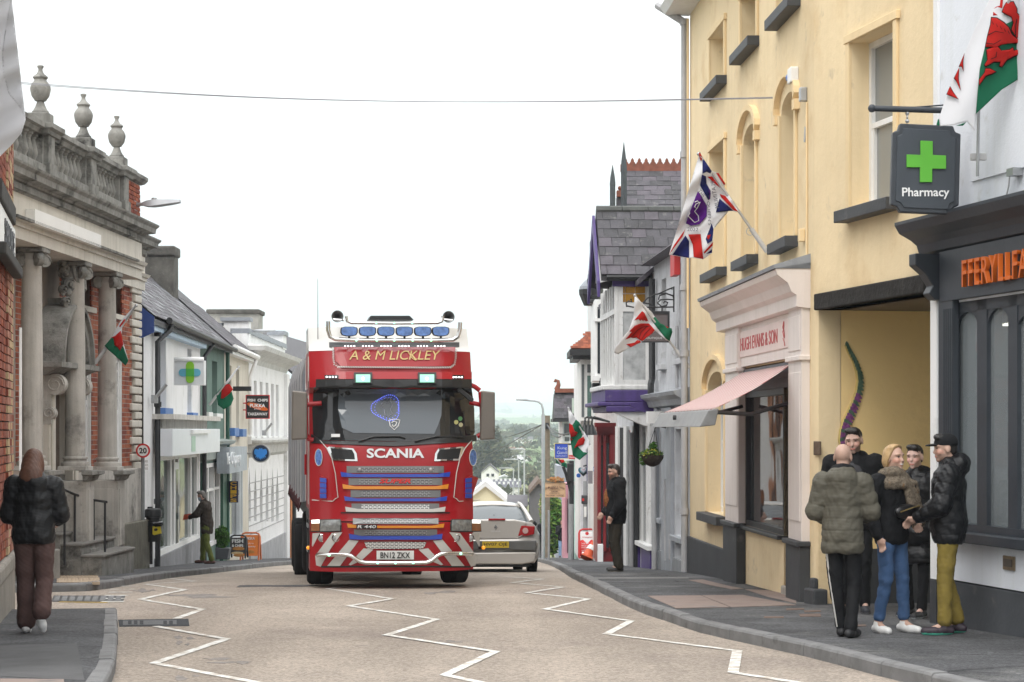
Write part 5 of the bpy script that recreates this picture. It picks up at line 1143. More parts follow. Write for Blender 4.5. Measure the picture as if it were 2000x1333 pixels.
pipe(T6,[F6.pt(.05,.2,z6),F6.pt(.05,.2,-4)],.07,black_paint)
# ================================================================ right side, further down the street
X3 = lambda Y: 4.606 - .0532 * Y
FD = Fac((X3(43.6),43.6),(X3(37.02),37.02),'R'); ud = FD.u
purple = M('purple_paint',(.075,.045,.19),.5,.15,4,.1,25,streak=.25,dirt=((.2,.18,.24),5,.05))
peel = M('peeling_white_paint',(.74,.74,.73),.6,.06,4,.2,40,streak=.25,dirt=((.35,.32,.28),6,.1))
amber = M('amber_glass',(.4,.2,.02),.15,.3,3)
TD = thing('purple_bay_building','purple and white building with slate gable over a projecting bay window','building',FD.pt(6,0,FD.gz(6)))
zed = FD.z(1275,520)
MB().fbox(FD,0,FD.len - .02,-6,-.01,-2,zed).build('wall',rough_w,TD)
# bay: box projecting .75 m, its near side facing us
bn,bf = ud(1270),ud(1270) - 2.6; W = .64
Yn = FD.pt(bn,0,0).y
def bz(y): return FD.z(1240,y,.4)
bay = MB(); bay.fbox(FD,bf + .02,bn - .02,0,W - .02,bz(752),bz(548)); bay = bay.build('bay_window',peel,TD)
BS = Fac((FD.pt(bn,0,0).x,FD.pt(bn,0,0).y),(FD.pt(bn,W,0).x,FD.pt(bn,W,0).y),'L'); BS.n = -FD.d * -1
BS.n = FD.d.copy()
m = MB(); L_ = W
for a,b,c,d in ((0,.09,752,545),(L_ - .12,L_,752,545),(.09,L_ - .12,752,740),(.09,L_ - .12,603,585),(.09,L_ - .12,553,545)): m.fbox(BS,a,b,-.02,.03,bz(c),bz(d))
m.build('side_frame',peel,bay)
MB().fbox(BS,.09,L_ - .12,-.019,.003,bz(740),bz(603)).build('pane',M('lace_curtain_glass',(.45,.46,.46),.25,.3,5,streak=.3),bay)
for i in range(3):
 for j in range(2): MB().fbox(BS,.1 + i * .19,.28 + i * .19,-.019,.006,bz(585) + .01 + j * .17,bz(585) + .16 + j * .17).build('amber_pane',amber,bay)
for i in range(7):
 uu = lerp(bf,bn,i / 6); m = MB(); m.fbox(FD,uu - .05,uu + .05,W - .02,W + .04,bz(752),bz(548)); m.build('mullion',peel,bay)
 if i < 6: MB().fbox(FD,uu + .05,uu + .38,W - .02,W + .0,bz(735),bz(556)).build('pane',grey_glass,bay)
MB().fbox(FD,bf,bn + .02,W,W + .05,bz(608),bz(598)).build('transom',peel,bay)
for nm,w0_,y0,y1,mt in (('bay_sill',.9,760,750,peel),('bay_moulding',.86,784,760,purple),('bay_ledge',1.0,792,784,purple),('bay_base',.84,804,792,purple)):
 MB().fbox(FD,bf - .05,bn + .06,0,w0_,bz(y0),bz(y1)).build(nm,mt,bay,bevel=.02)
MB().prism([FD.pt(bn - .3,0,bz(832)),FD.pt(bn - .3,.1,bz(832)),FD.pt(bn - .3,.7,bz(804)),FD.pt(bn - .3,0,bz(804))],FD.d * .3).build('bracket',peel,TD)
m = MB().fbox(FD,ud(1275,.3),ud(1275,.3) + .3,.0,.42,bz(828),bz(806)).build('shop_sign_box',peel,TD); MB().fbox(FD,ud(1275,.3),ud(1275,.3) + .31,.0,.14,bz(827),bz(807)).build('sign_end',purple,m)
profile_run(FD,ud(1276),FD.len,[(0,bz(812)),(.3,bz(800)),(.42,bz(795)),(.44,bz(788)),(0,bz(780))],purple,TD,'shop_cornice')
# gable roof over the bay: near slope of slates faces us
A_ = FD.n; ur0 = bn + .2; pit3 = R(52); Bs = (-FD.d * math.cos(pit3) + Vector((0,0,math.sin(pit3))))
ze = ZC + 300 / F * 37.5; zrid = ZC + 424 / F * 38.8; Lr = (zrid - ze) / math.sin(pit3); wl = 2.0
O3 = FD.pt(ur0,-1.05,ze)
rf = MB().prism([O3,O3 + A_ * wl,O3 + A_ * wl + Bs * Lr,O3 + Bs * Lr],Vector((0,0,-.1)) ).build('roof',slate_mats[2],TD)
slates(rf,O3,A_,wl,Bs,Lr,.27,.235,slate_mats[:2] + [slate_mats[1],slate_mats[0],slate_mats[2]],cap=200,lift=.02,jit=.02)
B4 = (-FD.d * math.cos(pit3) - Vector((0,0,math.sin(pit3)))); q = O3 + Bs * Lr
MB().prism([q,q + A_ * wl,q + A_ * wl + B4 * Lr,q + B4 * Lr],Vector((0,0,-.1))).build('roof_far',slate_mats[2],TD)
for i in range(4): a = wl * i / 4; MB().tube([q + A_ * (a + .005),q + A_ * (a + wl / 4 - .01)],.09,8).build('ridge_tile',M('grey_ridge',(.1,.105,.1),.8,.2,5,.3,30),rf)
gp = O3 + A_ * (wl + .02); g2 = FD.pt(ur0 - 2 * Lr * math.cos(pit3),0,ze); apex = q + A_ * (wl + .02)
far_ = apex + B4 * Lr
MB().prism([gp - Vector((0,0,.1)),apex - Vector((0,0,.1)),far_ - Vector((0,0,.1)),far_ - Vector((0,0,.4)),apex - Vector((0,0,.42)),gp - Vector((0,0,.4))],A_ * .05).build('barge_board',purple,TD)
MB().prism([gp - A_ * .1 - Vector((0,0,.1)),apex - A_ * .1 - Vector((0,0,.1)),far_ - A_ * .1],A_ * -.05).build('gable_wall',peel,TD)
MB().fbox(BS,-.3,L_ + .08,-.0,.06,bz(553),bz(541)).build('eaves_board',purple,TD); MB().tube([FD.pt(ur0,-.9,ze - .03),FD.pt(ur0,.85,ze - .03)],.05,8).build('gutter',black_paint,TD)
# main roof behind, with crested red ridge, and spiked gables
pm = R(45); zm0 = bz(490); Bm = (-FD.n * math.cos(pm) + Vector((0,0,math.sin(pm))))
MB().prism([FD.pt(-1,.3,zm0 - .5),FD.pt(FD.len,.3,zm0 - .5),FD.pt(FD.len,-2.6,zm0 + 1.9),FD.pt(-1,-2.6,zm0 + 1.9)],Vector((0,0,-.1))).build('main_roof',slate_mats[1],TD)
Y4 = 46.5
a4,b4 = P(1221,440,Y4 - .4),P(1350,440,Y4 - .4); t4 = P(1221,335,Y4 + 1.2); up4 = Vector((0,1.6,t4.z - a4.z))
r4_ = MB().prism([a4,b4,b4 + up4,a4 + up4],Vector((0,.1,-.05))).build('upper_roof',slate_mats[2],TD)
slates(r4_,a4,Vector((1,0,0)),(b4 - a4).x,up4,up4.length,.33,.19,slate_mats,cap=110,lift=.02,jit=.02)
rz = MB(); c0_ = a4 + up4; rz.box(c0_.x - .02,b4.x,c0_.y - .05,c0_.y + .1,c0_.z,c0_.z + .17); rz = rz.build('red_ridge',terracotta,r4_)
for i in range(9):
 xx = c0_.x + .02 + i * .165; y_ = c0_.y; z_ = c0_.z + .17
 m = MB(); m.prism([Vector((xx,y_,z_)),Vector((xx + .16,y_,z_)),Vector((xx + .145,y_,z_ + .04)),Vector((xx + .12,y_,z_ + .06)),Vector((xx + .12,y_,z_ + .1)),Vector((xx + .08,y_,z_ + .16)),Vector((xx + .04,y_,z_ + .1)),Vector((xx + .04,y_,z_ + .06)),Vector((xx + .015,y_,z_ + .04))],(0,.04,0)); m.build('ridge_crest',terracotta,r4_)
for x,yt,yb,Y in ((1218.5,277,412,46.3),(1196.5,322,412,50)):
 c = P(x,yb,Y); h = P(x,yt,Y).z - c.z; m = MB(); m.lathe(c,[(.07,0),(.07,h * .55),(.075,h * .56),(.06,h * .72),(.004,h)],4); m.build('gable_spike',M('grey_spike',(.05,.058,.062),.6,.2,4),TD)
m = MB(); pbox(m,1205,1216,384,412,50.2,.5); m.build('far_roof',slate_mats[0],TD); m = MB(); pbox(m,1205,1216,372,384,50.1,.3); m.ball(P(1211,368,50.2),.06,8); m.build('ridge_tile',terracotta,TD)
# ground floor of the purple building
m = MB()
for x0,x1 in ((1206,1212),(1222,1228),(1236,1240),(1250,1258),(1266,1270)): m.fbox(FD,ud(x0),ud(x1),-.02,.05,-3,bz(832))
m.build('door_frame',peel,TD)
for x0,x1,y0,mt in ((1212,1222,835,'dark_interior'),(1228,1236,840,'grey_shop_paint'),(1240,1250,840,'black_paint'),(1258,1266,845,'grey_shop_paint')): MB().fbox(FD,ud(x0),ud(x1),-.02,.015,-3,bz(y0)).build('door' if x0 == 1228 else 'shop_pane',MATS[mt] if mt != 'grey_shop_paint' else grey_glass,TD)
for x0,x1 in ((1249,1256),(1262,1280)): MB().fbox(FD,ud(x0),ud(x1),0,.1,-3,FD.z(1260,1062)).build('purple_plinth',purple,TD)
MB().fbox(FD,ud(1254),ud(1281),0,.16,FD.z(1265,1068),FD.z(1265,1060)).build('shop_sill',white_paint,TD)
for x,y0,y1,r_,mt in ((1278,805,1108,.05,grey_pipe),(1243,690,1104,.06,black_paint),(1234,845,1100,.045,grey_pipe)):
 pipe(TD,[FD.pt(ud(x,.12),.12,FD.z(x,y0)),FD.pt(ud(x,.12),.12,FD.z(x,y1))],r_,mt)
# next bay houses
TE = thing('black_white_bay_house','white bayed house with black bay base and lead turret cap beyond the purple building','building',(2.2,52,zr(52) + PH))
m = MB(); pbox(m,1162,1240,500,1100,50.6,5); m.build('wall',peel,TE)
m = MB(); pbox(m,1162,1200,585,742,47.5,2.5); e_b = m.build('bay_window',white_paint,TE)
for x0,x1 in ((1167,1172),(1178,1181),(1187,1191),(1195,1199)):
 for y0,y1 in ((600,622),(630,730)): m = MB(); pbox(m,x0,x1,y0,y1,47.47,.02); m.build('pane',dark_glass,e_b)
m = MB(); pbox(m,1160,1201,622,628,47.42,.1); m.build('transom',peel,e_b); m = MB(); pbox(m,1158,1202,734,744,47.3,.2); m.build('bay_sill',peel,e_b)
for x0,x1,y0,y1,Y,mt in ((1157,1178,748,800,47.6,black_paint),(1172,1200,738,782,47.2,black_paint),(1168,1206,780,792,46.8,peel),(1174,1203,792,800,46.9,peel),(1160,1206,800,806,46.8,black_paint),(1150,1165,585,592,48.5,black_paint)):
 m = MB(); pbox(m,x0,x1,y0,y1,Y,.6); m.build('bay_bracket',mt,e_b,bevel=.02)
for x0,x1,y0,y1,Y in ((1131,1162,542,566,49.5),(1147,1164,512,545,48.6)):
 c = P((x0 + x1) / 2 + 8,y1,Y); r_ = (x1 - x0) / 2 * Y / F + .1; h = (y1 - y0) * Y / F
 MB().lathe(c,[(r_,0),(r_ * .95,h * .25),(r_ * .55,h * .7),(.03,h)],8).build('lead_cap',lead,TE); MB().lathe(c - Vector((0,0,.3)),[(r_ * .6,-.1),(r_ * .75,.0),(r_ * 1.0,.18),(r_ * 1.03,.3)],8).build('cap_cornice',black_paint,TE)
m = MB(); pbox(m,1153,1163,470,520,49,.4); m.build('gable_edge',slate_mats[2],TE)
TF = thing('red_tiled_bay_house','white bay with green curtains under a red tiled hipped roof','building',(2,56,zr(56) + PH))
m = MB(); pbox(m,1134,1200,700,1100,56,6); m.build('wall',white_render,TF)
m = MB(); pbox(m,1134,1162,700,822,53,3); fb = m.build('bay_window',white_paint,TF)
for x0,x1,y0,y1,mt in ((1147,1160,712,728,grey_glass),(1147,1160,734,815,M('green_curtain_glass',(.09,.16,.14),.2,.3,8,streak=.4)),(1136,1141,712,815,grey_glass)):
 m = MB(); pbox(m,x0,x1,y0,y1,52.97,.02); m.build('pane',mt,fb)
m = MB(); pbox(m,1113,1163,682,694,52.4,3); pbox(m,1119,1163,694,702,52.6,3); m.build('eaves',black_paint,TF)
a5,b5 = P(1114,682,52.4),P(1163,682,52.4); up5 = Vector((0,.9,P(0,650,53.3).z - a5.z)); r5 = MB().prism([a5,b5,b5 + up5,a5 + up5 + Vector((.5,0,0))],Vector((0,.1,-.05))).build('roof',terracotta,TF)
slates(r5,a5,Vector((1,0,0)),(b5 - a5).x,up5,up5.length,.14,.11,[M('clay_tile',(.36,.12,.07),.85,.25,7),M('clay_tile_dark',(.24,.08,.05),.85,.25,7)],cap=90,name='roof_tile',keep=lambda u,v: u > v * .5)
TG = thing('mansard_house','slate mansard house with red ridge and swirled finial on its corner','building',(1.9,66,zr(66) + PH))
Yg = 64; a6,b6 = P(1083,818,Yg),P(1133,818,Yg); up6 = Vector((0,.45,P(0,766,Yg).z - a6.z))
m = MB(); pbox(m,1098,1134,822,900,Yg + .3,5); m.build('wall',white_render,TG)
r6 = MB().prism([a6,b6,b6 + up6,a6 + up6 + Vector((.06,0,0))],Vector((0,4,0))).build('roof',slate_mats[2],TG)
slates(r6,a6,Vector((1,0,0)),(b6 - a6).x,up6,up6.length,.16,.12,slate_mats,cap=70,lift=.02)
m = MB(); pbox(m,1084,1133,759,767,Yg + .3,.5); m.build('red_ridge',terracotta,TG); m = MB(); pbox(m,1080,1134,818,824,Yg - .15,4); m.build('eaves',black_paint,TG)
MB().tube([P(1087,762,Yg + .4),P(1091,752,Yg + .4),P(1090,745,Yg + .4),P(1085,743,Yg + .4),P(1083,747,Yg + .4)],[.09,.07,.06,.05,.04],8).build('finial',terracotta,TG,smooth=50)
for x0,x1,y0,y1,mt in ((1102,1112,828,850,grey_glass),(1103,1112,854,862,grey_glass),(1117,1132,778,808,M('pale_green_board',(.38,.43,.38),.7))): m = MB(); pbox(m,x0,x1,y0,y1,Yg - .1 if y0 < 800 else Yg + .27,.05); m.build('window',mt,TG)
# coloured shopfronts beyond the red one
def shop(name,label,x0,x1,ytop,Y,dep,cols,mat,ybot=1100):
 t = thing(name,label,'shopfront',(P((x0 + x1) / 2,0,Y).x,Y,zr(Y) + PH)); m = MB(); pbox(m,x0,x1 + 14,ytop,ybot,Y,dep); m.build('wall',mat,t)
 for nm,a,b,c,d,mt in cols: m = MB(); pbox(m,a,b,c,d,Y - .06,.06); m.build(nm,mt,t)
 return t
red_p = M('red_shop_paint',(.2,.013,.017),.4,.15,3,.1,20)
RS = thing('red_shopfront','dark red pilastered shopfront behind the standing man','shopfront',(2.3,50,zr(50) + PH))
m = MB(); pbox(m,1166,1203,826,1100,48.6,2); m.build('wall',red_p,RS)
for x0,x1 in ((1167,1174),(1178,1184),(1190,1200)): m = MB(); pbox(m,x0,x1,850,1078,48.45,.15); m.build('pilaster',red_p,RS,bevel=.02)
for x0,x1,y0,y1,Y,mt in ((1162,1203,826,834,48.1,red_p),(1165,1200,834,842,48.25,red_p),(1174,1178,870,1070,48.55,dark_glass),(1184,1190,866,1070,48.5,dark_glass),(1168,1178,1064,1100,48.2,white_render)):
 m = MB(); pbox(m,x0,x1,y0,y1,Y,.5); m.build('cornice' if y0 < 840 else 'shop_pane',mt,RS)
shop('dark_shopfront','dark timber shopfront between the red and blue shopfronts',1158,1166,870,53,3,[('canopy_edge',1150,1158,868,880,peel)],M('dark_timber',(.05,.035,.03),.7))
shop('blue_shopfront','violet blue shopfront with white mullions',1147,1158,850,55.5,3,[('mullion',1152,1153.5,900,1085,white_paint),('mullion',1155.5,1157,900,1085,white_paint),('fascia',1146,1158,860,880,grey_p)],M('violet_blue',(.05,.04,.16),.6))
shop('yellow_shopfront','yellow framed shopfront next to the violet blue shopfront',1136,1147,855,58,3,[('pane',1139,1144,950,1075,dark_glass),('fascia',1134,1147,866,888,M('amber_sign',(.6,.36,.05),.5)),('mullion',1144.5,1146,950,1085,white_paint)],M('yellow_shop',(.55,.36,.06),.6))
shop('mint_shopfront','pale mint green shopfront beside a black lamp post',1121,1136,845,61,4,[('pane',1125,1128,955,1080,dark_glass),('mullion',1129,1130.5,950,1085,white_paint),('cornice',1118,1135,940,948,peel),('pane',1131,1134,955,1080,grey_glass)],M('mint_paint',(.5,.68,.62),.6))
shop('pink_shopfront','pink rendered house front behind the two far pedestrians',1103,1121,948,70,4,[('pane',1108,1109,975,1080,dark_glass),('drainpipe',1110,1111.5,950,1080,grey_p)],M('pink_render',(.62,.32,.38),.8,.05,2))
shop('grey_gable_house','grey rendered house with a slate roof above the brown cafe sign',1088,1112,910,99,6,[('window',1090,1094,975,990,dark_glass)],M('grey_house',(.3,.32,.36),.8))
# ---------------------------------------------------------------- valley: houses, trees, hill
def house(name,label,cx,ybase,wpx,hpx,rpx,Y,wall_m,roof_m,gable=True,wins=(),dep=8,group='houses across the valley'):
 b = P(cx,ybase,Y); w_ = wpx / F * Y; h_ = hpx / F * Y; r_ = rpx / F * Y
 t = thing(name,label,'house',b,0,group); x0,x1 = b.x - w_ / 2,b.x + w_ / 2; z = b.z
 m = MB()
 if gable: m.prism([Vector((x0,Y,z - 14)),Vector((x1,Y,z - 14)),Vector((x1,Y,z + h_)),Vector((b.x,Y,z + h_ + r_)),Vector((x0,Y,z + h_))],(0,dep,0))
 else: m.box(x0,x1,Y,Y + dep,z - 14,z + h_)
 m.build('wall',wall_m,t)
 m = MB(); e_ = w_ * .04
 if gable:
  for s,xa in ((-1,x0),(1,x1)):
   m.prism([Vector((b.x,Y - .3,z + h_ + r_)),Vector((xa + s * e_,Y - .3,z + h_ - e_)),Vector((xa + s * e_,Y - .3,z + h_ - e_ + .25)),Vector((b.x,Y - .3,z + h_ + r_ + .3))],(0,dep + .6,0))
 else: m.prism([Vector((x0 - e_,Y - .4,z + h_)),Vector((x0 - e_,Y + dep + .4,z + h_)),Vector((x0 - e_,Y + dep / 2,z + h_ + r_))],(w_ + 2 * e_,0,0))
 m.build('roof',roof_m,t)
 for (fx,fy,fw,fh) in wins:
  m = MB(); m.box(x0 + w_ * fx,x0 + w_ * (fx + fw),Y - .08,Y,z + h_ * fy,z + h_ * (fy + fh)); m.build('window',dark_glass,t)
 return t
hw_ = M('house_white',(.75,.75,.73),.8,.05,1); hs_ = M('house_slate',(.13,.125,.135),.8,.15,.5); hc = M('house_cream',(.66,.6,.42),.8,.05,1); hb = M('long_roof_slate',(.11,.11,.13),.8,.15,.4)
house('white_gable_house','white house with gable end and two windows in front of a dark tree',957,941,34,18,14,420,hw_,hs_,True,((.3,.55,.15,.3),(.58,.55,.15,.3),(.28,.08,.15,.28)))
house('cream_gable_house','cream gabled house just above the silver car',948,992,78,12,30,120,hc,M('white_barge',(.6,.6,.6),.7),True,(),10)
t = house('long_shed','long slate roofed building with a row of skylights',973,953,84,0.6,14,380,hw_,hb,False,(),14)
for i in range(9):
 for j in range(2):
  a = P(937 + i * 9 + j * 3,951 - j * 6,380); m = MB(); m.box(a.x,a.x + .42,380 + 1.5 + j * 2.4,381.6 + j * 2.4,a.z + .4,a.z + .9); m.build('skylight',hw_,t)
house('pale_shed','pale low shed with white gable roof behind the long slate building',985,943,46,5,7,430,M('pale_green_shed',(.5,.56,.52),.8),M('shed_roof',(.55,.57,.58),.7),True)
house('slate_roof_house','slate roofed house right of the cream gable',1000,992,58,3,18,135,M('house_grey',(.3,.29,.28),.9),hs_,False,(),9)
house('corner_slate_house','dark slate gable house below the lamp post by the bush',1052,966,34,2,20,130,hs_,M('ridge_brown',(.16,.12,.1),.8),True,(),9)
house('bungalow','white bungalow under the dark trees on the slope',1005,905,40,7,9,650,hw_,M('house_pale_roof',(.45,.45,.46),.8),False)
rng = random.Random(3)
for i in range(26):
 x = rng.uniform(925,1075); y = rng.uniform(862,905); Y = 900 - (y - 862) * 6
 house('far_house','small white house far across the valley',x,y,rng.uniform(9,18),rng.uniform(3,6),rng.uniform(3,5),Y,hw_,hs_ if i % 3 else M('far_red_roof',(.25,.14,.1),.8),i % 2 == 0,(),7,'small white houses on the far slope')
fol = [M('foliage_dark',(.04,.055,.032),.9,.35,.4),M('foliage_mid',(.085,.09,.05),.9,.35,.4),M('foliage_light',(.14,.125,.08),.9,.3,.4)]
def leafmesh(rs,n,size,shape,seed):
 """a crown as many small leaf sprays spread through its volume"""
 r_ = random.Random(seed); m = MB(); bl = [(Vector((r_.gauss(0,.4),r_.gauss(0,.4),r_.uniform(.1,.95))),r_.uniform(.25,.5)) for _ in range(12)]
 for i in range(n):
  c,br = r_.choice(bl); p = Vector((r_.gauss(0,1),r_.gauss(0,1),r_.gauss(0,1))).normalized() * br * r_.uniform(.6,1.05); q = c * .8 + p
  q = Vector((q.x * rs[0] * shape(max(0,min(1,q.z))),q.y * rs[1] * shape(max(0,min(1,q.z))),q.z * rs[2]))
  a = Vector((r_.gauss(0,1),r_.gauss(0,1),r_.gauss(0,.6))).normalized(); b = a.orthogonal().normalized(); s = size * r_.uniform(.6,1.5)
  m.mi = r_.randrange(2); m.add([q - a * s,q + b * s * .5,q + a * s,q - b * s * .5],[(0,1,2,3)])
 return m
def tree(name,label,cx,ybase,wpx,hpx,Y,n=700,cone=False,mats=None,group='trees in the valley',sz=.05):
 b = P(cx,ybase,Y); w_ = wpx / F * Y; h_ = hpx / F * Y; t = thing(name,label,'tree',b,0,group)
 sh_ = (lambda z: 1.05 - .75 * z) if cone else (lambda z: .65 + .5 * math.sin(math.pi * min(1,z + .15)))
 m = leafmesh((w_ / 2,w_ / 2,h_),n * 2,h_ * sz * 1.3,sh_,int(cx * 7 + Y)); o = m.build('crown',mats or fol[:2],t,local=True)
 k_ = MB(); k_.tube([(0,0,-2),(0,0,h_ * .3),(h_ * .02,0,h_ * .8)],[h_ * .03,h_ * .025,.05],6); k_.build('trunk',wood_pole,t,local=True)
 return t
tree('conifer_tree','large dark evergreen tree beside the white gable house',949,934,82,88,470,3200,False,fol[:2],'trees in the valley',.035)
rows = [(930,838,60,36,1000),(975,850,60,34,900),(1015,842,60,40,1000),(1052,848,46,38,950),(1075,850,40,42,800),(1000,884,60,30,640),(1040,888,56,30,600),(930,890,40,34,640),(1010,932,50,26,420),(1045,940,46,34,400),(985,962,60,22,330),(1030,968,50,24,300),(1066,900,40,40,560)]
for i,(cx,yb,w_,h_,Y) in enumerate(rows):
 tree('broadleaf_tree',['hazy dark green tree on the valley slope','hazy pale green tree on the valley slope'][i % 2] if i < 9 or i > 11 else ['dark tree low in the valley behind the white gable house','green tree right of the lower street lamps','low hedge-like tree above the cream gabled house'][i - 9],cx,yb + 4,w_,h_ * (.42 if Y > 500 else .7),Y,700,False,fol[i % 2:i % 2 + 2],'trees on the valley slope',.06)
m = MB(); rg = random.Random(5)
for i in range(3600):          # woods and gardens of the valley that read as one mass
 hy = rg.uniform(300,1150); hx = rg.uniform(-.03,.03) * hy
 if mnoise.noise(Vector((hx * .05,hy * .01,4))) < -.12: continue
 s = hy * .0016 * rg.uniform(.6,1.3); q = Vector((hx,hy,gz_land(hx,hy) + rg.random() ** 2 * hy * (.009 if hy < 520 else .0035))); a = Vector((rg.gauss(0,1),rg.gauss(0,.5),rg.gauss(0,.8))).normalized() * s; b = a.orthogonal().normalized() * s * .7
 m.mi = rg.choice((0,0,1)); m.add([q - a,q + b,q + a,q - b],[(0,1,2,3)])
tag(m.build('woodland',fol,kind='stuff'),'woods and gardens across the valley','woodland')
m = MB(); rg = random.Random(9)
for i in range(5200):          # hedges and woods that read as one mass on the hill
 hx = rg.uniform(-500,700); hy = rg.choice([1200,1700,2600,3600,4800,6200,7600]) * (1 + rg.gauss(0,.02)); hx = rg.uniform(-.1,.1) * hy; hy += 130 * math.sin(hx * .006)
 if mnoise.noise(Vector((hx * .003,hy * .0015,1))) < .02: continue
 z = gz_land(hx,hy); s = hy * rg.uniform(.001,.0024); m.mi = rg.randrange(2); q = Vector((hx,hy,z + s * .4))
 for k_ in range(3):
  a = Vector((rg.gauss(0,1),rg.gauss(0,.5),rg.gauss(0,.6))).normalized() * s; b = a.orthogonal().normalized() * s * .6; q2 = q + Vector((rg.gauss(0,s * .5),0,rg.gauss(0,s * .2))); m.add([q2 - a,q2 + b,q2 + a,q2 - b],[(0,1,2,3)])
tag(m.build('hedgerows',fol[:2],kind='stuff'),'hedgerows and small woods on the far hill','hedge')
# the air
hz = bpy.data.materials.new('haze_air'); hz.use_nodes = True; t = hz.node_tree; t.nodes.remove(t.nodes['Principled BSDF']); v = t.nodes.new('ShaderNodeVolumePrincipled')
v.inputs['Color'].default_value = (.82,.91,1,1); v.inputs['Density'].default_value = .00029; v.inputs['Anisotropy'].default_value = .1; t.links.new(v.outputs[0],t.nodes['Material Output'].inputs['Volume'])
tag(MB().box(-6100,6100,-60,12600,-45,260).build('haze',hz,kind='stuff'),'pale haze over the valley','haze')
# ================================================================ flags
fl_w = M('flag_white',(.8,.8,.82),.9,.02,3); fl_g = M('flag_green',(.02,.17,.09),.9,.05,3); fl_r = M('flag_red',(.55,.025,.02),.9,.05,3); fl_n = M('flag_navy',(.02,.025,.13),.9,.05,3); fl_p = M('flag_purple',(.12,.02,.25),.9,.05,3)
fl_k = M('flag_black_line',(.03,.01,.01),.9,0)
def cloth(m):
 t = m.node_tree; b = t.nodes['Principled BSDF']; src = b.inputs['Base Color'].links[0].from_socket; tl = t.nodes.new('ShaderNodeBsdfTranslucent'); ms = t.nodes.new('ShaderNodeMixShader'); ms.inputs[0].default_value = .35
 t.links.new(src,tl.inputs[0]); t.links.new(b.outputs[0],ms.inputs[1]); t.links.new(tl.outputs[0],ms.inputs[2]); t.links.new(ms.outputs[0],t.nodes['Material Output'].inputs[0])
for m_ in (fl_w,fl_g,fl_r,fl_n,fl_p): cloth(m_)
def flag(label,Y,org,k,layers,pole,amp=.05,fr=.06,ang=.5,name='welsh_flag',clip=None,wall_=None,group='flags along the street',extra=None,cell=None):
 """layers: [(material, [outline, ...])], outlines in zoomed pixels; pole: (tip, base) in pixels"""
 px = lambda p: (org[0] + p[0] / k,org[1] + p[1] / k)
 b = P(*pole[1],Y) if pole else P(*px(layers[0][1][0][0]),Y); t = thing(name,label,'flag',b,0,group); s = Y / F
 def fn(off):
  def f_(x,y):
   a = x * math.cos(ang) + y * math.sin(ang); c = -x * math.sin(ang) + y * math.cos(ang)
   return P(x,y,Y + amp * math.sin(a * fr) + amp * .5 * math.sin(a * fr * 2.3 + c * fr * .6 + 1) - off)
  return f_
 for i,(mt,polys) in enumerate(layers):
  nm = {'flag_white': 'cloth','flag_green': 'green_field','flag_red': 'red_dragon' if name == 'welsh_flag' else 'red_stripe','flag_navy': 'blue_field','flag_purple': 'purple_disc','flag_black_line': 'outline'}[mt.name]
  for q in polys: poly_sheet([[px(p) for p in q]],fn(.013 * i),mt,nm,t,cell=cell or 6,thick=.002)
 if pole:
  MB().tube([P(*pole[0],Y - .01),P(*pole[1],Y + .04)],[.014,.02],8).build('pole',M('pole_aluminium',(.5,.5,.5),.35,.1,5,metal=.6),t,smooth=50)
  MB().ball(P(*pole[0],Y + .04),.028,8).build('finial',steel,t)
  d = (P(*pole[0],Y + .04) - P(*pole[1],Y + .04)).normalized(); q = P(*pole[1],Y + .04)
  MB().tube([q - d * .02,q + d * .34],.032,10).build('bracket',M('bracket_grey',(.13,.14,.15),.5,.1,5),t,smooth=50)
  if wall_: f_,= wall_; MB().tube([q + d * .36 + Vector((.05 * math.cos(a),0,.05 * math.sin(a) - .05)) for a in [k_ * .6 for k_ in range(12)]],.005,5).build('ring',steel,t)
 return t,fn
big = [(590,-30),(490,170),(440,270),(330,530),(190,830),(150,950),(70,1190),(80,1265),(240,1250),(350,1220),(430,1310),(440,1150),(700,900),(1100,660),(1300,300),(1300,-300),(700,-300)]
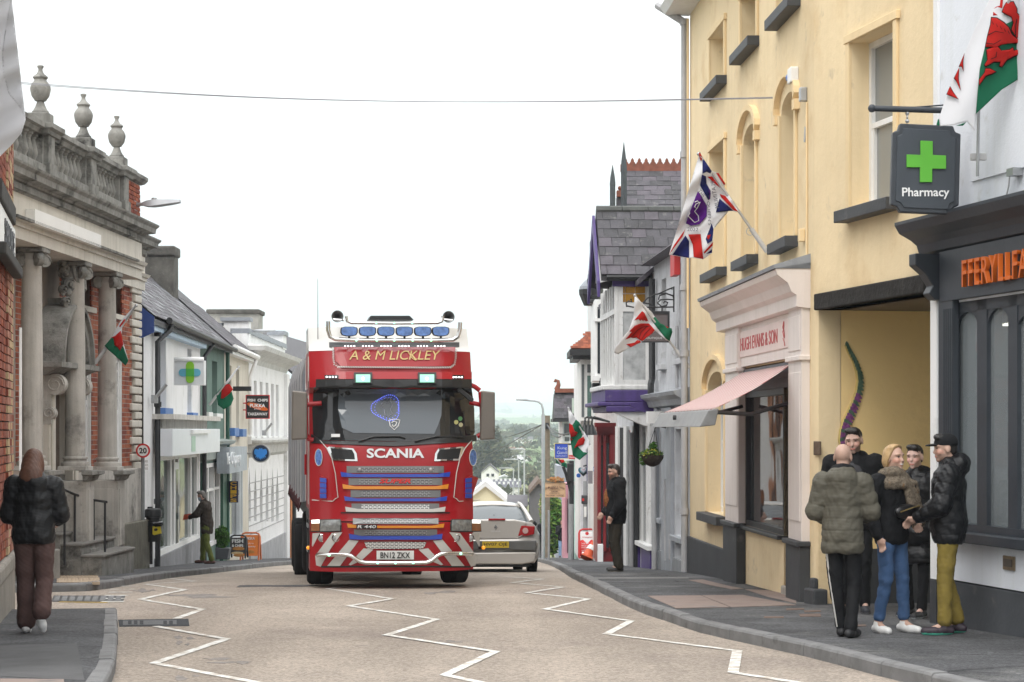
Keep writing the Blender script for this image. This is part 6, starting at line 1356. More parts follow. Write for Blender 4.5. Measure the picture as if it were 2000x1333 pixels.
t7,f7 = flag('large Welsh flag with red dragon hanging above the pharmacy',17.6,(1820,0),5.128,[(fl_w,[big]),
  (fl_g,[[(530,480),(700,260),(800,215),(923,110),(1300,-100),(1300,300),(1100,660),(923,760),(700,900),(440,1145),(465,850),(480,690)],[(60,1200),(72,1190),(80,1262),(45,1255)],[(240,1262),(350,1222),(310,1262)]]),
  (fl_k,[[(552,366),(583,248),(592,170),(655,176),(728,222),(782,278),(812,345),(860,382),(1000,400),(1000,452),(826,442),(704,420),(698,458),(640,492),(600,482),(530,478)],[(858,386),(792,300),(812,230),(796,178),(738,150),(698,124),(714,78),(750,100),(722,60),(744,22),(788,66),(774,16),(820,12),(858,88),(858,128),(896,172),(1000,172),(1000,384)],
          [(540,502),(600,472),(664,462),(704,508),(700,562),(764,572),(772,496),(810,470),(830,500),(874,490),(900,542),(836,570),(756,610),(706,680),(672,668),(682,630),(624,630),(540,676),(520,654),(552,600)],[(472,794),(524,728),(534,682),(584,682),(652,722),(604,750),(544,770),(472,866)],[(329,528),(268,672),(298,672),(319,722),(316,620)],[(276,672),(218,788),(242,816),(291,912),(270,790)],[(183,862),(144,948),(270,998),(219,926)]]),
  (fl_r,[[(560,360),(590,250),(600,180),(650,185),(720,230),(770,280),(800,350),(850,390),(1000,408),(1000,442),(830,430),(700,410),(690,450),(640,480),(600,470),(540,470)],
          [(850,380),(800,300),(820,230),(800,170),(740,140),(705,120),(720,85),(760,110),(730,60),(745,30),(790,80),(780,25),(815,20),(850,90),(850,130),(890,180),(1000,180),(1000,375)],
          [(550,500),(600,480),(660,470),(695,510),(690,570),(770,580),(780,500),(810,480),(820,510),(870,500),(890,540),(830,560),(750,600),(700,670),(680,660),(690,620),(620,620),(540,665),(530,650),(560,600)],
          [(475,800),(530,730),(540,690),(580,690),(640,720),(600,740),(540,760),(475,855)],[(325,535),(275,670),(300,665),(316,715),(310,620)],[(272,680),(225,785),(245,810),(288,905),(265,790)],[(180,870),(150,945),(265,992),(215,930)],[(620,90),(680,60),(690,-20),(715,-20),(705,85),(645,68)],[(615,120),(660,155),(612,158)]]),
  (fl_k,[[(600 + 40 * i,215 + 24 * i),(604 + 40 * i,213 + 24 * i),(622 + 40 * i,245 + 24 * i),(617 + 40 * i,247 + 24 * i)] for i in range(5)] + [[(560,350),(640,310),(720,330),(722,335),(640,317),(562,358)],[(545,430),(620,440),(690,400),(692,406),(622,447),(545,437)],[(590,590),(640,570),(648,520),(654,520),(646,576),(592,597)],[(835,360),(838,250),(850,190),(856,192),(845,252),(842,360)]])],None,amp=.05,fr=.035,ang=.2)
MB().tube([P(1909,345,17.9),P(1912,190,17.8),P(1990,-60,17.4)],.014,8).build('pole',steel,t7); m = MB(); m.box(P(1894,0,17.95).x,P(1925,0,17.95).x,17.9,17.95,P(0,313,17.9).z,P(0,299,17.9).z); m.build('bracket',M('bracket_grey'),t7,bevel=.01)
t8,f8 = flag('plain white flag hanging at the top of the brick building',15.5,(0,0),1,[(fl_w,[[(22,-10),(10,60),(4,100),(6,142),(17,184),(38,209),(50,234),(42,260),(21,285),(0,306),(-40,330),(-60,-10)]])],None,amp=.05,fr=.05,ang=.9,name='white_flag')
MB().tube([P(-60,-12,15.6),P(40,-40,15.6)],.015,8).build('pole',steel,t8)
uj = [(425,100),(460,160),(560,300),(620,320),(705,440),(690,470),(850,745),(740,735),(600,755),(555,790),(575,930),(560,1190),(460,1260),(350,1240),(310,1245),(90,1210),(160,1000),(260,880),(330,740),(400,520),(450,330),(440,220)]
t1,f1 = flag('jubilee Union flag with purple disc and 2022 flying from the yellow building',25.3,(1290,280),5.55,[(fl_w,[uj]),
  (fl_n,[[(455,150),(555,300),(540,330),(500,310),(455,330)],[(450,340),(495,360),(500,440),(545,520),(520,620),(430,460)],[(640,600),(790,730),(600,750)],[(130,1210),(270,1000),(310,1060),(310,1245)],[(555,870),(575,930),(560,1060),(510,1090),(490,1040)],[(495,1200),(560,1150),(558,1188)]]),
  (fl_r,[[(415,105),(430,105),(455,150),(440,200),(425,160)],[(600,320),(630,325),(705,440),(690,455)],[(510,365),(560,360),(655,490),(580,430)],[(640,550),(700,570),(845,745),(790,725),(660,590)],[(270,930),(240,1010),(130,1160),(95,1205),(150,1100)],[(300,990),(435,985),(465,1255),(360,1235),(350,1100)],[(470,1180),(570,1070),(565,1110),(475,1200)],[(505,1000),(545,990),(525,1040),(508,1040)]]),
  (fl_p,[[(405,520),(430,550),(505,680),(500,790),(420,880),(330,895),(275,870),(320,740),(370,610)],[(515,490),(545,540),(540,600),(522,620),(535,560)]])],((1365,301),(1497,490)),amp=.06,fr=.07,ang=.6,name='union_flag',wall_=(FA,))
q1 = lambda x,y,o=.052: f1(o)(1290 + x / 5.55,280 + y / 5.55)
MB().tube([q1(*p) for p in ((370,640),(400,625),(425,650),(395,710),(370,690),(385,660),(430,640),(400,700),(370,740),(410,790),(415,840),(370,860),(330,820),(300,790),(318,760),(310,740))],.006,5).build('signature',fl_w,t1)
dk = M('flag_lettering',(.12,.12,.16),.8)
for s_,c,a,wd,hp in (('2022 .',(365,935),-.02,150,38),('THE',(445,545),-.95,90,42),("QUEEN'S",(525,760),-1.5,260,38),('PLATINUM',(590,560),1.75,290,44)):
 r_ = Vector((math.cos(a),0,math.sin(a))); u_ = Vector((-math.sin(a),0,math.cos(a))); kk = 25.3 / F / 5.55; sg_n = -1 if s_ == 'PLATINUM' else 1
 text(s_,None,None,None,width=wd * kk,height=hp * kk,mat=dk,parent=t1,extrude=.001,fn=lambda x,y,d,c=c,a=a,sg_n=sg_n: q1(c[0] + (x * math.cos(a) * sg_n - y * math.sin(a)) / kk,c[1] - (x * math.sin(a) * sg_n + y * math.cos(a)) / kk,.05 + d))
w2 = [(330,150),(620,430),(655,490),(700,540),(750,600),(850,660),(930,680),(945,740),(905,860),(900,890),(840,870),(700,750),(660,720),(620,760),(470,880),(430,900),(200,1020),(60,1100),(0,1080),(0,1000),(110,860),(230,720),(310,500)]
flag('Welsh flag on a slanted pole in front of the grey roughcast building',32.3,(1200,560),8.33,[(fl_w,[w2]),(fl_g,[[(660,490),(700,540),(750,600),(800,620),(850,660),(930,680),(945,740),(905,860),(900,890),(840,850),(700,680),(600,540)]]),
  (fl_r,[[(450,400),(490,430),(555,570),(530,555),(520,570),(480,545),(470,565),(440,540),(420,560),(390,530),(320,555),(380,480)],[(560,600),(600,640),(660,710),(620,760),(450,890),(440,830),(400,860),(360,830),(300,840),(270,830),(175,865),(280,740),(240,730),(330,640),(430,600)],[(190,940),(330,910),(370,870),(420,880),(430,910),(360,940),(270,990)],[(830,640),(880,660),(870,680),(850,665)]]),
  (fl_k,[[(600,640),(520,650),(430,740),(395,850),(402,850),(438,745),(524,658)],[(600,645),(500,640),(380,700),(275,822),(285,822),(385,708),(502,648)],[(610,650),(560,700),(500,760),(445,850),(452,850),(506,765),(566,706)]])],((1240,577),(1345,717)),amp=.05,fr=.09,ang=.5,wall_=(FC,))
flag('Welsh flag drooping between the second and third bank columns',32.4,(30,470),4.596,[(fl_w,[[(1080,575),(1088,592),(960,780),(950,850),(1015,1080),(990,1125),(900,1040),(830,980),(800,945),(865,870),(940,730)]]),(fl_g,[[(800,945),(865,870),(940,895),(960,930),(1015,1080),(990,1125),(900,1040),(830,980)]]),
  (fl_r,[[(880,870),(945,810),(970,930),(940,990),(920,960),(890,940)],[(930,770),(980,700),(985,720),(940,780)],[(860,870),(900,855),(890,880)]])],((266,597),(187,708)),amp=.04,fr=.09,ang=.3)
flag('Welsh flag hanging from the green shop front',47.3,(260,460),3.92,[(fl_g,[[(635,1210),(690,1150),(750,1180),(770,1250),(750,1300),(695,1333),(650,1300)]]),(fl_r,[[(680,1170),(700,1140),(740,1140),(765,1180),(740,1210),(690,1250),(670,1250),(690,1210)]]),(fl_w,[[(810,1010),(730,1130),(700,1150),(705,1130),(790,1020)]])],((466,717),(410,790)),amp=.05,fr=.15,ang=.3)
flag('Welsh flag hanging over the red shopfront fascia',47.0,(1060,780),4.164,[(fl_w,[[(205,70),(270,160),(300,190),(340,270),(375,330),(375,390),(345,420),(370,440),(300,495),(245,460),(225,330),(215,200)]]),(fl_g,[[(270,165),(300,190),(335,260),(320,300),(280,380),(330,430),(370,435),(300,495),(245,460),(225,330),(230,230)]]),(fl_r,[[(215,195),(240,210),(260,260),(285,270),(270,300),(230,310),(215,260)],[(255,400),(290,330),(330,305),(345,330),(330,370),(270,390)],[(222,315),(245,325),(228,345)]])],((1110,797),(1152,868)),amp=.06,fr=.12,ang=.4)
flag('small Welsh flag below the blue hanging sign, farthest down the street',61,(1060,780),4.164,[(fl_g,[[(105,490),(150,490),(220,545),(215,570),(150,540),(110,520)]]),(fl_r,[[(130,490),(170,490),(180,510),(150,520)]])],((1084,893),(1118,935)),amp=.05,fr=.2)
for (a,b,Y,lb) in (((325,751),(302,780),38.6,'empty grey flag bracket on the white shop wall'),((531,827),(516,846),61.5,'empty grey flag bracket on the white bank')):
 t = thing('flag_bracket',lb,'flag bracket',P(*b,Y)); MB().tube([P(*b,Y),P(*a,Y)],.035,8).build('socket',steel,t); MB().lathe(P(*b,Y),[(.07,-.08),(.07,.08)],8).build('plate',steel,t)
# ================================================================ signs and street furniture
def board(name,label,px0,px1,py0,py1,Y,mat,cat='sign',th=.05,frame=None,part='panel'):
 t = thing(name,label,cat,P((px0 + px1) / 2,py1,Y)); m = MB(); pbox(m,px0,px1,py0,py1,Y,th); o = m.build(part,mat,t,bevel=.006)
 if frame:
  e = frame[1]; m = MB(); pbox(m,px0 - e,px1 + e,py0 - e,py0,Y - .02,th + .04); pbox(m,px0 - e,px1 + e,py1,py1 + e,Y - .02,th + .04); pbox(m,px0 - e,px0,py0,py1,Y - .02,th + .04); pbox(m,px1,px1 + e,py0,py1,Y - .02,th + .04); m.build('frame',frame[0],t)
 return t,o
def wr(s,cx,cy,wpx,hpx,Y,mat,par,**kw): return text(s,P(cx,cy,Y),(1,0,0),(0,0,1),width=wpx / F * Y,height=hpx / F * Y,mat=mat,parent=par,extrude=.002,**kw)
wl_ = M('white_letters',(.82,.82,.82),.5); bl_ = M('black_letters',(.02,.02,.02),.5); orl = M('orange_print',(.7,.13,.01),.5); rdl = M('red_print',(.6,.03,.03),.5)
t,o = board('pharmacy_cross_sign','pale projecting sign box with green and blue cross on the white shop',341,397,706,751,41.0,M('sign_pale',(.66,.68,.69),.4,.04,3,streak=.1),th=.22,frame=(M('sign_frame_white',(.7,.7,.7),.4),1.6))
m = MB(); Yq = 40.985
def pill(cx,cy,a,b,Y,mat,par,name):
 n = 10; r_ = min(a,b); pts = []
 for s in range(4):
  for k_ in range(n + 1): th = math.pi / 2 * (s + k_ / n); pts.append(P(cx + (a - r_) * (1 if math.cos(th + .001) > 0 else -1) + r_ * math.cos(th),cy + (b - r_) * (1 if math.sin(th + .001) > 0 else -1) + r_ * math.sin(th),Y))
 return MB().prism(pts,(0,.01,0)).build(name,mat,par)
pill(370.5,728,21.5,7.5,40.985,M('cross_blue',(.1,.38,.5),.5),o,'blue_bar'); pill(371,727.5,8,21,40.975,M('cross_lime',(.22,.5,.02),.5),o,'green_bar')
m = MB(); pbox(m,363.5,378.5,720.5,735.5,40.97,.006); m.build('cross_centre',M('cross_mid',(.06,.4,.05),.5),o)
m = MB(); m.tube([P(340,701,41.1),P(398,701,41.1)],.035,8); m.build('bracket',white_paint,t)
t,o = board('chip_shop_sign','black hanging sign FISH CHIPS TAKEAWAY with orange oval',481,525,773,817,57.5,M('sign_black_gloss',(.02,.02,.022),.4),frame=(rdl,1.3))
wr('FISH',491,782,15,5.5,57.48,wl_,o,bold=.03); wr('CHIPS',513,782,20,5.5,57.48,wl_,o,bold=.03); wr('TAKEAWAY',503,809,39,5.6,57.48,wl_,o,bold=.03)
c = P(503,794.5,57.49); MB().lathe(c,[(1,0),(1,.015),(.001,.015)],28,axis=(0,-1,0),sx=.12,sy=.3).build('oval',orl,o);
for v in o.children[-1].data.vertices: v.co.x = c.x + (v.co.x - c.x) * 1;
o.children[-1].data.transform(Matrix.Translation(c) @ Matrix.Diagonal((20 / F * 57.5 / max(abs(v.co.x - c.x) for v in o.children[-1].data.vertices),1,8 / F * 57.5 / max(abs(v.co.z - c.z) for v in o.children[-1].data.vertices),1)) @ Matrix.Translation(-c))
wr('PUKKA',503,792.5,30,7,57.46,wl_,o,bold=.03); wr('pies',503,799,12,3.5,57.46,wl_,o)
MB().tube([P(470,788,57.55),P(481,788,57.55)],.02,6).build('bracket',rdl,t); MB().tube([P(470,801,57.55),P(481,801,57.55)],.02,6).build('bracket',rdl,t); MB().tube([P(469,784,57.6),P(469,806,57.6)],.02,6).build('bracket',rdl,t)
t,o = board('chips_sign','vertical navy sign with yellow letters CHIPS in the chip shop window',447,465,940,982,52.2,M('sign_navy',(.015,.018,.06),.4))
for i,c in enumerate('CHIPS'): wr(c,456,944.5 + i * 8.3,12,7,52.18,M('yellow_letters',(.6,.35,.03),.5),o,bold=.03)
MB().box(P(450,0,52.2).x,P(450,0,52.2).x + .06,52.25,53.4,P(0,970,52.2).z,P(0,960,52.2).z).build('bracket',black_paint,t)
# speed limit sign on grey post, litter bin on the next post
sp = thing('speed_limit_sign','round red and white 20 speed limit sign on a grey post','road sign',P(279,1098,37)); Yv = 36.9; c = P(279.5,880.5,Yv)
MB().tube([P(279,1102,37),P(279,868,37)],.035,10).build('post',M('post_grey',(.23,.24,.24),.5,.15,5,streak=.2),sp,smooth=50)
def disc(c,r,mat,name,par,th=.01,n=32): return MB().lathe(c,[(r,0),(r,th),(.001,th)],n,axis=(0,-1,0)).build(name,mat,par)
disc(c,.132,rdl,'red_ring',sp); o = disc(c + Vector((0,-.011,0)),.1,white_paint,'face',sp,.004); text('20',c + Vector((0,-.017,0)),(1,0,0),(0,0,1),width=.14,height=.105,mat=bl_,parent=o,extrude=.001,bold=.03)
for k_ in range(3): m = MB(); pbox(m,283,289,899 + k_ * 7,904 + k_ * 7,36.95,.01); m.build('small_plate',white_paint,sp)
bn_ = thing('litter_bin','black litter bin with yellow sticker and bin bag on a post','litter bin',P(300,1095,37.4)); Yb = 37.4; c = P(299,1058,Yb); h = (1058 - 993) / F * Yb; r_ = 17 / F * Yb
bp = M('bin_plastic',(.018,.019,.02),.45,.2,5,.1,40)
MB().lathe(c,[(r_ * .84,0),(r_ * .9,.02),(r_ * .97,h * .52),(r_ * .97,h * .56)],24).build('body',bp,bn_,smooth=40)
MB().lathe(c + Vector((0,0,h * .56)),[(r_ * .8,0),(r_ * .8,h * .16),(r_ * .98,h * .17),(r_ * 1.0,h * .34),(r_ * .9,h * .41),(r_ * .5,h * .44),(.01,h * .445)],24).build('hood',bp,bn_,smooth=40)
m = MB(); n = 28; vs = []
rb_ = random.Random(4)
for j,(rr,zz) in enumerate(((1.0,.62),(1.06,.6),(1.08,.52),(1.02,.47))):
 for i in range(n): a = 2 * math.pi * i / n; q = rr + rb_.uniform(-.04,.05) + (.28 if (j in (1,2) and 20 < i < 27) else 0); vs.append(c + Vector((r_ * q * math.cos(a),r_ * q * math.sin(a),h * (zz + rb_.uniform(-.02,.02)))))
m.add(vs,[(j * n + i,j * n + (i + 1) % n,(j + 1) * n + (i + 1) % n,(j + 1) * n + i) for j in range(3) for i in range(n)]); m.build('bin_bag',M('bin_bag_black',(.012,.012,.013),.25),bn_,smooth=80)
def on_cyl(px,py): x = (px - 299) / F * Yb; return Vector((P(px,py,Yb).x,Yb - math.sqrt(max(.0001,(r_ * 1.0) ** 2 - x * x)) - .004,P(px,py,Yb).z))
yst = M('yellow_sticker',(.62,.5,.02),.5)
poly_sheet([[(301,1024),(305,1025),(306,1029),(315,1028),(316,1042),(304,1045),(301,1043)]],on_cyl,yst,'sticker',bn_,cell=3,thick=.003); poly_sheet([[(304,1032),(308,1031),(311,1034),(308,1037),(304,1036)]],lambda x,y: on_cyl(x,y) + Vector((0,-.003,0)),bl_,'sticker_print',bn_,cell=3,thick=.001)
MB().tube([P(293,1102,37.6),P(293,990,37.6)],.05,10).build('post',bp,bn_,smooth=50)
# pavement boards by the chip shop
def aboard(label,px0,px1,py0,py1,Y,fm,pm,lean=.25,name='pavement_board'):
 t = thing(name,label,'A-board',P((px0 + px1) / 2,py1,Y),0,'pavement boards'); a,b = P(px0,py0,Y + lean),P(px1,py1,Y)
 z0,z1 = b.z,a.z; x0,x1 = a.x,b.x; sk = lambda z: Y + lean * (z - z0) / (z1 - z0)
 for s in (1,-1):
  f_ = lambda x,z,d=0: Vector((x,(sk(z) if s > 0 else 2 * (Y + lean) - sk(z)) + d,z))
  e = .025; rr = .1
  pts = [f_(x0,z0),f_(x0,z1 - rr),f_(x0 + rr * .3,z1 - rr * .3),f_(x0 + rr,z1),f_(x1 - rr,z1),f_(x1 - rr * .3,z1 - rr * .3),f_(x1,z1 - rr),f_(x1,z0)]
  MB().tube(pts,e,6).build('frame',fm,t,smooth=60); MB().prism([f_(x0 + .03,z0 + .12,-.005 * s),f_(x1 - .03,z0 + .12,-.005 * s),f_(x1 - .03,z1 - .06,-.005 * s),f_(x0 + .03,z1 - .06,-.005 * s)],(0,.012,0)).build('panel',pm,t)
 return t,lambda px,py,d=.02: Vector((P(px,py,Y).x,sk(P(px,py,Y).z) - d,P(px,py,Y).z))
t,q = aboard('black FISH & CHIPS pavement board with a burger picture',450,479,1046,1091,52.5,black_paint,M('board_black',(.02,.02,.02),.5))
wr('FISH',464,1057,22,7.5,52.5 + .13,wl_,t,bold=.03); wr('& CHIPS',464,1066,22,5,52.5 + .08,wl_,t,bold=.03)
bun = M('bun_brown',(.5,.22,.05),.5,.2,20);
for (cx,cy,rx,ry,mt) in ((465,1073,12,5,bun),(463,1081,12,3,M('filling_cream',(.6,.45,.25),.6,.3,30)),(466,1085,11,3,bun)): c = q(cx,cy,.012); MB().ball(c,1,12,sc=(rx / F * 52.5,.008,ry / F * 52.5)).build('burger_print',mt,t)
t,q = aboard('orange pavement board with white lettering behind the black one',472,505,1041,1095,53.4,M('orange_frame',(.6,.16,.05),.5),M('board_orange',(.62,.16,.01),.5))
wr('PUKKA',487,1052,22,5.5,53.4 + .17,wl_,t,bold=.03); wr('Ready to',487,1062,16,4,53.4 + .12,wl_,t); wr('takeaway',487,1068,24,5,53.4 + .1,wl_,t)
c = q(488,1079,.012); MB().ball(c,1,10,sc=(.12,.008,.06)).build('pie_print',bun,t)
t,q = aboard('red and white pavement board with a traffic cone leaning on it',1131,1163,1034,1091,52,M('red_frame',(.5,.03,.03),.5),M('board_white_red',(.75,.75,.75),.5))
pm_ = rdl; poly_sheet([[(1132,1087),(1132,1057),(1139,1055),(1147,1063),(1155,1055),(1162,1057),(1162,1087)]],lambda x,y: q(x,y,.016),pm_,'red_print',t,thick=.002)
disc(q(1147,1043,.018),.045,rdl,'round_logo',t,.004); wr('moneygram',1147,1050,20,2.6,52.16,rdl,t)
for i,s_ in enumerate(('Send and','receive','money','worldwide')): text(s_,q(1143,1062 + i * 4.4,.022),(1,0,0),(0,0,1),width=.19,height=.04,mat=wl_,parent=t,extrude=.002)
poly_sheet([[(1135,1088),(1137,1078),(1150,1080),(1151,1088)]],lambda x,y: q(x,y,.022),white_paint,'white_print',t,thick=.002)
cn = thing('traffic_cone','orange and white traffic cone tipped against the red pavement board','traffic cone',P(1152,1091,51.6)); a,b = P(1146,1090,51.55),P(1161,1055,51.75); co_ = M('cone_orange',(.62,.1,.03),.5,.1,6); ax = (b - a); Lc = ax.length
MB().lathe(a,[(.15,0),(.14,.05),(.028,Lc)],16,axis=ax).build('cone_body',co_,cn,smooth=40); MB().lathe(a,[(.117,Lc * .42),(.078,Lc * .68)],16,axis=ax).build('white_band',white_paint,cn,smooth=40); MB().lathe(a,[(.22,-.02),(.22,.02)],4,axis=ax).build('cone_base',co_,cn)
# right-hand posts and signs
def post(name,label,x,y0,y1,Y,r_,mat,cat='post',base=None):
 t = thing(name,label,cat,P(x,y0,Y)); a = P(x,y0,Y); MB().tube([Vector((a.x,Y,zr(Y) + PH - .05)),P(x,y1,Y)],r_,10).build('post',mat,t,smooth=50); return t
galv = M('lamp_post_grey',(.42,.44,.46),.5,.1,4,metal=.2)
lp = post('street_lamp','tall grey street lamp with curved arm above the parked car',1061,1085,810,63,.06,galv,'street lamp')
MB().tube([P(1061,812,63),P(1060.5,800,63),P(1058,790,63),P(1052,785,63),P(1044,783,63),P(1012,780.5,63)],.035,8).build('arm',galv,lp,smooth=50)
m = MB(); pbox(m,1008,1030,779,782.5,62.8,.35); m.build('lamp_head',galv,lp,bevel=.02)
for i,(x,y,Y,yb) in enumerate(((1024,880,150,1000),(1013,900,190,1000),(1003,917,240,1000))):
 t = thing('street_lamp',['distant grey street lamp behind the silver car, tallest','distant grey street lamp, second of the three down the hill','distant grey street lamp, lowest and faintest down the hill'][i],'street lamp',P(x,yb,Y),0,'street lamps down the hill')
 MB().tube([P(x,yb + 40,Y),P(x,y,Y),P(x - 2,y - 2,Y),P(x - 16,y - 2.6,Y)],.07,6).build('post',galv,t); m = MB(); pbox(m,x - 28,x - 14,y - 3.4,y - 1.6,Y,.3); m.build('lamp_head',galv,t)
tp = post('telegraph_pole','weathered wooden telegraph pole with cables',1068,1085,812,76,.13,wood_pole,'telegraph pole')
for i,(xa,ya,Yw) in enumerate(((900,905,150),(930,860,140),(1102,850,64),(1130,838,55))):
 a,b = P(1068,824 + i * 2,76),P(xa,ya,Yw); MB().tube([a.lerp(b,k_ / 8) - Vector((0,0,.25 * math.sin(math.pi * k_ / 8))) for k_ in range(9)],.022,5).build('cable',black_paint,tp)
MB().box(P(1065,0,76).x,P(1072,0,76).x,75.8,76,P(0,838,76).z,P(0,826,76).z).build('junction_box',black_paint,tp)
pk = post('parking_sign','grey post with blue topped parking notice and side plate',1166.5,1093,908,50.5,.055,M('post_mid_grey',(.3,.31,.32),.5,.1,5,streak=.2),'road sign')
m = MB(); pbox(m,1158.5,1167,921,946,50.4,.02); m.build('notice_plate',white_paint,pk); m = MB(); pbox(m,1158.8,1166.7,912,921,50.38,.02); o = m.build('blue_plate',M('sign_blue',(.02,.12,.45),.5),pk); wr('P',1161,916.5,3,6,50.37,wl_,o,bold=.03)
for i in range(6): m = MB(); pbox(m,1160,1165,923 + i * 3.7,925 + i * 3.7,50.39,.008); m.build('notice_line',bl_,pk)
m = MB(); pbox(m,1148.5,1157.5,920,945,50.6,.02); m.build('side_plate',M('plate_grey',(.3,.31,.33),.5),pk)
bc = post('black_lamp_column','black column with dark box bracket beside the mint shopfront',1116.5,1092,900,57,.07,black_paint,'lamp column'); m = MB(); pbox(m,1108,1121,905,942,56.9,.4); m.build('bracket_box',black_paint,bc,bevel=.03); MB().tube([P(1100,912,57),P(1105,925,57),P(1112,950,57),P(1116,965,57)],.05,6).build('stay',black_paint,bc); MB().tube([Vector((P(1116.5,0,57).x - .03,56.9,zr(57) + PH)),P(1115.8,985,56.9)],.075,10).build('lower_sleeve',M('post_mid_grey'),bc)
post('thin_post','thin grey post at the kerb right of the silver car',1072,1088,997,58,.035,M('post_mid_grey'))
mp_ = post('box_post','grey post with small dark box and red light beside the yellow shopfront',1143,1092,940,54,.06,M('post_mid_grey')); m = MB(); pbox(m,1136,1148,968,985,53.9,.3); m.build('control_box',char_paint,mp_,bevel=.02); m = MB(); pbox(m,1137,1141,974,979,53.88,.03); m.build('red_light',rdl,mp_); m = MB(); pbox(m,1140.5,1145.5,990,1010,53.85,.02); m.build('white_band',white_paint,mp_)
t,o = board('blue_hanging_sign','blue hanging sign with pale lettering and yellow edge',1084,1109,867,895,60,M('sign_royal_blue',(.03,.08,.5),.5,.1,4),frame=(M('sign_gold',(.5,.42,.2),.5),1.3)); pl = M('sign_pale_letters',(.6,.66,.75),.5)
wr('Kung',1098,876,18,7,59.98,pl,o); wr('Gandi',1098,884,20,6.5,59.98,pl,o); wr('RESTAURANT',1097,891,20,2.5,59.98,pl,o); MB().tube([P(1109,868,60),P(1122,868,60)],.03,6).build('bracket',black_paint,t)
t,o = board('white_red_sign','white hanging sign with red bottom band beside the blue sign',1110.8,1143,862,889,61,white_paint); m = MB(); pbox(m,1110.8,1143,889.3,897,60.98,.06); b_ = m.build('red_band',rdl,t); wr('News',1117,893,11,4,60.96,wl_,b_)
t,o = board('cafe_sign','tan cafe sign with dark lettering and dry plants on top',1063,1104,944,971,69,M('sign_tan',(.62,.4,.24),.6,.08,4),frame=(M('sign_tan_edge',(.5,.36,.24),.6),.8)); br = M('brown_letters',(.08,.03,.02),.6)
cs = 'CEGIN BACH Y CWTSH'
for i,ch in enumerate(cs):
 if ch != ' ': a = (i - 8.5) / 8.5; wr(ch,1083.5 + a * 18,951 + a * a * 4,2,3.6,68.98,br,o)
wr('BREAKFAST',1083,954.2,16,2.2,68.97,br,o,bold=.03); wr('HOMEMADE FOOD',1083,957.3,22,1.8,68.97,br,o); wr('LUNCHES',1083,960.5,12,2.2,68.97,br,o,bold=.03); wr('AFTERNOON TEA',1083,963.6,20,1.8,68.97,br,o); wr('TAKE AWAY - LICENSED',1083.5,968,36,3,68.97,br,o)
MB().tube([P(1104,946,69.05),P(1118,946,69.05)],.03,6).build('bracket',black_paint,t)
def leafs(name,label,cx,cy,rx,ry,Y,n,size,mats,cat,group=None,seed=1,pot=None,flat=1.0,parent=None):
 rg_ = random.Random(seed); m = MB(); k_ = Y / F
 for i in range(n):
  d = Vector((rg_.gauss(0,1),rg_.gauss(0,1),rg_.gauss(0,1))).normalized() * rg_.uniform(.5,1.05); q_ = P(cx,cy,Y) + Vector((d.x * rx * k_,d.y * rx * k_ * flat,d.z * ry * k_)); a = Vector((rg_.gauss(0,1),rg_.gauss(0,1),rg_.gauss(0,.7))).normalized() * size * rg_.uniform(.6,1.4); b = a.orthogonal().normalized() * size * .4; m.mi = rg_.randrange(len(mats)); m.add([q_ - a,q_ + b,q_ + a,q_ - b],[(0,1,2,3)])
 if parent is not None: return m.build(name,mats,parent)
 t = thing(name,label,cat,P(cx,cy + ry,Y),0,group); o = m.build('foliage',mats,t); return t
dryo = [M('dry_orange_leaf',(.5,.2,.06),.8,.3,9),M('dry_tan_leaf',(.42,.28,.14),.8,.3,9)]
leafs('dry_plants',None,1086,937,17,5,69.1,160,.06,dryo,None,parent=t)
m = MB(); pbox(m,1066,1102,940,943.2,69,.2); m.build('trough',wood_pole,t)
bg_ = [M('bush_green',(.06,.15,.025),.7,.3,5),M('bush_light',(.14,.22,.045),.7,.3,5),M('bush_dark',(.03,.07,.018),.8,.3,5)]
leafs('garden_bush','leafy green bush under the tan cafe sign',1079,1022,20,58,89,3000,.15,bg_,'bush',seed=3)
m = MB(); m.tube([Vector((P(1080,0,89).x,89,zr(89))),P(1080,1010,89)],.06,6); o = m.build('stem',wood_pole,bpy.data.objects['garden_bush'])
leafs('garden_bush','small yellow green shrub with bare twigs left of the cafe sign',1062,990,9,26,90,380,.1,[bg_[1],M('straw_leaf',(.4,.36,.2),.8,.3,6)],'bush',seed=5)
# heart signs
def heart(cx,cy,s,Y,mat,par,name,d=0):
 pts = []
 for k_ in range(24): a = 2 * math.pi * k_ / 24; pts.append(P(cx + s * math.sin(a) ** 3,cy - s * (.81 * math.cos(a) - .31 * math.cos(2 * a) - .12 * math.cos(3 * a) - .06 * math.cos(4 * a)),Y - d))
 return MB().prism(pts,(0,.04,0)).build(name,mat,par)
t = thing('heart_sign','teal heart shaped hanging sign with white heart centre','sign',P(1139,930,56)); o = heart(1139.5,921,10.5,56,M('teal_sign',(.03,.17,.22),.5),t,'heart_panel'); heart(1139.5,919.5,7,56,M('heart_grey',(.3,.45,.5),.5),o,'heart_ring',.02); heart(1139.5,918.5,5,56,M('heart_white',(.68,.68,.72),.5),o,'heart_centre',.04); wr('LOVE',1139.5,917.5,5,2,55.95,rdl,o); disc(P(1130,929,55.9),.06,M('sign_blue'),'round_badge',t); MB().tube([P(1139,911,56),P(1150,908,56)],.02,6).build('bracket',black_paint,t)
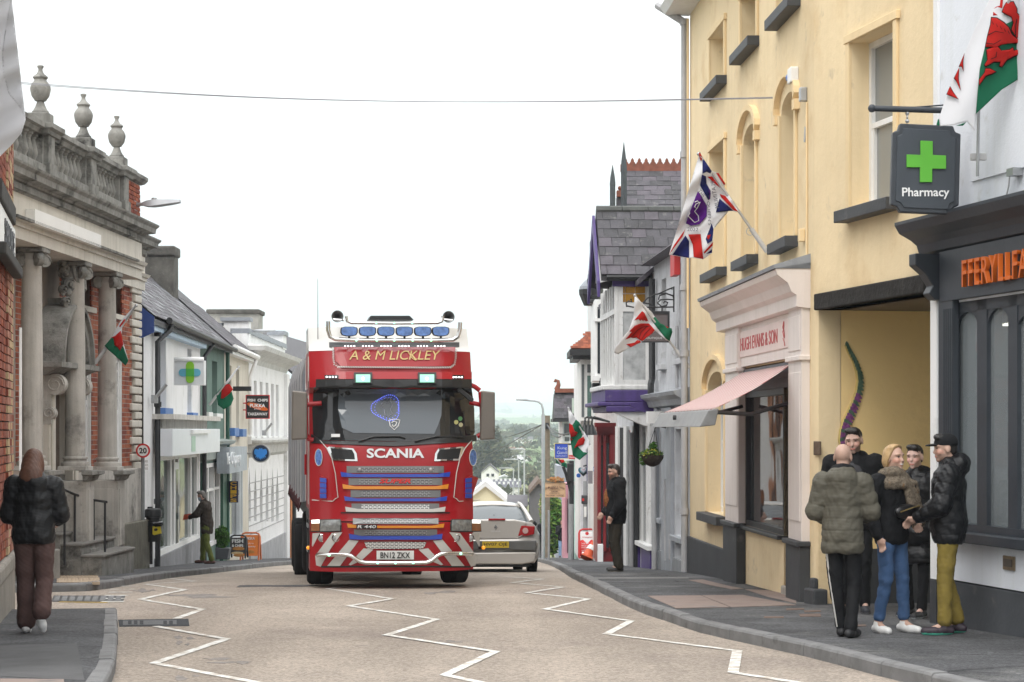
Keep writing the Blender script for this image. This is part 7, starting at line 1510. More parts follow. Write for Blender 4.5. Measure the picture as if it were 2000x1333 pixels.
# swan-neck lamps over the red shop
sn = thing('swan_neck_lamps','black swan neck lamps over the red shopfront','lamps',P(1150,830,47.6))
for i,x in enumerate((1142,1149,1156)):
 MB().tube([P(1190,824,48.2),P(1172,820 - i,47.8),P(x + 5,815,47.6),P(x + 1,817,47.5),P(x,830,47.5)],.025,6).build('neck',black_paint,sn,smooth=60); MB().lathe(P(x,850,47.5),[(.13,0),(.12,.05),(.07,.17),(.03,.25)],14).build('lamp_shade',black_paint,sn,smooth=40)
# boutique hanging sign with scrollwork bracket, hanging basket
bt = thing('boutique_sign','grey hanging sign reading BOUTIQUE on a scrolled iron bracket','sign',P(1280,668,33.6)); Yt = 33.6; bo = M('boutique_grey',(.15,.125,.125),.5,.05,4)
m = MB(); pbox(m,1256,1304,613,667,Yt,.05); o = m.build('panel',bo,bt); m = MB(); pbox(m,1254,1308,608,613,Yt - .02,.09); pbox(m,1304,1308,613,669,Yt - .02,.09); pbox(m,1254,1304,667,669,Yt - .02,.09); m.build('frame',black_paint,bt)
wr('BOUTIQUE',1276,661,34,4.6,Yt - .01,wl_,o,spacing=1.15)
for pts in ([(1225,598),(1240,601),(1316,600)],[(1316,560),(1316,610)],[(1224,600),(1223,592),(1228,588),(1234,590),(1232,584)],[(1256,592),(1264,583),(1280,575),(1300,573),(1314,578),(1316,586),(1304,585),(1290,586),(1284,592),(1292,599),(1302,597),(1304,591),(1298,589),(1296,593)],[(1284,575),(1304,566),(1314,562),(1312,566)],[(1286,586),(1288,578),(1300,574)],[(1256,592),(1270,594),(1280,600)],[(1293,600),(1293,608)]):
 MB().tube([P(x,y,Yt + .02) for x,y in pts],.014,6).build('scroll',black_paint,bt,smooth=80)
hb_ = thing('hanging_basket','wicker hanging basket with yellow green plants by the grey pipe','hanging basket',P(1274,912,34.3)); Yh = 34.3
MB().lathe(P(1274,912,Yh),[(.03,0),(.12,.04),(.19,.14),(.2,.2),(.17,.2)],18).build('basket',M('wicker',(.06,.045,.035),.9,.3,40,.5,60),hb_,smooth=40)
leafs('plants',None,1272,888,22,11,Yh,420,.035,[bg_[0],M('yellow_leaf',(.4,.38,.05),.7,.3,9),bg_[2],bg_[1]],None,parent=hb_,seed=8); leafs('plants',None,1276,874,8,11,Yh,140,.04,[bg_[0],bg_[2]],None,parent=hb_,seed=9); leafs('trailing_plants',None,1256,900,7,9,Yh,90,.03,[bg_[0],bg_[1]],None,parent=hb_,seed=10)
for x in (1260,1274,1288): MB().tube([P(x,893,Yh),P(1279,838,Yh)],.006,5).build('chain',black_paint,hb_)
MB().tube([P(1279,838,Yh),P(1282,832,Yh + .1),P(1300,836,Yh + .2)],.012,6).build('hook',black_paint,hb_)
# clipped bush in a pot by the chip shop
pt = leafs('potted_bush','round clipped bush in a grey square planter beside the man',433,1050,15,22,50.5,1300,.045,[bg_[0],bg_[2]],'potted plant',seed=11)
m = MB(); a = P(433,1092,50.5); m.hexa([a + Vector(v) for v in ((-.17,-.17,0),(.17,-.17,0),(.17,.17,0),(-.17,.17,0),(-.22,-.22,.28),(.22,-.22,.28),(.22,.22,.28),(-.22,.22,.28))]); m.build('planter',M('planter_grey',(.1,.105,.115),.6),pt,bevel=.01)
# wires across the street
for i,(y0,y1) in enumerate(((150,192),(153,190))):
 a,b = P(-100,y0,29.5),P(1522,y1,24.75); tag(MB().tube([a.lerp(b,k_ / 24) - Vector((0,0,.18 * math.sin(math.pi * k_ / 24))) for k_ in range(25)],.0055,5).build('overhead_wire',M('wire_grey',(.25,.25,.27),.5)),['upper thin grey wire strung across the street','lower thin grey wire strung across the street'][i],'wire','wires across the street')
wg = thing('gull_street_lamp','grey lamp head projecting from the white bank parapet','street lamp',P(495,647,60)); m = MB(); m.ball(P(512,646.5,60),1,10,sc=(.3,.12,.05)); m.build('lamp_head',galv,wg,smooth=60); MB().tube([P(496,648,60),P(506,647,60)],.04,6).build('arm',galv,wg); MB().tube([P(520,646.5,60),P(538,645.5,60)],.02,6).build('tip',galv,wg)
m = MB(); b1 = thing('projecting_box_sign','black edge-on projecting sign above the chip shop','sign',P(455,759,54)); pbox(m,455,490,755,764,54,.12); m.build('panel',black_paint,b1)
# ================================================================ the lorry
TH = R(7.5); TO = Vector((-1.657,27.9,0)); ZG = zr(28.6)
EX = Vector((math.cos(TH),math.sin(TH),0)); EY = Vector((-math.sin(TH),math.cos(TH),0))
def tw(x,y,z): return TO + EX * x + EY * y + Vector((0,0,ZG + z))
def tray(px,py,d=0.0):          # line of sight onto the plane y = d of the lorry; gives local x, z
 r = Vector(((px - HX) / F,1,-(py - HY) / F)); o = TO + EY * d; t = o.dot(EY) / r.dot(EY); p = r * t
 return (p - TO).dot(EX),p.z + ZC - ZG
PF = [(0,.05),(.3,.02),(.95,0),(1.0,.03),(2.02,.1),(2.08,.14),(2.78,.36),(2.86,.2),(2.96,.22),(3.38,.42),(3.46,.6),(3.8,.95)]
def yfront(x,z): return float(np.interp(z,[a for a,b in PF],[b for a,b in PF])) + 1.15 * max(0,abs(x) - .62) ** 2
def tsurf(px,py,off=0.0):
 d = 0
 for _ in range(6): x,z = tray(px,py,d); d = yfront(x,z) - off
 return tw(x,d,z)
red = M('lorry_red',(.33,.008,.013),.34,.05,1.5,coat=.16,spec=.35); wht = M('lorry_white',(.55,.54,.51),.3,.03,1,coat=.4); blk_ = M('lorry_black',(.014,.015,.016),.45,.1,3); chrome = M('chrome',(.72,.72,.7),.12,.04,3,metal=1); tyre = M('tyre_rubber',(.018,.018,.019),.85,.2,8,.2,60)
blue_l = M('grille_blue',(.02,.06,.4),.35,.05,2,coat=.4); org_l = M('grille_orange',(.68,.24,.012),.35,.05,2,coat=.4); gold = M('gold_letters',(.62,.45,.17),.4,.05,3)
def meshmat(name,col,metal):
 m = M(name,col,.35,.05,3,metal=metal); t = m.node_tree; b = t.nodes['Principled BSDF']; src = b.inputs['Base Color'].links[0].from_socket
 g = t.nodes.new('ShaderNodeNewGeometry'); br = t.nodes.new('ShaderNodeTexBrick'); mp = t.nodes.new('ShaderNodeMapping'); mp.inputs['Rotation'].default_value = (R(90),0,0); br.inputs['Scale'].default_value = 6; br.inputs['Mortar Size'].default_value = .035; br.inputs['Brick Width'].default_value = .36; br.inputs['Row Height'].default_value = .13
 br.inputs['Color1'].default_value = br.inputs['Color2'].default_value = (.0,.0,.0,1); br.inputs['Mortar'].default_value = (1,1,1,1)
 t.links.new(g.outputs['Position'],mp.inputs[0]); t.links.new(mp.outputs[0],br.inputs['Vector'])
 x = t.nodes.new('ShaderNodeMix'); x.data_type = 'RGBA'; t.links.new(br.outputs['Color'],x.inputs[0]); x.inputs[6].default_value = (.05,.05,.052,1); t.links.new(src,x.inputs[7]); t.links.new(x.outputs[2],b.inputs['Base Color']); return m
mesh_g = meshmat('grille_mesh',(.3,.3,.3),.5); mesh_c = meshmat('chrome_mesh',(.75,.75,.73),.6)
LR = thing('articulated_lorry','red and white articulated lorry with roof lights facing the camera','lorry',tw(0,4,0),TH)
# cab shell
HWc = 1.16
xsn = [-1.16,-1.1,-1.02,-.92,-.8,-.62,-.3,0,.3,.62,.8,.92,1.02,1.1,1.16]
def shell(name,zs,mat,back=2.15,hw=1.0):
 m = MB(); n = len(xsn) + 2
 for z in zs:
  m.v += [tuple(tw(xsn[0] * hw,back,z))] + [tuple(tw(x * hw,yfront(x * hw,z),z)) for x in xsn] + [tuple(tw(xsn[-1] * hw,back,z))]
 m.f = [(i * n + j,i * n + j + 1,(i + 1) * n + j + 1,(i + 1) * n + j) for i in range(len(zs) - 1) for j in range(n - 1)] + [tuple(range((len(zs) - 1) * n,len(zs) * n)),tuple(range(n))]
 m.m = [0] * len(m.f); return m.build(name,mat,LR,smooth=38)
cab = shell('cab_body',[.98,1.02,1.3,1.7,2.0,2.05,2.1,2.3,2.5,2.7,2.78,2.86,2.9,2.96,3.1,3.2,3.3,3.38],red)
shell('roof_fairing',[3.385,3.42,3.5,3.6,3.68,3.74],wht); bump = shell('bumper',[.27,.32,.5,.7,.9,.96],red,back=1.0)
shell('cab_chassis',[.5,.97],blk_,back=2.1)
def dec(polys,mat,name,par=cab,off=.006,cell=14,thick=.006,zoom=None):
 if zoom: polys = [[(560 + x / 3.846,860 + y / 3.846) for x,y in q] for q in polys]
 return poly_sheet(polys,lambda x,y: tsurf(x,y,off),mat,name,par,cell=cell,thick=thick,smooth=False)
def rect(a,b,c,d): return [(a,c),((a + b) / 2,c),(b,c),(b,d),((a + b) / 2,d),(a,d)]
def ttext(s,cx,cy,wpx,hpx,mat,par=cab,off=.012,zoom=True,**kw):
 if zoom: cx,cy,wpx,hpx = 560 + cx / 3.846,860 + cy / 3.846,wpx / 3.846,hpx / 3.846
 return text(s,None,None,None,width=wpx,height=hpx,mat=mat,parent=par,fn=lambda x,y,d: tsurf(cx + x,cy - y,off + d),extrude=.004,**kw)
wscr = M('windscreen',(.018,.02,.022),.04,0)
ws = dec([[(613,757),(690,755),(770,754),(850,755),(921,758),(926,800),(927,845),(918,864),(850,862),(770,862),(690,861),(628,860),(612,850),(610,800)]],wscr,'windscreen',off=.012,cell=18)
dec([[(662,761),(770,760),(864,762),(862,812),(855,832),(848,848),(770,847),(690,846),(668,836),(660,800)]],glass('windscreen_lightened',(.115,.135,.155),.05),'see_through_tone',ws,off=.02,cell=18)  # opaque lighter tint paints the brightness seen through the cab
dec([[(608,848),(630,861),(770,863),(915,865),(930,850),(931,862),(770,872),(608,866)]],blk_,'scuttle',off=.016)
for pts in ([(700,862),(730,853),(780,852),(792,856)],[(810,862),(850,853),(890,853),(905,856)]): MB().tube([tsurf(x,y,.04) for x,y in pts],.012,6).build('wiper',blk_,cab)
led = M('blue_led',(.05,.06,.5),.4,emit=(.15,.2,1),estr=1.2); wsk = M('sticker_white',(.7,.7,.7),.5); m = MB()
for k_ in range(46):
 a = 2 * math.pi * k_ / 46; r1 = 1 + .12 * math.cos(3 * (a - .5)); m.ball(tsurf(755 + 27 * r1 * math.sin(a),797 - 24 * r1 * math.cos(a),.03),.006,5)
 if k_ % 2: m.ball(tsurf(755 + 23 * math.sin(a),797 - 20 * r1 * math.cos(a),.03),.005,5)
m.build('led_emblem',led,ws)
m = MB(); m.tube([tsurf(x,y,.03) for x,y in ((745,790),(750,784),(757,788),(762,783),(766,792),(762,800),(766,808),(758,814),(752,810),(750,800),(744,796),(748,792))],.005,4); m.tube([tsurf(x,y,.03) for x,y in ((749,780),(753,776),(757,780),(761,776),(764,781))],.005,4); m.build('griffin_outline',M('led_grey',(.4,.42,.5),.5),ws)
m = MB(); m.tube([tsurf(x,y,.03) for x,y in ((760,821),(770,819),(781,821),(778,832),(770,840),(762,832),(760,821))],.008,5); m.tube([tsurf(x,y,.03) for x,y in ((765,826),(769,823),(775,825),(773,831),(769,834),(766,830))],.009,5); m.build('shield_sticker',wsk,ws)
for x,y,c in ((899,818,(.1,.3,.12)),(891,825,(.5,.48,.2)),(900,830,(.5,.48,.3))): dec([[(x + 4 * math.cos(a),y + 4.4 * math.sin(a)) for a in [k_ * .63 for k_ in range(10)]]],M('window_sticker_%d' % x,c,.6),'round_sticker',ws,.02)
dec([rect(647,664,848,854)],wsk,'tax_sticker',ws,.02)
# visor, lamps over the screen, name board
dec([rect(619,919,741,757)],blk_,'sun_visor',off=.14,cell=30,thick=.05); dec([rect(619,919,728,742)],red,'visor_lip',off=.15,cell=30,thick=.05)
grl = M('green_lens',(.3,.55,.42),.15,emit=(.2,.8,.5),estr=.35); ledw = M('white_led',(.9,.9,.9),.3,emit=(1,1,1),estr=2.5); grd = M('green_led',(.3,.8,.5),.3,emit=(.3,1,.55),estr=1.0)
for x in (709,834):
 o = dec([rect(x - 18,x + 18,729,750)],blk_,'lamp_housing',off=.2,thick=.05); dec([rect(x - 14,x + 14,732,747)],grl,'lamp_lens',o,.235,thick=.01); MB().ball(tsurf(x,740,.245),.02,8).build('bulb',ledw,o)
def ledrow(x0,x1,y,n,off):
 m = MB()
 for i in range(n): m.ball(tsurf(lerp(x0,x1,i / (n - 1)),y,off),.011,6)
 m.build('led_strip',ledw,cab)
dec([rect(634,661,733,740)],blk_,'led_housing',off=.185); ledrow(638,656,736.5,4,.2); dec([rect(884,906,733,740)],blk_,'led_housing',off=.185); ledrow(886,902,737,4,.2)
dec([rect(643,897,669,678)],blk_,'name_board_top',off=.03)
for x in (674,709,745,780,816,850): ledrow(x,x + 18,676.5,4,.045)
nbr = dec([[(652,680),(770,680),(889,680),(885,706),(878,716),(770,718),(665,716),(656,706)]],red,'name_panel',off=.03,thick=.03)
rp = [(651,680),(651,700),(653,712),(660,717),(700,717.5),(770,718),(840,718.5),(880,718),(888,712),(890,700),(891,680)]
m = MB()
for (a,b),(c,d) in zip(rp[:-1],rp[1:]):
 l = math.hypot(c - a,d - b); n = max(1,int(l / 3.2))
 for i in range(n): x = lerp(a,c,i / n); y = lerp(b,d,i / n); ux,uy = (c - a) / l,(d - b) / l; m.tube([tsurf(x - uy * 1.6 - ux,y + ux * 1.6 - uy,.055),tsurf(x + uy * 1.6 + ux,y - ux * 1.6 + uy,.055)],.007,4)
m.build('rope_border',wht,nbr)
ttext('A & M LICKLEY',771,694,178,18,gold,nbr,.06,zoom=False,shear=.22)
m = MB(); m.tube([tsurf(x,y,.062) for x,y in ((797,687),(801,694),(806,701),(812,704),(815,701))],.008,5); m.build('swash',gold,nbr)
# roof light bar, spot lamps, horns, hatch
def tp_(px,py,d): x,z = tray(px,py,d); return tw(x,d,z)
MB().tube([tp_(x,y,.3) for x,y in ((641,628),(641,645),(645,658),(655,663),(700,664.5),(770,665),(850,665),(885,664),(894,658),(898,645),(899,630))],.03,10).build('light_bar',chrome,LR,smooth=60)
MB().tube([tp_(x,y,.45) for x,y in ((676,618),(678,628),(686,631),(770,632),(855,631),(863,628),(865,618))],.022,8).build('upper_light_bar',chrome,LR,smooth=60)
blens = M('spot_blue_glass',(.1,.2,.48),.08,.35,14,coat=.5)
for x in (682,718,754,790,826,861):
 sh_ = lambda k_: [(x + k_ * a,647 + k_ * b) for a,b in ((-17,-3),(-16,-7),(-8,-9),(8,-9),(16,-7),(17,-3),(17,3),(14,8),(5,10),(-5,10),(-14,8),(-17,3))]
 o = MB().prism([tp_(a,b,.26) for a,b in sh_(1)],EY * .1).build('spot_lamp',blk_,LR,bevel=.01); MB().prism([tp_(a,b,.25) for a,b in sh_(.88)],EY * .02).build('lens',blens,o); MB().tube([tp_(x,657,.3),tp_(x,664,.3)],.018,6).build('bracket',blk_,o)
for x in (696,736,770,806,842): o = MB().ball(tp_(x,665,.27),.018,6).build('marker_light',grd,LR)
for x in (735,770,805): MB().ball(tp_(x,631,.43),.016,6).build('marker_light',grd,LR)
hm = M('horn_grey',(.16,.165,.17),.35,.1,4,metal=.6)
for x,y in ((659,618.5),(876,619.5)): MB().lathe(tp_(x,y,.5),[(.001,-.12),(.02,-.1),(.045,-.02),(.082,.01),(.086,.02),(.08,.02),(.04,-.03),(.03,-.15),(.03,-.35),(.001,-.36)],22,axis=-EY).build('air_horn',hm,LR,smooth=60)
for xa,xb in ((650,672),(862,884)): MB().tube([tp_(xa,624,.5),tp_(xb,626,.5)],.016,6).build('horn_pipe',chrome,LR)
MB().prism([tp_(x,y,1.3) for x,y in ((720,625),(724,617),(800,617),(808,625))],EY * .6).build('roof_hatch',blk_,LR)
MB().tube([tp_(621,690,.9),tp_(620.5,545,.9)],[.006,.003],5).build('aerial',blk_,LR)
# grille
gr = [((450,1180,195,246),mesh_g),((465,1168,286,338),mesh_g),((480,1155,376,430),mesh_g),((487,1145,476,526),mesh_c),((497,1140,586,631),mesh_g),((506,1130,671,718),mesh_g)]
for (a,b,c,d),mt in gr: o = dec([rect(a,b,c,d)],M('grille_tray',(.2,.2,.2),.4,.1,4,metal=.7),'grille_insert',off=.004,zoom=1); dec([rect(a + 75,b - 75,c + 8,d - 5)],mt,'grille_mesh',o,.01,zoom=1)
for a,b,c,d,mt in ((405,1227,238,278,blue_l),(418,1215,330,369,org_l),(431,1204,421,459,blue_l),(439,1192,500,540,wht),(453,1183,626,660,org_l),(467,1170,703,747,blue_l)):
 dec([[(a,c),(a + 95,c + 17),((a + b) / 2,c + 17),(b - 95,c + 17),(b,c),(b - 6,d - 3),(b - 100,d),((a + b) / 2,d),(a + 100,d),(a + 6,d - 3)]],mt,'grille_slat',off=.02,thick=.024,zoom=1)
dec([rect(405,1225,541,550)],blk_,'panel_gap',off=.003,zoom=1)
ttext('SCANIA',817,98,432,72,M('badge_silver',(.75,.75,.76),.3,.03,3,metal=.3),bold=.03); ttext('SUPER',815,307,238,36,rdl,off=.035,bold=.03,shear=.25)
o = dec([rect(523,678,636,666)],blk_,'model_badge',off=.065,thick=.01,zoom=1); ttext('R 440',601,650,138,24,M('badge_silver'),o,.075,bold=.01,shear=.1)
for x in (547,1082): MB().ball(tsurf(560 + x / 3.846,860 + 221 / 3.846,.03),.028,10).build('grille_light',M('lens_clear',(.4,.4,.4),.1),cab)
for mirror in (0,1):
 X = (lambda x: 1640 - x) if mirror else (lambda x: x)
 o = dec([[(X(320),48),(X(500),62),(X(525),100),(X(532),158),(X(345),152),(X(300),60)]],chrome,'intake_frame',off=.01,zoom=1); dec([[(X(330),60),(X(490),72),(X(508),105),(X(512),145),(X(350),140)]],blk_,'intake',o,.02,zoom=1)
 ln_ = [(250,0),(300,60),(340,140),(365,250),(385,430),(365,440),(345,460),(190,450)]
 MB().tube([tsurf(560 + X(x) / 3.846,860 + y / 3.846,.012) for x,y in ln_],.007,5).build('coach_line',wht,cab)
 dec([[(X(240 + 26 * math.cos(a)),130 + 62 * math.sin(a)) for a in [k_ * .45 for k_ in range(14)]]],M('badge_blue',(.1,.2,.5),.4,.5,22),'oval_badge',off=.012,zoom=1); MB().tube([tsurf(560 + X(240 + 27 * math.cos(a)) / 3.846,860 + (130 + 63 * math.sin(a)) / 3.846,.014) for a in [k_ * .42 for k_ in range(16)]],.006,5).build('badge_rim',wht,cab)
 o = dec([[(X(205),285),(X(250),265),(X(300),290),(X(300),440),(X(255),435)]],red,'side_intake',off=.015,thick=.02,zoom=1)
 for k_ in range(4): dec([[(X(250),282 + k_ * 40),(X(296),287 + k_ * 38),(X(298),320 + k_ * 38),(X(252),316 + k_ * 40)]],blue_l,'louvre',o,.03,thick=.012,zoom=1)
 h_ = dec([[(X(185),598),(X(300),594),(X(405),594),(X(412),640),(X(410),688),(X(300),690),(X(178),688)]],M('lamp_black',(.03,.03,.03),.3),'headlight',off=.01,zoom=1)
 dec([[(X(255),600),(X(398),600),(X(402),680),(X(252),684)]],M('headlight_glass',(.2,.205,.2),.08,.35,18,coat=.6),'headlight_lens',h_,.02,zoom=1); dec([[(X(186),628),(X(246),626),(X(246),682),(X(182),682)]],M('indicator_amber',(.3,.13,.06),.15,.2,12),'indicator',h_,.02,zoom=1); dec([[(X(186),600),(X(246),597),(X(246),624),(X(186),626)]],M('daylight',(.8,.8,.75),.2,emit=(1,.98,.9),estr=.7),'side_light',h_,.02,zoom=1)
 for p_ in ([(195,700),(250,696),(195,800),(190,790)],[(340,697),(418,692),(330,815),(255,950),(222,940),(215,870)],[(470,748),(540,756),(400,945),(305,945)],[(578,812),(650,822),(560,905),(480,940),(465,935)]): dec([[(X(x),y) for x,y in p_]],wht,'white_chevron',bump,.006,zoom=1)
 for x in (263,367): o = MB().lathe(tsurf(560 + X(x) / 3.846,860 + 734 / 3.846,-.02),[(.05,-.02),(.056,.03),(.046,.035),(.04,.012),(.001,.01)],18,axis=-EY).build('fog_lamp',chrome,bump,smooth=40); MB().lathe(tsurf(560 + X(x) / 3.846,860 + 734 / 3.846,0),[(.044,-.005),(.03,.008),(.001,.012)],14,axis=-EY).build('lens',M('lens_clear'),o,smooth=60)
 x,y = 560 + X(162) / 3.846,860 + 808 / 3.846; MB().tube([tp_(x + (8 if not mirror else -8),y,.9),tp_(x,y,.7)],.02,6).build('lamp_arm',blk_,LR); MB().ball(tp_(x,y,.68),.028,10).build('side_marker',M('amber_lit',(.8,.35,.03),.3,emit=(1,.3,.02),estr=.45),LR)
 s_ = 1 if mirror else -1               # mirrors
 mx0,mx1 = (569,600) if not mirror else (938,967)
 mo = MB().prism([tp_(x,y,.25) for x,y in ((mx0 + 2,763),(mx1,766),(mx1,858),(mx0,860))],EY * .09).build('mirror',M('mirror_back',(.17,.15,.13),.3,.1,2,metal=.3),LR,bevel=.02)
 xi = 600 if not mirror else 938
 if mirror: MB().prism([tp_(x,y,.3) for x,y in ((935,765),(950,764),(950,784),(937,790))],EY * .1).build('mirror_cap',red,mo,bevel=.02)
 for pts in (([(628,788),(605,790),(594,792)],[(612,860),(603,858),(598,848),(597,780),(588,770)]) if not mirror else ([(917,786),(935,790),(941,792)],[(932,853),(940,848),(942,842),(941,792)],[(919,752),(928,756),(937,763)])):
  MB().tube([tp_(x,y,.42) for x,y in pts],.034,8).build('mirror_arm',red,mo,smooth=60)
MB().prism([tp_(x,y,.2) for x,y in ((892,762),(899,757),(926,779),(924,786),(917,784))],EY * .06).build('kerb_mirror',blk_,LR,bevel=.015)
# bumper: mesh, plate, chrome bar
dec([[(583,766),(815,764),(1048,766),(1035,800),(1020,815),(815,818),(610,815),(595,800)]],mesh_c,'bumper_mesh',bump,.012,zoom=1)
pl_ = dec([rect(675,955,831,896)],M('plate_white',(.72,.72,.7),.4,.02,3),'number_plate',bump,.03,thick=.012,zoom=1); ttext('BN12 ZKX',815,864,222,44,bl_,pl_,.042,bold=.012)
MB().tube([tsurf(560 + x / 3.846,860 + y / 3.846,.09) for x,y in ((228,866),(245,860),(320,862),(440,860),(480,868),(510,885),(550,912),(590,921),(700,923),(815,923),(930,923),(1050,920),(1090,905),(1130,870),(1160,855),(1210,851),(1300,852),(1392,856))],.03,10).build('bull_bar',chrome,LR,smooth=60)
for x,y in ((318,863),(683,922),(817,922),(950,921),(1308,853)): MB().ball(tsurf(560 + x / 3.846,860 + y / 3.846,.125),.02,8).build('bar_light',grd,LR)
dec([[(250,945),(815,942),(1380,945),(1380,958),(815,955),(260,958)]],blk_,'bumper_lip',bump,.0,zoom=1)
# side of the cab
SD = lambda y,z,w=.0: tw(-HWc - w,y,z)
def sidep(poly,mat,name,w=.006): return MB().prism([SD(a,b,w) for a,b in poly],-EX * .008).build(name,mat,cab)
sidep([(.62,2.1),(1.35,2.1),(1.35,2.75),(.8,2.75)],dark_glass,'side_window');
for ln_ in ([(.6,3.3),(.6,2.95),(.75,2.85),(1.9,2.85),(2.0,2.95),(2.0,3.3)],[(.55,2.75),(.5,2.0),(.6,1.2)],[(1.5,2.75),(2.0,2.75),(2.0,1.2)]): MB().tube([SD(a,b,.012) for a,b in ln_],.008,5).build('coach_line',wht,cab)
MB().tube([SD(1.4,1.9,.03),SD(1.4,1.6,.03)],.02,6).build('door_handle',red,cab)
for k_ in range(2): MB().hexa([tuple(tw(-1.18 + a,.9 + b,.5 + k_ * .35 + c)) for a,b,c in ((0,0,0),(.3,0,0),(.3,.5,0),(0,.5,0),(0,0,.05),(.3,0,.05),(.3,.5,.05),(0,.5,.05))]).build('step',steel,LR)
def twheel(x,y,r=.5,w=.3,tz=0):
 c = tw(x,y,r + tz); o = MB().lathe(c - EX * w / 2,[(r * .55,.02),(r * .9,0),(r * .98,.03),(r,.07),(r,w * .28),(r * .985,w * .3),(r,w * .32),(r,w * .48),(r * .985,w * .5),(r,w * .52),(r,w - .07),(r * .98,w - .03),(r * .9,w),(r * .55,w - .02)],30,axis=EX).build('wheel',tyre,LR,smooth=30); MB().lathe(c - EX * (w / 2 - .03),[(r * .56,0),(r * .5,.03),(r * .2,.06),(.001,.06)],18,axis=EX).build('rim',steel,o,smooth=40)
for x in (-.985,.985): twheel(x,1.35,.5,.37,.0)
for x in (-1.0,-.66,.66,1.0): twheel(x,4.6,.5,.3,-.05)
for x in (.22,.5): twheel(x,6.0,.42,.2,-.05)
MB().hexa([tuple(tw(a,b,c)) for a,b,c in ((-.45,1.0,.55),(.45,1.0,.55),(.45,6.5,.5),(-.45,6.5,.5),(-.45,1.0,.95),(.45,1.0,.95),(.45,6.5,.95),(-.45,6.5,.95))]).build('chassis',blk_,LR)
for x in (-.95,.95): MB().hexa([tuple(tw(x + a,b,c)) for a,b,c in ((-.22,.75,1.0),(.22,.75,1.0),(.22,2.0,1.0),(-.22,2.0,1.0),(-.22,.9,1.12),(.22,.9,1.12),(.22,1.9,1.12),(-.22,1.9,1.12))]).build('wheel_arch',blk_,LR)
# trailer with grey sheeted side
sheet_m = M('trailer_sheet',(.2,.215,.24),.5,.15,1.2,.2,6,streak=.2); m = MB(); sec = [(-1.2,1.15),(-1.2,3.1),(-1.12,3.4),(-.9,3.55),(.9,3.55),(1.12,3.4),(1.2,3.1),(1.2,1.15)]
m.prism([tw(x,2.75,z) for x,z in sec],EY * 9.5); tr_ = m.build('trailer_body',sheet_m,LR,bevel=.02)
for y in (2.78,4.5,6.2,8,9.8,12.2): MB().tube([tw(-1.215,y,1.15),tw(-1.215,y,3.1),tw(-1.13,y,3.42)],.025,6).build('trailer_post',M('trailer_post_grey',(.35,.35,.36),.5),tr_)
for k_ in range(12): MB().prism([tw(-1.22,3 + k_ * .75,1.17),tw(-1.22,3.7 + k_ * .75,1.17),tw(-1.26,3.4 + k_ * .75,.98)],EX * .02).build('mud_flap',M('maroon_sheet',(.08,.015,.02),.7),tr_)
MB().hexa([tuple(tw(a,b,c)) for a,b,c in ((-1.1,2.9,.85),(1.1,2.9,.85),(1.1,12,.85),(-1.1,12,.85),(-1.1,2.9,1.12),(1.1,2.9,1.12),(1.1,12,1.12),(-1.1,12,1.12))]).build('trailer_frame',blk_,LR)
for y in (9.3,10.6,11.9):
 for x in (-1.0,1.0): twheel(x,y,.5,.35,zr(38) - ZG)
# ================================================================ the silver car, seen from behind
CO = Vector(((971 - HX) / F * 39.7,39.7,0)); cth = R(6); CX = Vector((math.cos(cth),math.sin(cth),0)); CY = Vector((-math.sin(cth),math.cos(cth),0)); CG = zr(40.5)
def cw(x,y,z): return CO + CX * x + CY * y + Vector((0,0,CG + z - y * .052))
def cray(px,py,d=0.0):
 r = Vector(((px - HX) / F,1,-(py - HY) / F)); o = CO + CY * d; t = o.dot(CY) / r.dot(CY); p = r * t; return (p - CO).dot(CX),p.z + ZC - CG
CAR = thing('silver_car','silver beige saloon car parked in the road, seen from behind','car',cw(0,2.2,0),cth)
silver = M('car_silver',(.56,.53,.49),.3,.03,1,metal=.35,coat=.8)
def ring(y,zb,zt,hw,ht,crown=.03): return [(-hw * .86,zb),(-hw * .97,zb + .12),(-hw,zb + .35),(-hw * .985,zt - .22),(-ht * 1.02,zt - .06),(-ht * .93,zt),(-ht * .5,zt + crown),(0,zt + crown * 1.2),(ht * .5,zt + crown),(ht * .93,zt),(ht * 1.02,zt - .06),(hw * .985,zt - .22),(hw,zt - .22 - .2 if False else zb + .35),(hw * .97,zb + .12),(hw * .86,zb)]
def loft(rows,name,mat,smooth=50,caps=True):
 m = MB(); n = len(rows[0][1])
 for y,r_ in rows: m.v += [tuple(cw(x,y + max(0,abs(x) - .55) ** 2 * (.9 if y < .6 else 0),z)) for x,z in r_]
 m.f = [(i * n + j,i * n + (j + 1) % n,(i + 1) * n + (j + 1) % n,(i + 1) * n + j) for i in range(len(rows) - 1) for j in range(n)] + ([tuple(range(n)),tuple(range((len(rows) - 1) * n,len(rows) * n))] if caps else []); m.m = [0] * len(m.f); return m.build(name,mat,CAR,smooth=smooth)
body = loft([(.06,ring(0,.3,.62,.8,.78,.0)),(0,ring(0,.27,.66,.84,.82,.0)),(.06,ring(0,.24,.74,.87,.82,.01)),(.1,ring(0,.22,.98,.885,.78)),(.14,ring(0,.22,1.035,.885,.76)),(.5,ring(0,.2,1.04,.89,.77)),(1.4,ring(0,.2,1.0,.89,.8)),(2.8,ring(0,.2,.97,.89,.8)),(3.4,ring(0,.22,.92,.88,.78)),(4.2,ring(0,.25,.75,.82,.7)),(4.4,ring(0,.3,.6,.72,.6))],'body',silver)
def gring(z0,z1,w0,w1): return [(-w0,z0),(-lerp(w0,w1,.5) - .02,(z0 + z1) / 2),(-w1,z1 - .04),(-w1 * .85,z1),(0,z1 + .025),(w1 * .85,z1),(w1,z1 - .04),(lerp(w0,w1,.5) + .02,(z0 + z1) / 2),(w0,z0)]
cg = glass('car_glass',(.14,.16,.17),.03)
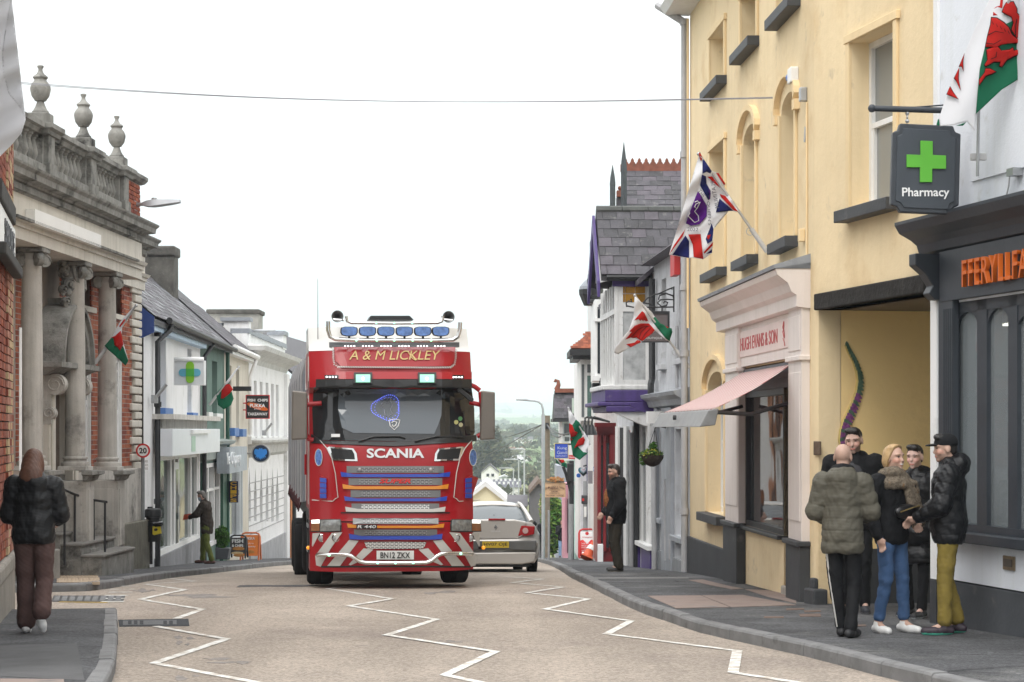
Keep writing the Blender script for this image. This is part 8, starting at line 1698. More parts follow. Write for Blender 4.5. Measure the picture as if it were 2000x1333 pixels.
loft([(.5,gring(1.0,1.06,.7,.68)),(.85,gring(1.0,1.28,.73,.62)),(1.15,gring(1.0,1.41,.75,.57)),(1.6,gring(1.0,1.45,.76,.57)),(2.5,gring(.98,1.44,.76,.57)),(3.3,gring(.96,1.02,.74,.7))],'cabin',cg)
def cplane(px,py,d=0): x,z = cray(px,py,d); return cw(x,d,z + d * .052)
m = MB(); rws = [(1.05,1.385,.6),(1.16,1.43,.59),(1.6,1.468,.585),(2.45,1.46,.585),(2.6,1.43,.59)]
vs = [];
for y,z,hw in rws: vs += [cw(x * hw,y,z + .02 - .055 * abs(x) ** 3) for x in (-1,-.8,-.4,0,.4,.8,1)]
m.add(vs,[(i * 7 + j,i * 7 + j + 1,(i + 1) * 7 + j + 1,(i + 1) * 7 + j) for i in range(4) for j in range(6)]); o = m.build('roof',silver,CAR,smooth=70); sm = o.modifiers.new('thickness','SOLIDIFY'); sm.thickness = .03
for s in (-1,1): MB().tube([cw(s * .74,.48,1.05),cw(s * .66,.85,1.27),cw(s * .6,1.12,1.41),cw(s * .6,1.6,1.45)],[.05,.045,.035,.03],8).build('pillar',silver,CAR,smooth=60)
grey_t = M('car_grey_trim',(.12,.12,.115),.5,.1,4)
def crect(px0,px1,py0,py1,d,mat,name,th=.02,bev=.008,par=None): return MB().prism([cplane(x,y,d) for x,y in ((px0,py0),(px1,py0),(px1,py1),(px0,py1))],CY * th).build(name,mat,par or CAR,bevel=bev)
def cpoly(pts,d,mat,name,th=.03,bev=.006,par=None): return MB().prism([cplane(x,y,d) for x,y in pts],CY * th).build(name,mat,par or CAR,bevel=bev)
lid = cpoly([(898,1020),(930,1015),(1005,1015),(1030,1020),(1022,1040),(1008,1054),(928,1054),(910,1040)],.05,silver,'boot_lid',.12,.03)
cpoly([(905,1042),(930,1050),(1010,1050),(1022,1044),(1014,1052),(930,1056),(910,1050)],.02,M('silver_painted_shade',(.3,.28,.26),.35,metal=.4),'boot_crease_shade',.03,.01)  # darker silver strip paints the shade along the lower boot lid
tl = M('tail_lamp_red',(.38,.012,.015),.12,.15,10,coat=.6)
for s in (0,1):
 X = (lambda x: x) if not s else (lambda x: 1934 - x); t_ = cpoly([(X(1018),1027),(X(1045),1028),(X(1043),1044),(X(1030),1047),(X(1012),1047)],.035,tl,'tail_light',.1,.012); MB().lathe(cplane(X(1026),1037,.04),[(.062,0),(.055,.02),(.001,.022)],18,axis=-CY).build('reversing_lamp',M('lens_pink',(.6,.4,.38),.15),t_,smooth=40)
cpoly([(885,1056),(930,1057),(1004,1057),(1048,1056),(1046,1076),(1004,1074),(930,1074),(888,1076)],-.015,grey_t,'bumper_insert',.06,.015); cpoly([(885,1080),(1048,1078),(1044,1098),(1020,1103),(910,1103),(888,1098)],.01,silver,'lower_bumper',.1,.03); cpoly([(900,1101),(1036,1101),(1030,1108),(905,1108)],.05,blk_,'rear_valance',.2)
np_ = crect(942,994,1058,1070.5,-.03,M('plate_yellow',(.62,.43,.03),.4,.02,3),'number_plate',.015,.003); x,z = cray(968,1064.3,-.035); text('HV07 OJE',cw(x,-.034,z),CX,(0,0,1),width=.47,height=.078,mat=bl_,parent=np_,extrude=.001,bold=.012)
crect(954,987,1013,1016.5,.03,tl,'brake_light',.03,.004); text('MEGANE',cplane(968,1038,.04),CX,(0,0,1),width=.19,height=.026,mat=M('badge_silver'),parent=lid,extrude=.002)
MB().prism([cplane(x,y,.04) for x,y in ((968,1025),(972,1030.5),(968,1036),(964,1030.5))],CY * .02).build('diamond_badge',chrome,lid); MB().prism([cplane(x,y,.035) for x,y in ((968,1028),(970,1030.5),(968,1033),(966,1030.5))],CY * .02).build('badge_core',grey_t,lid)
MB().tube([cw(0,.62,1.1),cw(0,.66,1.2)],.006,5).build('aerial',blk_,CAR)
for s in (-1,1):
 MB().ball(cw(s * 1.0,2.5,1.02),.1,10,sc=(1,.6,.7)).build('wing_mirror',blk_,CAR,smooth=60)
 for y in (.85,3.5): c = cw(s * .79,y,.31); o = MB().lathe(c - CX * .1,[(.2,0),(.29,.01),(.31,.04),(.31,.16),(.29,.19),(.2,.2)],24,axis=CX).build('wheel',tyre,CAR,smooth=40)
m = MB(); m.hexa([tuple(cw(a,b,c)) for a,b,c in ((-.72,.2,.17),(.72,.2,.17),(.72,4.2,.17),(-.72,4.2,.17),(-.72,.2,.3),(.72,.2,.3),(.72,4.2,.3),(-.72,4.2,.3))]); m.build('underbody',blk_,CAR)
# ================================================================ people: signed distance bodies meshed as one surface
def surf_net(D,o,h):
 S = D < 0; nx,ny,nz = D.shape; idx = -np.ones((nx - 1,ny - 1,nz - 1),int); cs = [(i,j,k_) for i in (0,1) for j in (0,1) for k_ in (0,1)]
 cnt = sum(S[i:nx - 1 + i,j:ny - 1 + j,k_:nz - 1 + k_].astype(np.int8) for i,j,k_ in cs); A = (cnt > 0) & (cnt < 8); I = np.argwhere(A); idx[A] = np.arange(len(I)); acc = np.zeros((len(I),3)); n = np.zeros(len(I))
 d = {c: D[I[:,0] + c[0],I[:,1] + c[1],I[:,2] + c[2]] for c in cs}
 for a in cs:
  for ax in range(3):
   if a[ax]: continue
   b = list(a); b[ax] = 1; b = tuple(b); m = (d[a] < 0) != (d[b] < 0); t = np.where(m,d[a] / np.where(m,d[a] - d[b],1),0); p = np.tile(np.array(a,float),(len(I),1)); p[:,ax] += t; acc += p * m[:,None]; n += m
 V = (I + acc / np.maximum(n,1)[:,None]) * h + o; Fs = []
 for ax in range(3):
  u,v = [(1,2),(2,0),(0,1)][ax]; s0 = [slice(1,-1)] * 3; s0[ax] = slice(0,-1); s1 = [slice(1,-1)] * 3; s1[ax] = slice(1,None); E = np.argwhere(S[tuple(s0)] != S[tuple(s1)]); off = np.ones(3,int); off[ax] = 0; E = E + off; fl = S[E[:,0],E[:,1],E[:,2]]
  q = []
  for du,dv in ((1,1),(0,1),(0,0),(1,0)): e = E.copy(); e[:,u] -= du; e[:,v] -= dv; q.append(idx[e[:,0],e[:,1],e[:,2]])
  q = np.stack(q,1); q[~fl] = q[~fl][:,::-1]; Fs.append(q[(q >= 0).all(1)])
 return V,np.concatenate(Fs)
def sdf(prims,h=.008,k=.02,cuts=()):
 pts = np.array([np.array(p[i]) + s * np.max(p[3] if p[0] == 'c' else p[2]) * 1.1 for p in prims for i in ((1,2) if p[0] == 'c' else (1,)) for s in (-1,1)]); o = pts.min(0) - h * 3; n = np.ceil((pts.max(0) + h * 3 - o) / h).astype(int) + 1; D = np.full(n,1.0)
 for p in prims:
  if p[0] == 'c': a,b,r = np.array(p[1],float),np.array(p[2],float),p[3]; lo = np.minimum(a,b) - max(r); hi = np.maximum(a,b) + max(r)
  else: c,r = np.array(p[1],float),np.array(p[2],float); lo = c - r.max(); hi = c + r.max()
  i0 = np.maximum(0,np.floor((lo - o - k * 2 - 2 * h) / h).astype(int)); i1 = np.minimum(n,np.ceil((hi - o + k * 2 + 2 * h) / h).astype(int) + 1)
  if (i1 <= i0).any(): continue
  G_ = np.stack(np.meshgrid(*[o[i] + h * np.arange(i0[i],i1[i]) for i in range(3)],indexing='ij'),-1)
  if p[0] == 'c': ab = b - a; t = np.clip(((G_ - a) @ ab) / max(1e-9,ab @ ab),0,1); q = np.linalg.norm(G_ - a - t[...,None] * ab,axis=-1) - (r[0] + (r[1] - r[0]) * t)
  else:
   L_ = G_ - c
   if len(p) > 3: L_ = L_ @ p[3]
   kk = np.linalg.norm(L_ / r,axis=-1); q = (kk - 1) * r.min() * np.where(kk > 1,1,.9)
  sl = tuple(slice(i0[i],i1[i]) for i in range(3)); B_ = D[sl]; hh = np.clip(.5 + .5 * (B_ - q) / k,0,1); D[sl] = B_ * (1 - hh) + q * hh - k * hh * (1 - hh)
 if cuts:
  G_ = np.stack(np.meshgrid(*[o[i] + h * np.arange(n[i]) for i in range(3)],indexing='ij'),-1)
  for c,nn in cuts: nn = np.array(nn,float); nn /= np.linalg.norm(nn); D = np.maximum(D,(G_ - np.array(c)) @ nn)
 return surf_net(D,o,h)
def vnormals(V,Fq):
 N = np.zeros_like(V); a = V[Fq[:,0]]; nn = np.cross(V[Fq[:,2]] - a,V[Fq[:,3]] - V[Fq[:,1]])
 for i in range(4): np.add.at(N,Fq[:,i],nn)
 return N / np.maximum(1e-9,np.linalg.norm(N,axis=1))[:,None]
def wob(V,f,seed,amp):
 r_ = np.random.RandomState(seed); out_ = np.zeros(len(V))
 for i in range(6): w = r_.normal(size=3) * f * (1 + .5 * i); out_ += np.sin(V @ w + r_.uniform(0,6)) / (1 + .4 * i)
 return out_ * amp / 3
def fabric(name,col,rough=.85,**kw): return M('cloth_' + name,col,rough,.1,14,.2,90,spec=.25,**kw)
skinm = M('skin',(.5,.5,.5),.5,.05,20,attr='col',spec=.35)
shoem = M('shoe_material',(.5,.5,.5),.6,.05,20,attr='col')
def rot(yaw,pitch=0,roll=0): return np.array(Matrix.Rotation(yaw,3,'Z') @ Matrix.Rotation(pitch,3,'X') @ Matrix.Rotation(roll,3,'Y'))
BASE = dict(pel=(0,0,.95),che=(0,.0,1.27),nek=(0,-.01,1.47),hd=(0,.03,1.625),sL=(-.185,-.01,1.41),sR=(.185,-.01,1.41),eL=(-.25,-.04,1.13),eR=(.25,-.04,1.13),wL=(-.25,.06,.88),wR=(.25,.06,.88),hL=(-.09,0,.92),hR=(.09,0,.92),kL=(-.1,.03,.5),kR=(.1,.03,.5),aL=(-.1,-.03,.09),aR=(.1,-.03,.09),tL=(-.12,.13,.035),tR=(.12,.13,.035))
def person(label,px,py,H,rz,pose=None,head=(0,0,0),hair=None,skin=(.52,.32,.24),jacket=None,legs=None,shoes=None,h=.008,beard=None,smile=0,group=None,Y=None,wide=1.0,extra=None,curl=.5,cut_hair=None,mask=None,bare_top=False):
 J = dict(BASE); J.update(pose or {}); s = H / 1.75; J = {k_: np.array(v,float) * s for k_,v in J.items()}
 for k_ in ('sL','sR','hL','hR'): J[k_][0] *= wide
 g = G(px,py,PH) if Y is None else Vector((P(px,0,Y).x,Y,zr(Y) + PH)); T_ = thing('person',label,'person',g,rz,group); hh = h
 def put(VF,name,mat,par=T_,disp=None,col=None,smooth_it=1):
  V,Fq = VF
  for _ in range(smooth_it):
   acc = np.zeros_like(V); n = np.zeros(len(V))
   for i in range(4):
    for j in (1,3): np.add.at(acc,Fq[:,i],V[Fq[:,(i + j) % 4]]); np.add.at(n,Fq[:,i],1)
   V = V * .5 + .5 * acc / np.maximum(n,1)[:,None]
  if disp is not None: V = V + vnormals(V,Fq) * disp(V)[:,None]
  me = bpy.data.meshes.new(name); me.from_pydata(V.tolist(),[],Fq.tolist()); me.materials.append(mat); me.polygons.foreach_set('use_smooth',[True] * len(me.polygons))
  if col is not None:
   c = np.ones((len(V),4)); c[:,:3] = col(V); at = me.color_attributes.new('col','FLOAT_COLOR','POINT'); at.data.foreach_set('color',c.ravel())
  o = bpy.data.objects.new(name,me); link(o,par); return o
 Rh = rot(*head); hd = J['hd']; hp = lambda x,y,z: hd + Rh @ (np.array((x,y,z)) * s)
 E = lambda x,y,z,a,b,c: ('e',hp(x,y,z),np.array((a,b,c)) * s,Rh)
 C = lambda a,b,r0,r1: ('c',a,b,(r0 * s,r1 * s))
 headp = [E(0,-.005,.035,.074,.094,.088),E(0,.022,-.035,.058,.068,.072),E(0,.07,-.09,.024,.022,.02),('c',hp(0,.083,.018),hp(0,.1,-.022),(.008 * s,.0125 * s)),E(0,.084,-.058,.026,.014,.014),E(.036,.058,-.022,.026,.03,.028),E(-.036,.058,-.022,.026,.03,.028),E(.032,.07,.034,.03,.02,.011),E(-.032,.07,.034,.03,.02,.011),E(.077,-.008,-.005,.01,.024,.033),E(-.077,-.008,-.005,.01,.024,.033)]
 body = headp + [C(J['nek'] - (0,.0,.04),hp(0,-.015,-.06),.058,.054),C(J['pel'],J['che'],.1,.12),C(J['sL'],J['sR'],.06,.06),C(J['che'],J['nek'],.11,.06)]
 for S_ in 'LR':
  body += [C(J['s' + S_],J['e' + S_],.046,.038),C(J['e' + S_],J['w' + S_],.036,.026),C(J['h' + S_],J['k' + S_],.075,.05),C(J['k' + S_],J['a' + S_],.048,.036),C(J['a' + S_],J['t' + S_],.03,.02)]
  d = J['w' + S_] - J['e' + S_]; d /= np.linalg.norm(d); fw = np.array((0,1,0)) - d * d[1]; fw /= max(.1,np.linalg.norm(fw)); sd = np.cross(d,fw); m1 = J['w' + S_] + d * .05 * s; kn = J['w' + S_] + d * .09 * s
  body += [C(J['w' + S_],m1,.026,.03),C(m1 - fw * .016 * s,kn - fw * .024 * s,.02,.014),C(m1 + fw * .016 * s,kn + fw * .022 * s,.02,.014)]
  inw = sd * (1 if S_ == 'R' else -1)
  for i in range(4):
   b0 = kn + fw * (.03 - .02 * i) * s; l = (.034,.038,.036,.028)[i] * s; b1 = b0 + (d + inw * curl * .6) * l; b2 = b1 + (d * (1 - curl) + inw * curl * 1.2) * l * .9; body += [C(b0,b1,.0095,.009),C(b1,b2,.009,.0075)]
  th0 = J['w' + S_] + d * .03 * s + fw * .024 * s; th1 = th0 + (fw * .7 + d * .7) * .03 * s; body += [C(th0,th1,.012,.011),C(th1,th1 + d * .03 * s + inw * .012 * s,.011,.009)]
 sk = np.array(skin); hc_ = np.array(hair[1] if hair else skin) ; bd = np.array(beard[0]) if beard else None
 def colf(V):
  L_ = ((V - hd) @ Rh) / s; x,y,z = L_.T; ax = np.abs(x); c = np.tile(sk,(len(V),1)); on = (np.linalg.norm(L_,axis=1) < .16); fr = on & (y > .03)
  ck = fr & (np.hypot(ax - .04,z + .02) < .025); c[ck] = c[ck] * (1.03,.86,.84)
  if beard: q = on & (y > -.005) & (z < -.045 + .5 * np.maximum(0,ax - .045)) & (z > -.12) & ~((ax < .02) & (np.abs(z + .058) < .007)); q |= fr & (np.abs(z + .041) < .007) & (ax < .03); c[q] = c[q] * (1 - beard[1]) + bd * beard[1]
  c[fr & (np.abs(z + .058) < .008) & (ax < .024) & (y > .07)] = sk * (.95,.55,.55)
  if smile: c[fr & (np.abs(z + .056) < .006) & (ax < .022)] = (.75,.73,.7)
  e_ = fr & (np.hypot((ax - .032) / 1.5,z - .014) < .0085); c[e_] = sk * .55; c[fr & (np.hypot(ax - .032,z - .013) < .0065)] = (.03,.025,.02)
  b_ = fr & (np.abs(z - .034 + .12 * np.maximum(0,ax - .035)) < .006) & (ax > .014) & (ax < .054); c[b_] = sk * .35 + hc_ * .35
  if mask: q = on & (y > .015) & (z < -.012) & (z > -.1); c[q] = mask
  return c
 put(sdf(body,hh,.014 * s),'body',skinm,col=colf)
 armS = [(J['s' + a],J['e' + a],J['e' + a],J['w' + a]) for a in 'LR']
 def seg(V,a,b): ab = b - a; t = np.clip((V - a) @ ab / (ab @ ab),0,1); return np.linalg.norm(V - a - t[:,None] * ab,axis=1),t * np.linalg.norm(ab)
 if jacket:
  mat,bulk,hem,quilt,hood = jacket[:5]; B_ = bulk; che,pel,nek = J['che'],J['pel'],J['nek']; low = pel + (0,0,(hem - .95) * s)
  up_ = (nek - pel) / np.linalg.norm(nek - pel); tp = [('e',che + up_ * .02 * s,np.array(((.165 + B_) * wide,.115 + B_,.2)) * s),('e',(che + pel) / 2,np.array(((.15 + B_) * wide,.11 + B_,.22)) * s),('e',pel * .6 + low * .4 + (0,0,.06 * s),np.array(((.165 + B_) * wide,.125 + B_,.2)) * s),('c',low + (-.06 * wide * s,0,0),low + (.06 * wide * s,0,0),((.1 + B_) * s,(.1 + B_) * s)),C(J['sL'],J['sR'],.065 + B_ * .6,.065 + B_ * .6),C(nek - (0,0,.06 * s),nek + (0,.005,.01 * s),.085 + B_ * .5,.07 + B_ * .3)]
  for a,b,c,d in armS: e2 = c + (d - c) * .93; tp += [C(a,b,.062 + B_ * .8,.053 + B_ * .8),C(c,e2,.052 + B_ * .75,.04 + B_ * .45)]
  if hood == 'down': tp += [('c',nek + (-.07 * s,-.05 * s,.02 * s),nek + (.07 * s,-.05 * s,.02 * s),(.05 * s,.05 * s)),('e',nek + (0,-.1 * s,-.03 * s),np.array((.13,.06,.1)) * s)]
  if hood == 'big': tp += [('e',nek + (0,-.09 * s,.02 * s),np.array((.15,.085,.1)) * s),('c',nek + (-.1 * s,.0,.03 * s),nek + (.1 * s,.0,.03 * s),(.06 * s,.06 * s)),('c',nek + (-.08 * s,-.09 * s,.04 * s),nek + (.08 * s,-.09 * s,.04 * s),(.055 * s,.055 * s))]
  def dj(V):
   o_ = wob(V,14 / s,3,.009) + wob(V,34 / s,8,.005); dm = np.full(len(V),9.0); tt = np.zeros(len(V))
   for a,b,c,d in armS:
    for p_,q_,t0 in ((a,b,0),(c,d,.3)): dd,t = seg(V,p_,q_); m = dd < dm; dm[m] = dd[m]; tt[m] = t[m] + t0
   arm = dm < (.075 + B_) * s; ph = np.where(arm,tt,V[:,2])
   if quilt: o_ = o_ + .0075 * (np.abs(np.sin(math.pi * ph / quilt)) ** .4 - .75)
   return o_
  jo = put(sdf(tp,hh,.03 * s,[(low - (0,0,.07 * s),(0,0,-1))] ),'jacket',mat,disp=dj,smooth_it=2)
 if legs:
  mat,b0,b1,drop = legs[:4]; tp = [('e',J['pel'] - (0,0,.02 * s),np.array((.16 * wide + b0,.115 + b0,.12)) * s),C(J['pel'] + (0,0,.02 * s),J['pel'] + (0,0,.1 * s),.12 + b0 * .5,.115)]
  for S_ in 'LR': a_ = J['a' + S_] + (J['k' + S_] - J['a' + S_]) * drop; tp += [C(J['h' + S_],J['k' + S_],.083 + b0,.058 + b0 * .8),C(J['k' + S_],a_,.056 + b0 * .8,.042 + b1)]
  put(sdf(tp,hh,.02 * s),'trousers',mat,disp=lambda V: wob(V * (1,1,.7),16 / s,5,.008) + wob(V * (1,1,.8),34 / s,6,.004))
 if shoes:
  top,sole = shoes
  for S_ in 'LR':
   a,t = J['a' + S_],J['t' + S_]; hl = a - (t - a) * .28 * (1,1,0) - (0,0,.045 * s); f0 = t - (0,0,.0); VF = sdf([C(hl,(a + t) / 2 - (0,0,.03 * s),.036,.04),C((a + t) / 2 - (0,0,.025 * s),f0,.043,.036),C(a - (0,0,.03 * s),a,.046,.042)],.007,.02 * s,[] if a[2] > .15 * s else [((0,0,.002),(0,0,-1))])
   lo = VF[0][:,2].min(); dirn = (t - a) / np.linalg.norm(t - a); put(VF,'shoe',shoem,col=lambda V,lo=lo,a=a: np.where(((V[:,2] < lo + .022) if a[2] < .15 * s else ((V - a) @ np.array((0,-1,-.0)) > .0))[:,None],np.array(sole),np.array(top)))
 if hair and hair[0]:
  kind,hcol = hair[0],hair[1]; hm_ = M('hair_%d' % int(hash(hcol) % 1e6),hcol,.5,.2,25,.15,90); cuts = [(hp(0,.062,.05),Rh @ np.array((0,1,-.55)))]; pr = [E(0,-.012,.042,.083,.1,.088)]
  if kind == 'short': pr = [E(0,-.016,.046,.078,.095,.084),E(-.02,.045,.105,.045,.045,.028),E(.025,.035,.112,.045,.05,.025),E(0,-.06,-.02,.06,.045,.05)]; cuts = [(hp(0,.05,.047),Rh @ np.array((0,.8,-.62)))]
  if kind == 'bob': pr += [E(0,-.04,-.02,.088,.075,.09),E(.07,.0,-.02,.03,.05,.085),E(-.07,.0,-.02,.03,.05,.085),E(0,.02,.1,.075,.06,.035)]; cuts = [(hp(0,.032,.05),Rh @ np.array((0,1,-.42)))]
  if kind == 'long': pr += [E(0,-.05,-.05,.108,.09,.17),E(0,-.11,-.14,.11,.06,.12),C(hp(0,-.05,-.06),hp(0,-.07,-.12),.1,.09),C(hp(-.06,.0,-.05),hp(-.11,.03,-.24),.045,.03)]; cuts = []
  put(sdf(pr,.007,.02 * s,cuts),'hair',hm_,disp=lambda V: wob(V * (1.8,1.8,.3),70 / s,4,.006 if kind == 'short' else .003))
 if extra: extra(T_,J,s,hp,E,C,put,Rh)
 return T_
black_c = fabric('black',(.009,.0095,.011)); nylon = M('black_nylon',(.007,.0075,.009),.45,.15,9,.1,60,spec=.35); olive = M('olive_nylon',(.088,.082,.063),.65,.12,8,.15,60,spec=.3); denim = fabric('denim',(.05,.098,.2)); khaki = fabric('khaki',(.2,.15,.035)); brown_t = fabric('brown',(.085,.05,.045)); tw_black = fabric('track_black',(.009,.0095,.011),.7)
def lift(o,J_): return o
def strip(T_,J,S_,s,par):    # three white stripes down the outside seam of a track trouser leg
 for k_ in (-.022,0,.022):
  pts = []
  for a,b,r0,r1 in (('h','k',.086,.061),('k','a',.059,.048)):
   for t in np.linspace(0,1,8): p = J[a + S_] * (1 - t) + J[b + S_] * t; r_ = (r0 + (r1 - r0) * t) * s; sg_ = -1 if S_ == 'L' else 1; pts.append(Vector(p) + Vector((sg_ * r_ * (.86 + k_ * 4),-r_ * .5 + k_ * 1.0,0)))
  MB().tube(pts,.007,4).build('white_stripe',wht,T_,local=True)
person('bald man in olive padded jacket and black striped track trousers, back to the camera',1646,1246,1.70,R(-14),dict(eL=(-.25,.0,1.14),wL=(-.15,.2,1.05),eR=(.25,.02,1.14),wR=(.15,.22,1.06),kR=(.1,.05,.5),aR=(.07,-.02,.09),tR=(.12,.15,.035),kL=(-.07,.06,.5),aL=(-.02,.12,.09),tL=(-.04,.28,.035)),(R(-6),R(-4),0),('',(.12,.09,.07)),(.46,.3,.235),(olive,.036,.83,.105,'down'),(tw_black,.008,.012,.02),((.02,.02,.022),(.03,.03,.03)),wide=.93,group='people talking outside the passage',extra=lambda T_,J,s,hp,E,C,put,Rh: (strip(T_,J,'L',s,T_),put(sdf([('c',J['nek'] + (-.05,-.01,.03),J['nek'] + (.05,-.01,.03),(.062,.062)),('c',J['nek'] + (0,.04,.03),J['nek'] + (0,-.05,.04),(.062,.062))],.009,.03),'black_collar',black_c)))
def ws_(T_,J,s,hp,E,C,put,Rh):
 n = J['nek']; sc = M('tweed_scarf',(.17,.14,.105),.95,.5,60,.4,120,dirt=[((.035,.03,.028),75,.3),((.38,.17,.05),14,.1)])
 pr = [('c',n + (.1 * math.sin(a),.02 + .09 * math.cos(a),-.0 + .03 * math.sin(a * 2)),n + (.1 * math.sin(a + .6),.02 + .09 * math.cos(a + .6),-.0 + .03 * math.sin(a * 2 + 1.2)),(.055,.055)) for a in [k_ * .6 for k_ in range(11)]] + [('c',n + (.14 * math.sin(a),.02 + .13 * math.cos(a),-.07),n + (.14 * math.sin(a + .7),.02 + .13 * math.cos(a + .7),-.08),(.05,.05)) for a in [k_ * .7 for k_ in range(9)]]
 for dx in (-.0,-.045,.045): pr.append(('c',n + (-.08 + dx,.16,-.08),n + (-.14 + dx,.2,-.42),(.042,.038)))
 put(sdf(pr,.009,.02),'scarf',sc,disp=lambda V: wob(V,40,2,.007)); m = MB()
 for i in range(14): a = n + np.array((-.2 + .012 * i,.215,-.42)); m.tube([Vector(a),Vector(a + (.004 * (i % 3),.005,-.05))],.004,4)
 m.build('fringe',sc,T_,local=True)
 put(sdf([('e',J['pel'] + (.0,.185,.18),np.array((.16,.055,.07)))],.009,.01),'belt_bag',M('bag_leather',(.012,.012,.013),.3)); MB().tube([Vector(J['pel'] + (-.13,.22,.23)),Vector(J['pel'] + (0,.245,.215)),Vector(J['pel'] + (.13,.22,.18))],.006,5).build('zip',M('brass_zip',(.5,.36,.14),.3,metal=.7),T_,local=True); MB().tube([Vector(J['pel'] + (-.14,.17,.22)),Vector(J['che'] + (-.1,.19,.1)),Vector(n + (-.12,.12,-.05))],.012,5).build('strap',black_c,T_,local=True)
person('smiling blonde woman in checked scarf, black jacket and blue jeans',1741,1236,1.70,R(-142),dict(kR=(.13,.05,.5),aR=(.15,-.03,.09),tR=(.18,.12,.035),aL=(-.12,.05,.09),tL=(-.12,.22,.035),kL=(-.1,.05,.5),eR=(.26,-.04,1.14),wR=(.25,.07,.9),eL=(-.25,-.05,1.14),wL=(-.13,.16,1.03)),(R(4),R(2),0),('bob',(.44,.29,.14)),(.56,.36,.28),(black_c,.022,.9,0,None),(denim,.006,.012,.17),((.7,.7,.69),(.72,.72,.7)),smile=1,wide=.93,h=.007,group='people talking outside the passage',extra=ws_)
def wt_(T_,J,s,hp,E,C,put,Rh):
 put(sdf([('e',J['che'] + (0,.1,.02),np.array((.13,.085,.16)))],.009,.01),'grey_chest_panel',fabric('dark_grey',(.05,.05,.055))); text('BERGHAUS',Vector(J['che'] + (-.09,.19,.06)),(-1,0,0),(0,0,1),width=.07,height=.014,mat=wl_,parent=None,name='chest_badge',extrude=.001).parent = T_
 put(sdf([('c',J['nek'] + (-.03,.06,-.01),J['nek'] + (.03,.06,-.01),(.045,.045))],.008,.02),'navy_top',fabric('navy',(.02,.025,.05)))
person('tall dark haired man with moustache in black and grey jacket, standing behind',1668,1198,1.93,R(168),dict(),(R(-8),R(-10),R(4)),('short',(.018,.014,.012)),(.56,.37,.3),(black_c,.04,.86,0,'down'),(tw_black,.01,.012,.0),((.03,.032,.04),(.25,.25,.26)),beard=((.06,.045,.04),.45),wide=1.06,h=.007,group='people talking outside the passage',extra=wt_)
def cap_(T_,J,s,hp,E,C,put,Rh): put(sdf([E(0,-.012,.05,.088,.106,.088)],.008,.01,[(hp(0,0,.03),Rh @ np.array((0,.12,-1)))]),'cap',black_c); put(sdf([E(0,.1,.045,.066,.075,.012)],.006,.01),'cap_peak',black_c)
person('pale young person in long black quilted coat, half hidden behind the capped man',1790,1206,1.74,R(138),dict(aL=(-.12,.1,.09),tL=(-.14,.28,.035),eR=(.25,0,1.13),wR=(.12,.17,1.05)),(R(8),R(-6),0),('short',(.02,.016,.014)),(.62,.42,.36),(nylon,.035,.62,.12,'down'),(black_c,0,.008,.03),((.02,.02,.022),(.62,.66,.68)),group='people talking outside the passage',h=.008,extra=lambda T_,J,s,hp,E,C,put,Rh: MB().tube([Vector(J['nek'] + (0,.16,-.05)),Vector(J['che'] + (0,.19,0)),Vector(J['pel'] + (0,.21,-.2))],.008,5).build('coat_zip',chrome,T_,local=True))
person('man in black cap, black padded jacket and mustard trousers, seen side on',1853,1240,1.79,R(76),dict(eL=(-.24,.06,1.13),wL=(-.1,.27,1.02),eR=(.24,.08,1.13),wR=(.08,.29,1.02),kL=(-.1,.03,.5),aL=(-.12,.03,.09),tL=(-.14,.2,.035),aR=(.1,-.08,.09),tR=(.14,.07,.035)),(R(14),R(-6),0),('short',(.014,.012,.011)),(.55,.36,.28),(nylon,.037,.87,.1,'big'),(khaki,.016,.022,.1),((.03,.02,.03),(.1,.5,.36)),beard=((.08,.055,.045),.35),group='people talking outside the passage',h=.007,curl=.8,extra=cap_)
def hl_(T_,J,s,hp,E,C,put,Rh): return None
person('woman with long brown hair in black padded jacket and brown trousers, walking away',66,1237,1.66,R(6),dict(eL=(-.23,.02,1.13),wL=(-.15,.22,1.08),eR=(.24,.03,1.13),wR=(.19,.24,1.06),kL=(-.08,.03,.5),aL=(-.07,-.01,.09),tL=(-.08,.16,.035),kR=(.1,-.02,.5),aR=(.1,-.24,.2),tR=(.11,-.2,.055)),(R(-6),R(-12),0),('long',(.1,.042,.024)),(.5,.32,.25),(nylon,.045,.92,.16,'down'),(brown_t,.03,.045,.05),((.66,.66,.66),(.7,.7,.69)),wide=.95)
person('bearded man in black jacket and dark olive trousers on the right pavement',1203,1117,1.80,R(98),dict(eL=(-.26,-.03,1.13),wL=(-.24,.1,.92),eR=(.26,-.03,1.13),wR=(.2,.16,.95),aR=(.1,-.06,.09),tR=(.13,.1,.035)),(R(6),R(-10),0),('short',(.04,.03,.025)),(.5,.31,.24),(black_c,.05,.86,0,'down'),(fabric('dark_olive',(.035,.03,.022)),.025,.03,.0),((.03,.03,.03),(.35,.33,.28)),beard=((.05,.038,.032),.6),wide=1.05,h=.009,extra=lambda T_,J,s,hp,E,C,put,Rh: put(sdf([('e',J['che'] + (0,.11,-.08),np.array((.09,.1,.2)))],.01,.01),'orange_brown_top',M('cloth_patterned',(.25,.1,.04),.9,.5,25)))
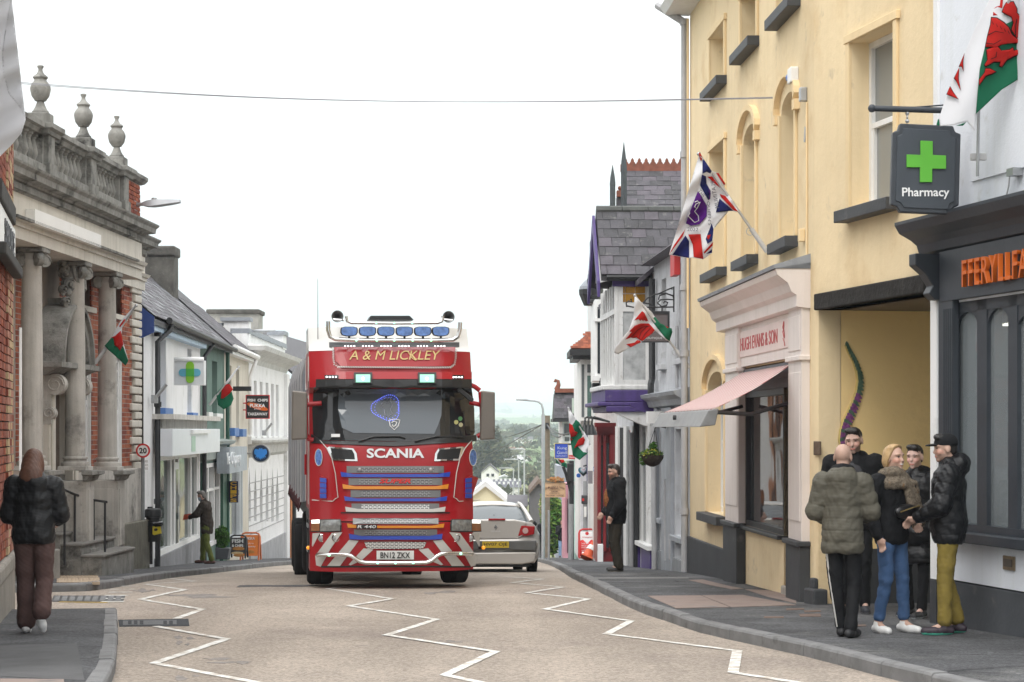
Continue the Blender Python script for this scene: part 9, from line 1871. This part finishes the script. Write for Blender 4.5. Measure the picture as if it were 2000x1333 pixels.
def fo_(T_,J,s,hp,E,C,put,Rh):
 m = MB(); c = Vector(J['wL'] + (.06,.04,.03)); m.hexa([c + Vector(v) for v in ((-.16,-.03,-.05),(.16,-.03,-.05),(.16,.08,-.09),(-.16,.08,-.09),(-.16,-.03,.05),(.16,-.03,.05),(.16,.05,.04),(-.16,.05,.04))]); m.build('folder',M('red_folder',(.42,.06,.025),.6,.15,8),T_,local=True)
fo = person('masked man in dark jacket and green corduroys at shop door with red folder',404,1092,1.64,R(82),dict(nek=(0,.06,1.46),hd=(0,.13,1.6),che=(0,.03,1.27),sL=(-.19,.04,1.4),sR=(.19,.04,1.4),eL=(-.24,.18,1.18),wL=(-.1,.4,1.1),eR=(.22,.2,1.18),wR=(.16,.42,1.12),kL=(-.1,-.02,.5),aL=(-.1,-.16,.09),tL=(-.12,0,.035),aR=(.12,.14,.09),tR=(.14,.31,.035),kR=(.11,.12,.5)),(0,R(-14),0),('short',(.12,.11,.1)),(.48,.3,.24),(fabric('brown_jacket',(.032,.024,.018)),.03,.78,0,None),(fabric('green_cord',(.1,.12,.028)),.02,.02,.04),((.09,.035,.025),(.05,.03,.025)),mask=(.45,.55,.65),h=.011,Y=44.2,extra=fo_)
person('far woman in black jacket and blue jeans with hands at her mouth',1098,1090,1.62,R(178),dict(eL=(-.22,.1,1.16),wL=(-.05,.2,1.42),eR=(.22,.1,1.16),wR=(.05,.2,1.4)),(0,R(-8),0),('bob',(.1,.05,.03)),(.55,.36,.29),(black_c,.05,.86,0,None),(fabric('pale_denim',(.2,.3,.45)),.015,.02,.05),((.05,.05,.05),(.3,.3,.3)),h=.016,Y=86,group='pedestrians far down the right pavement')
person('far person in orange red top behind the woman in jeans',1111,1090,1.68,R(170),{},(0,0,0),('short',(.06,.035,.025)),(.55,.36,.29),(fabric('orange_red',(.5,.06,.03)),.04,.88,0,None),(tw_black,.01,.01,.0),((.03,.03,.03),(.1,.1,.1)),h=.018,Y=88,group='pedestrians far down the right pavement')
person('dark figure in black coat beside the silver car mirror',1062,1086,1.70,R(20),{},(0,0,0),('short',(.015,.013,.012)),(.5,.33,.26),(black_c,.06,.8,0,'down'),(black_c,.01,.01,.0),((.02,.02,.02),(.05,.05,.05)),h=.018,Y=86,group='pedestrians far down the right pavement')
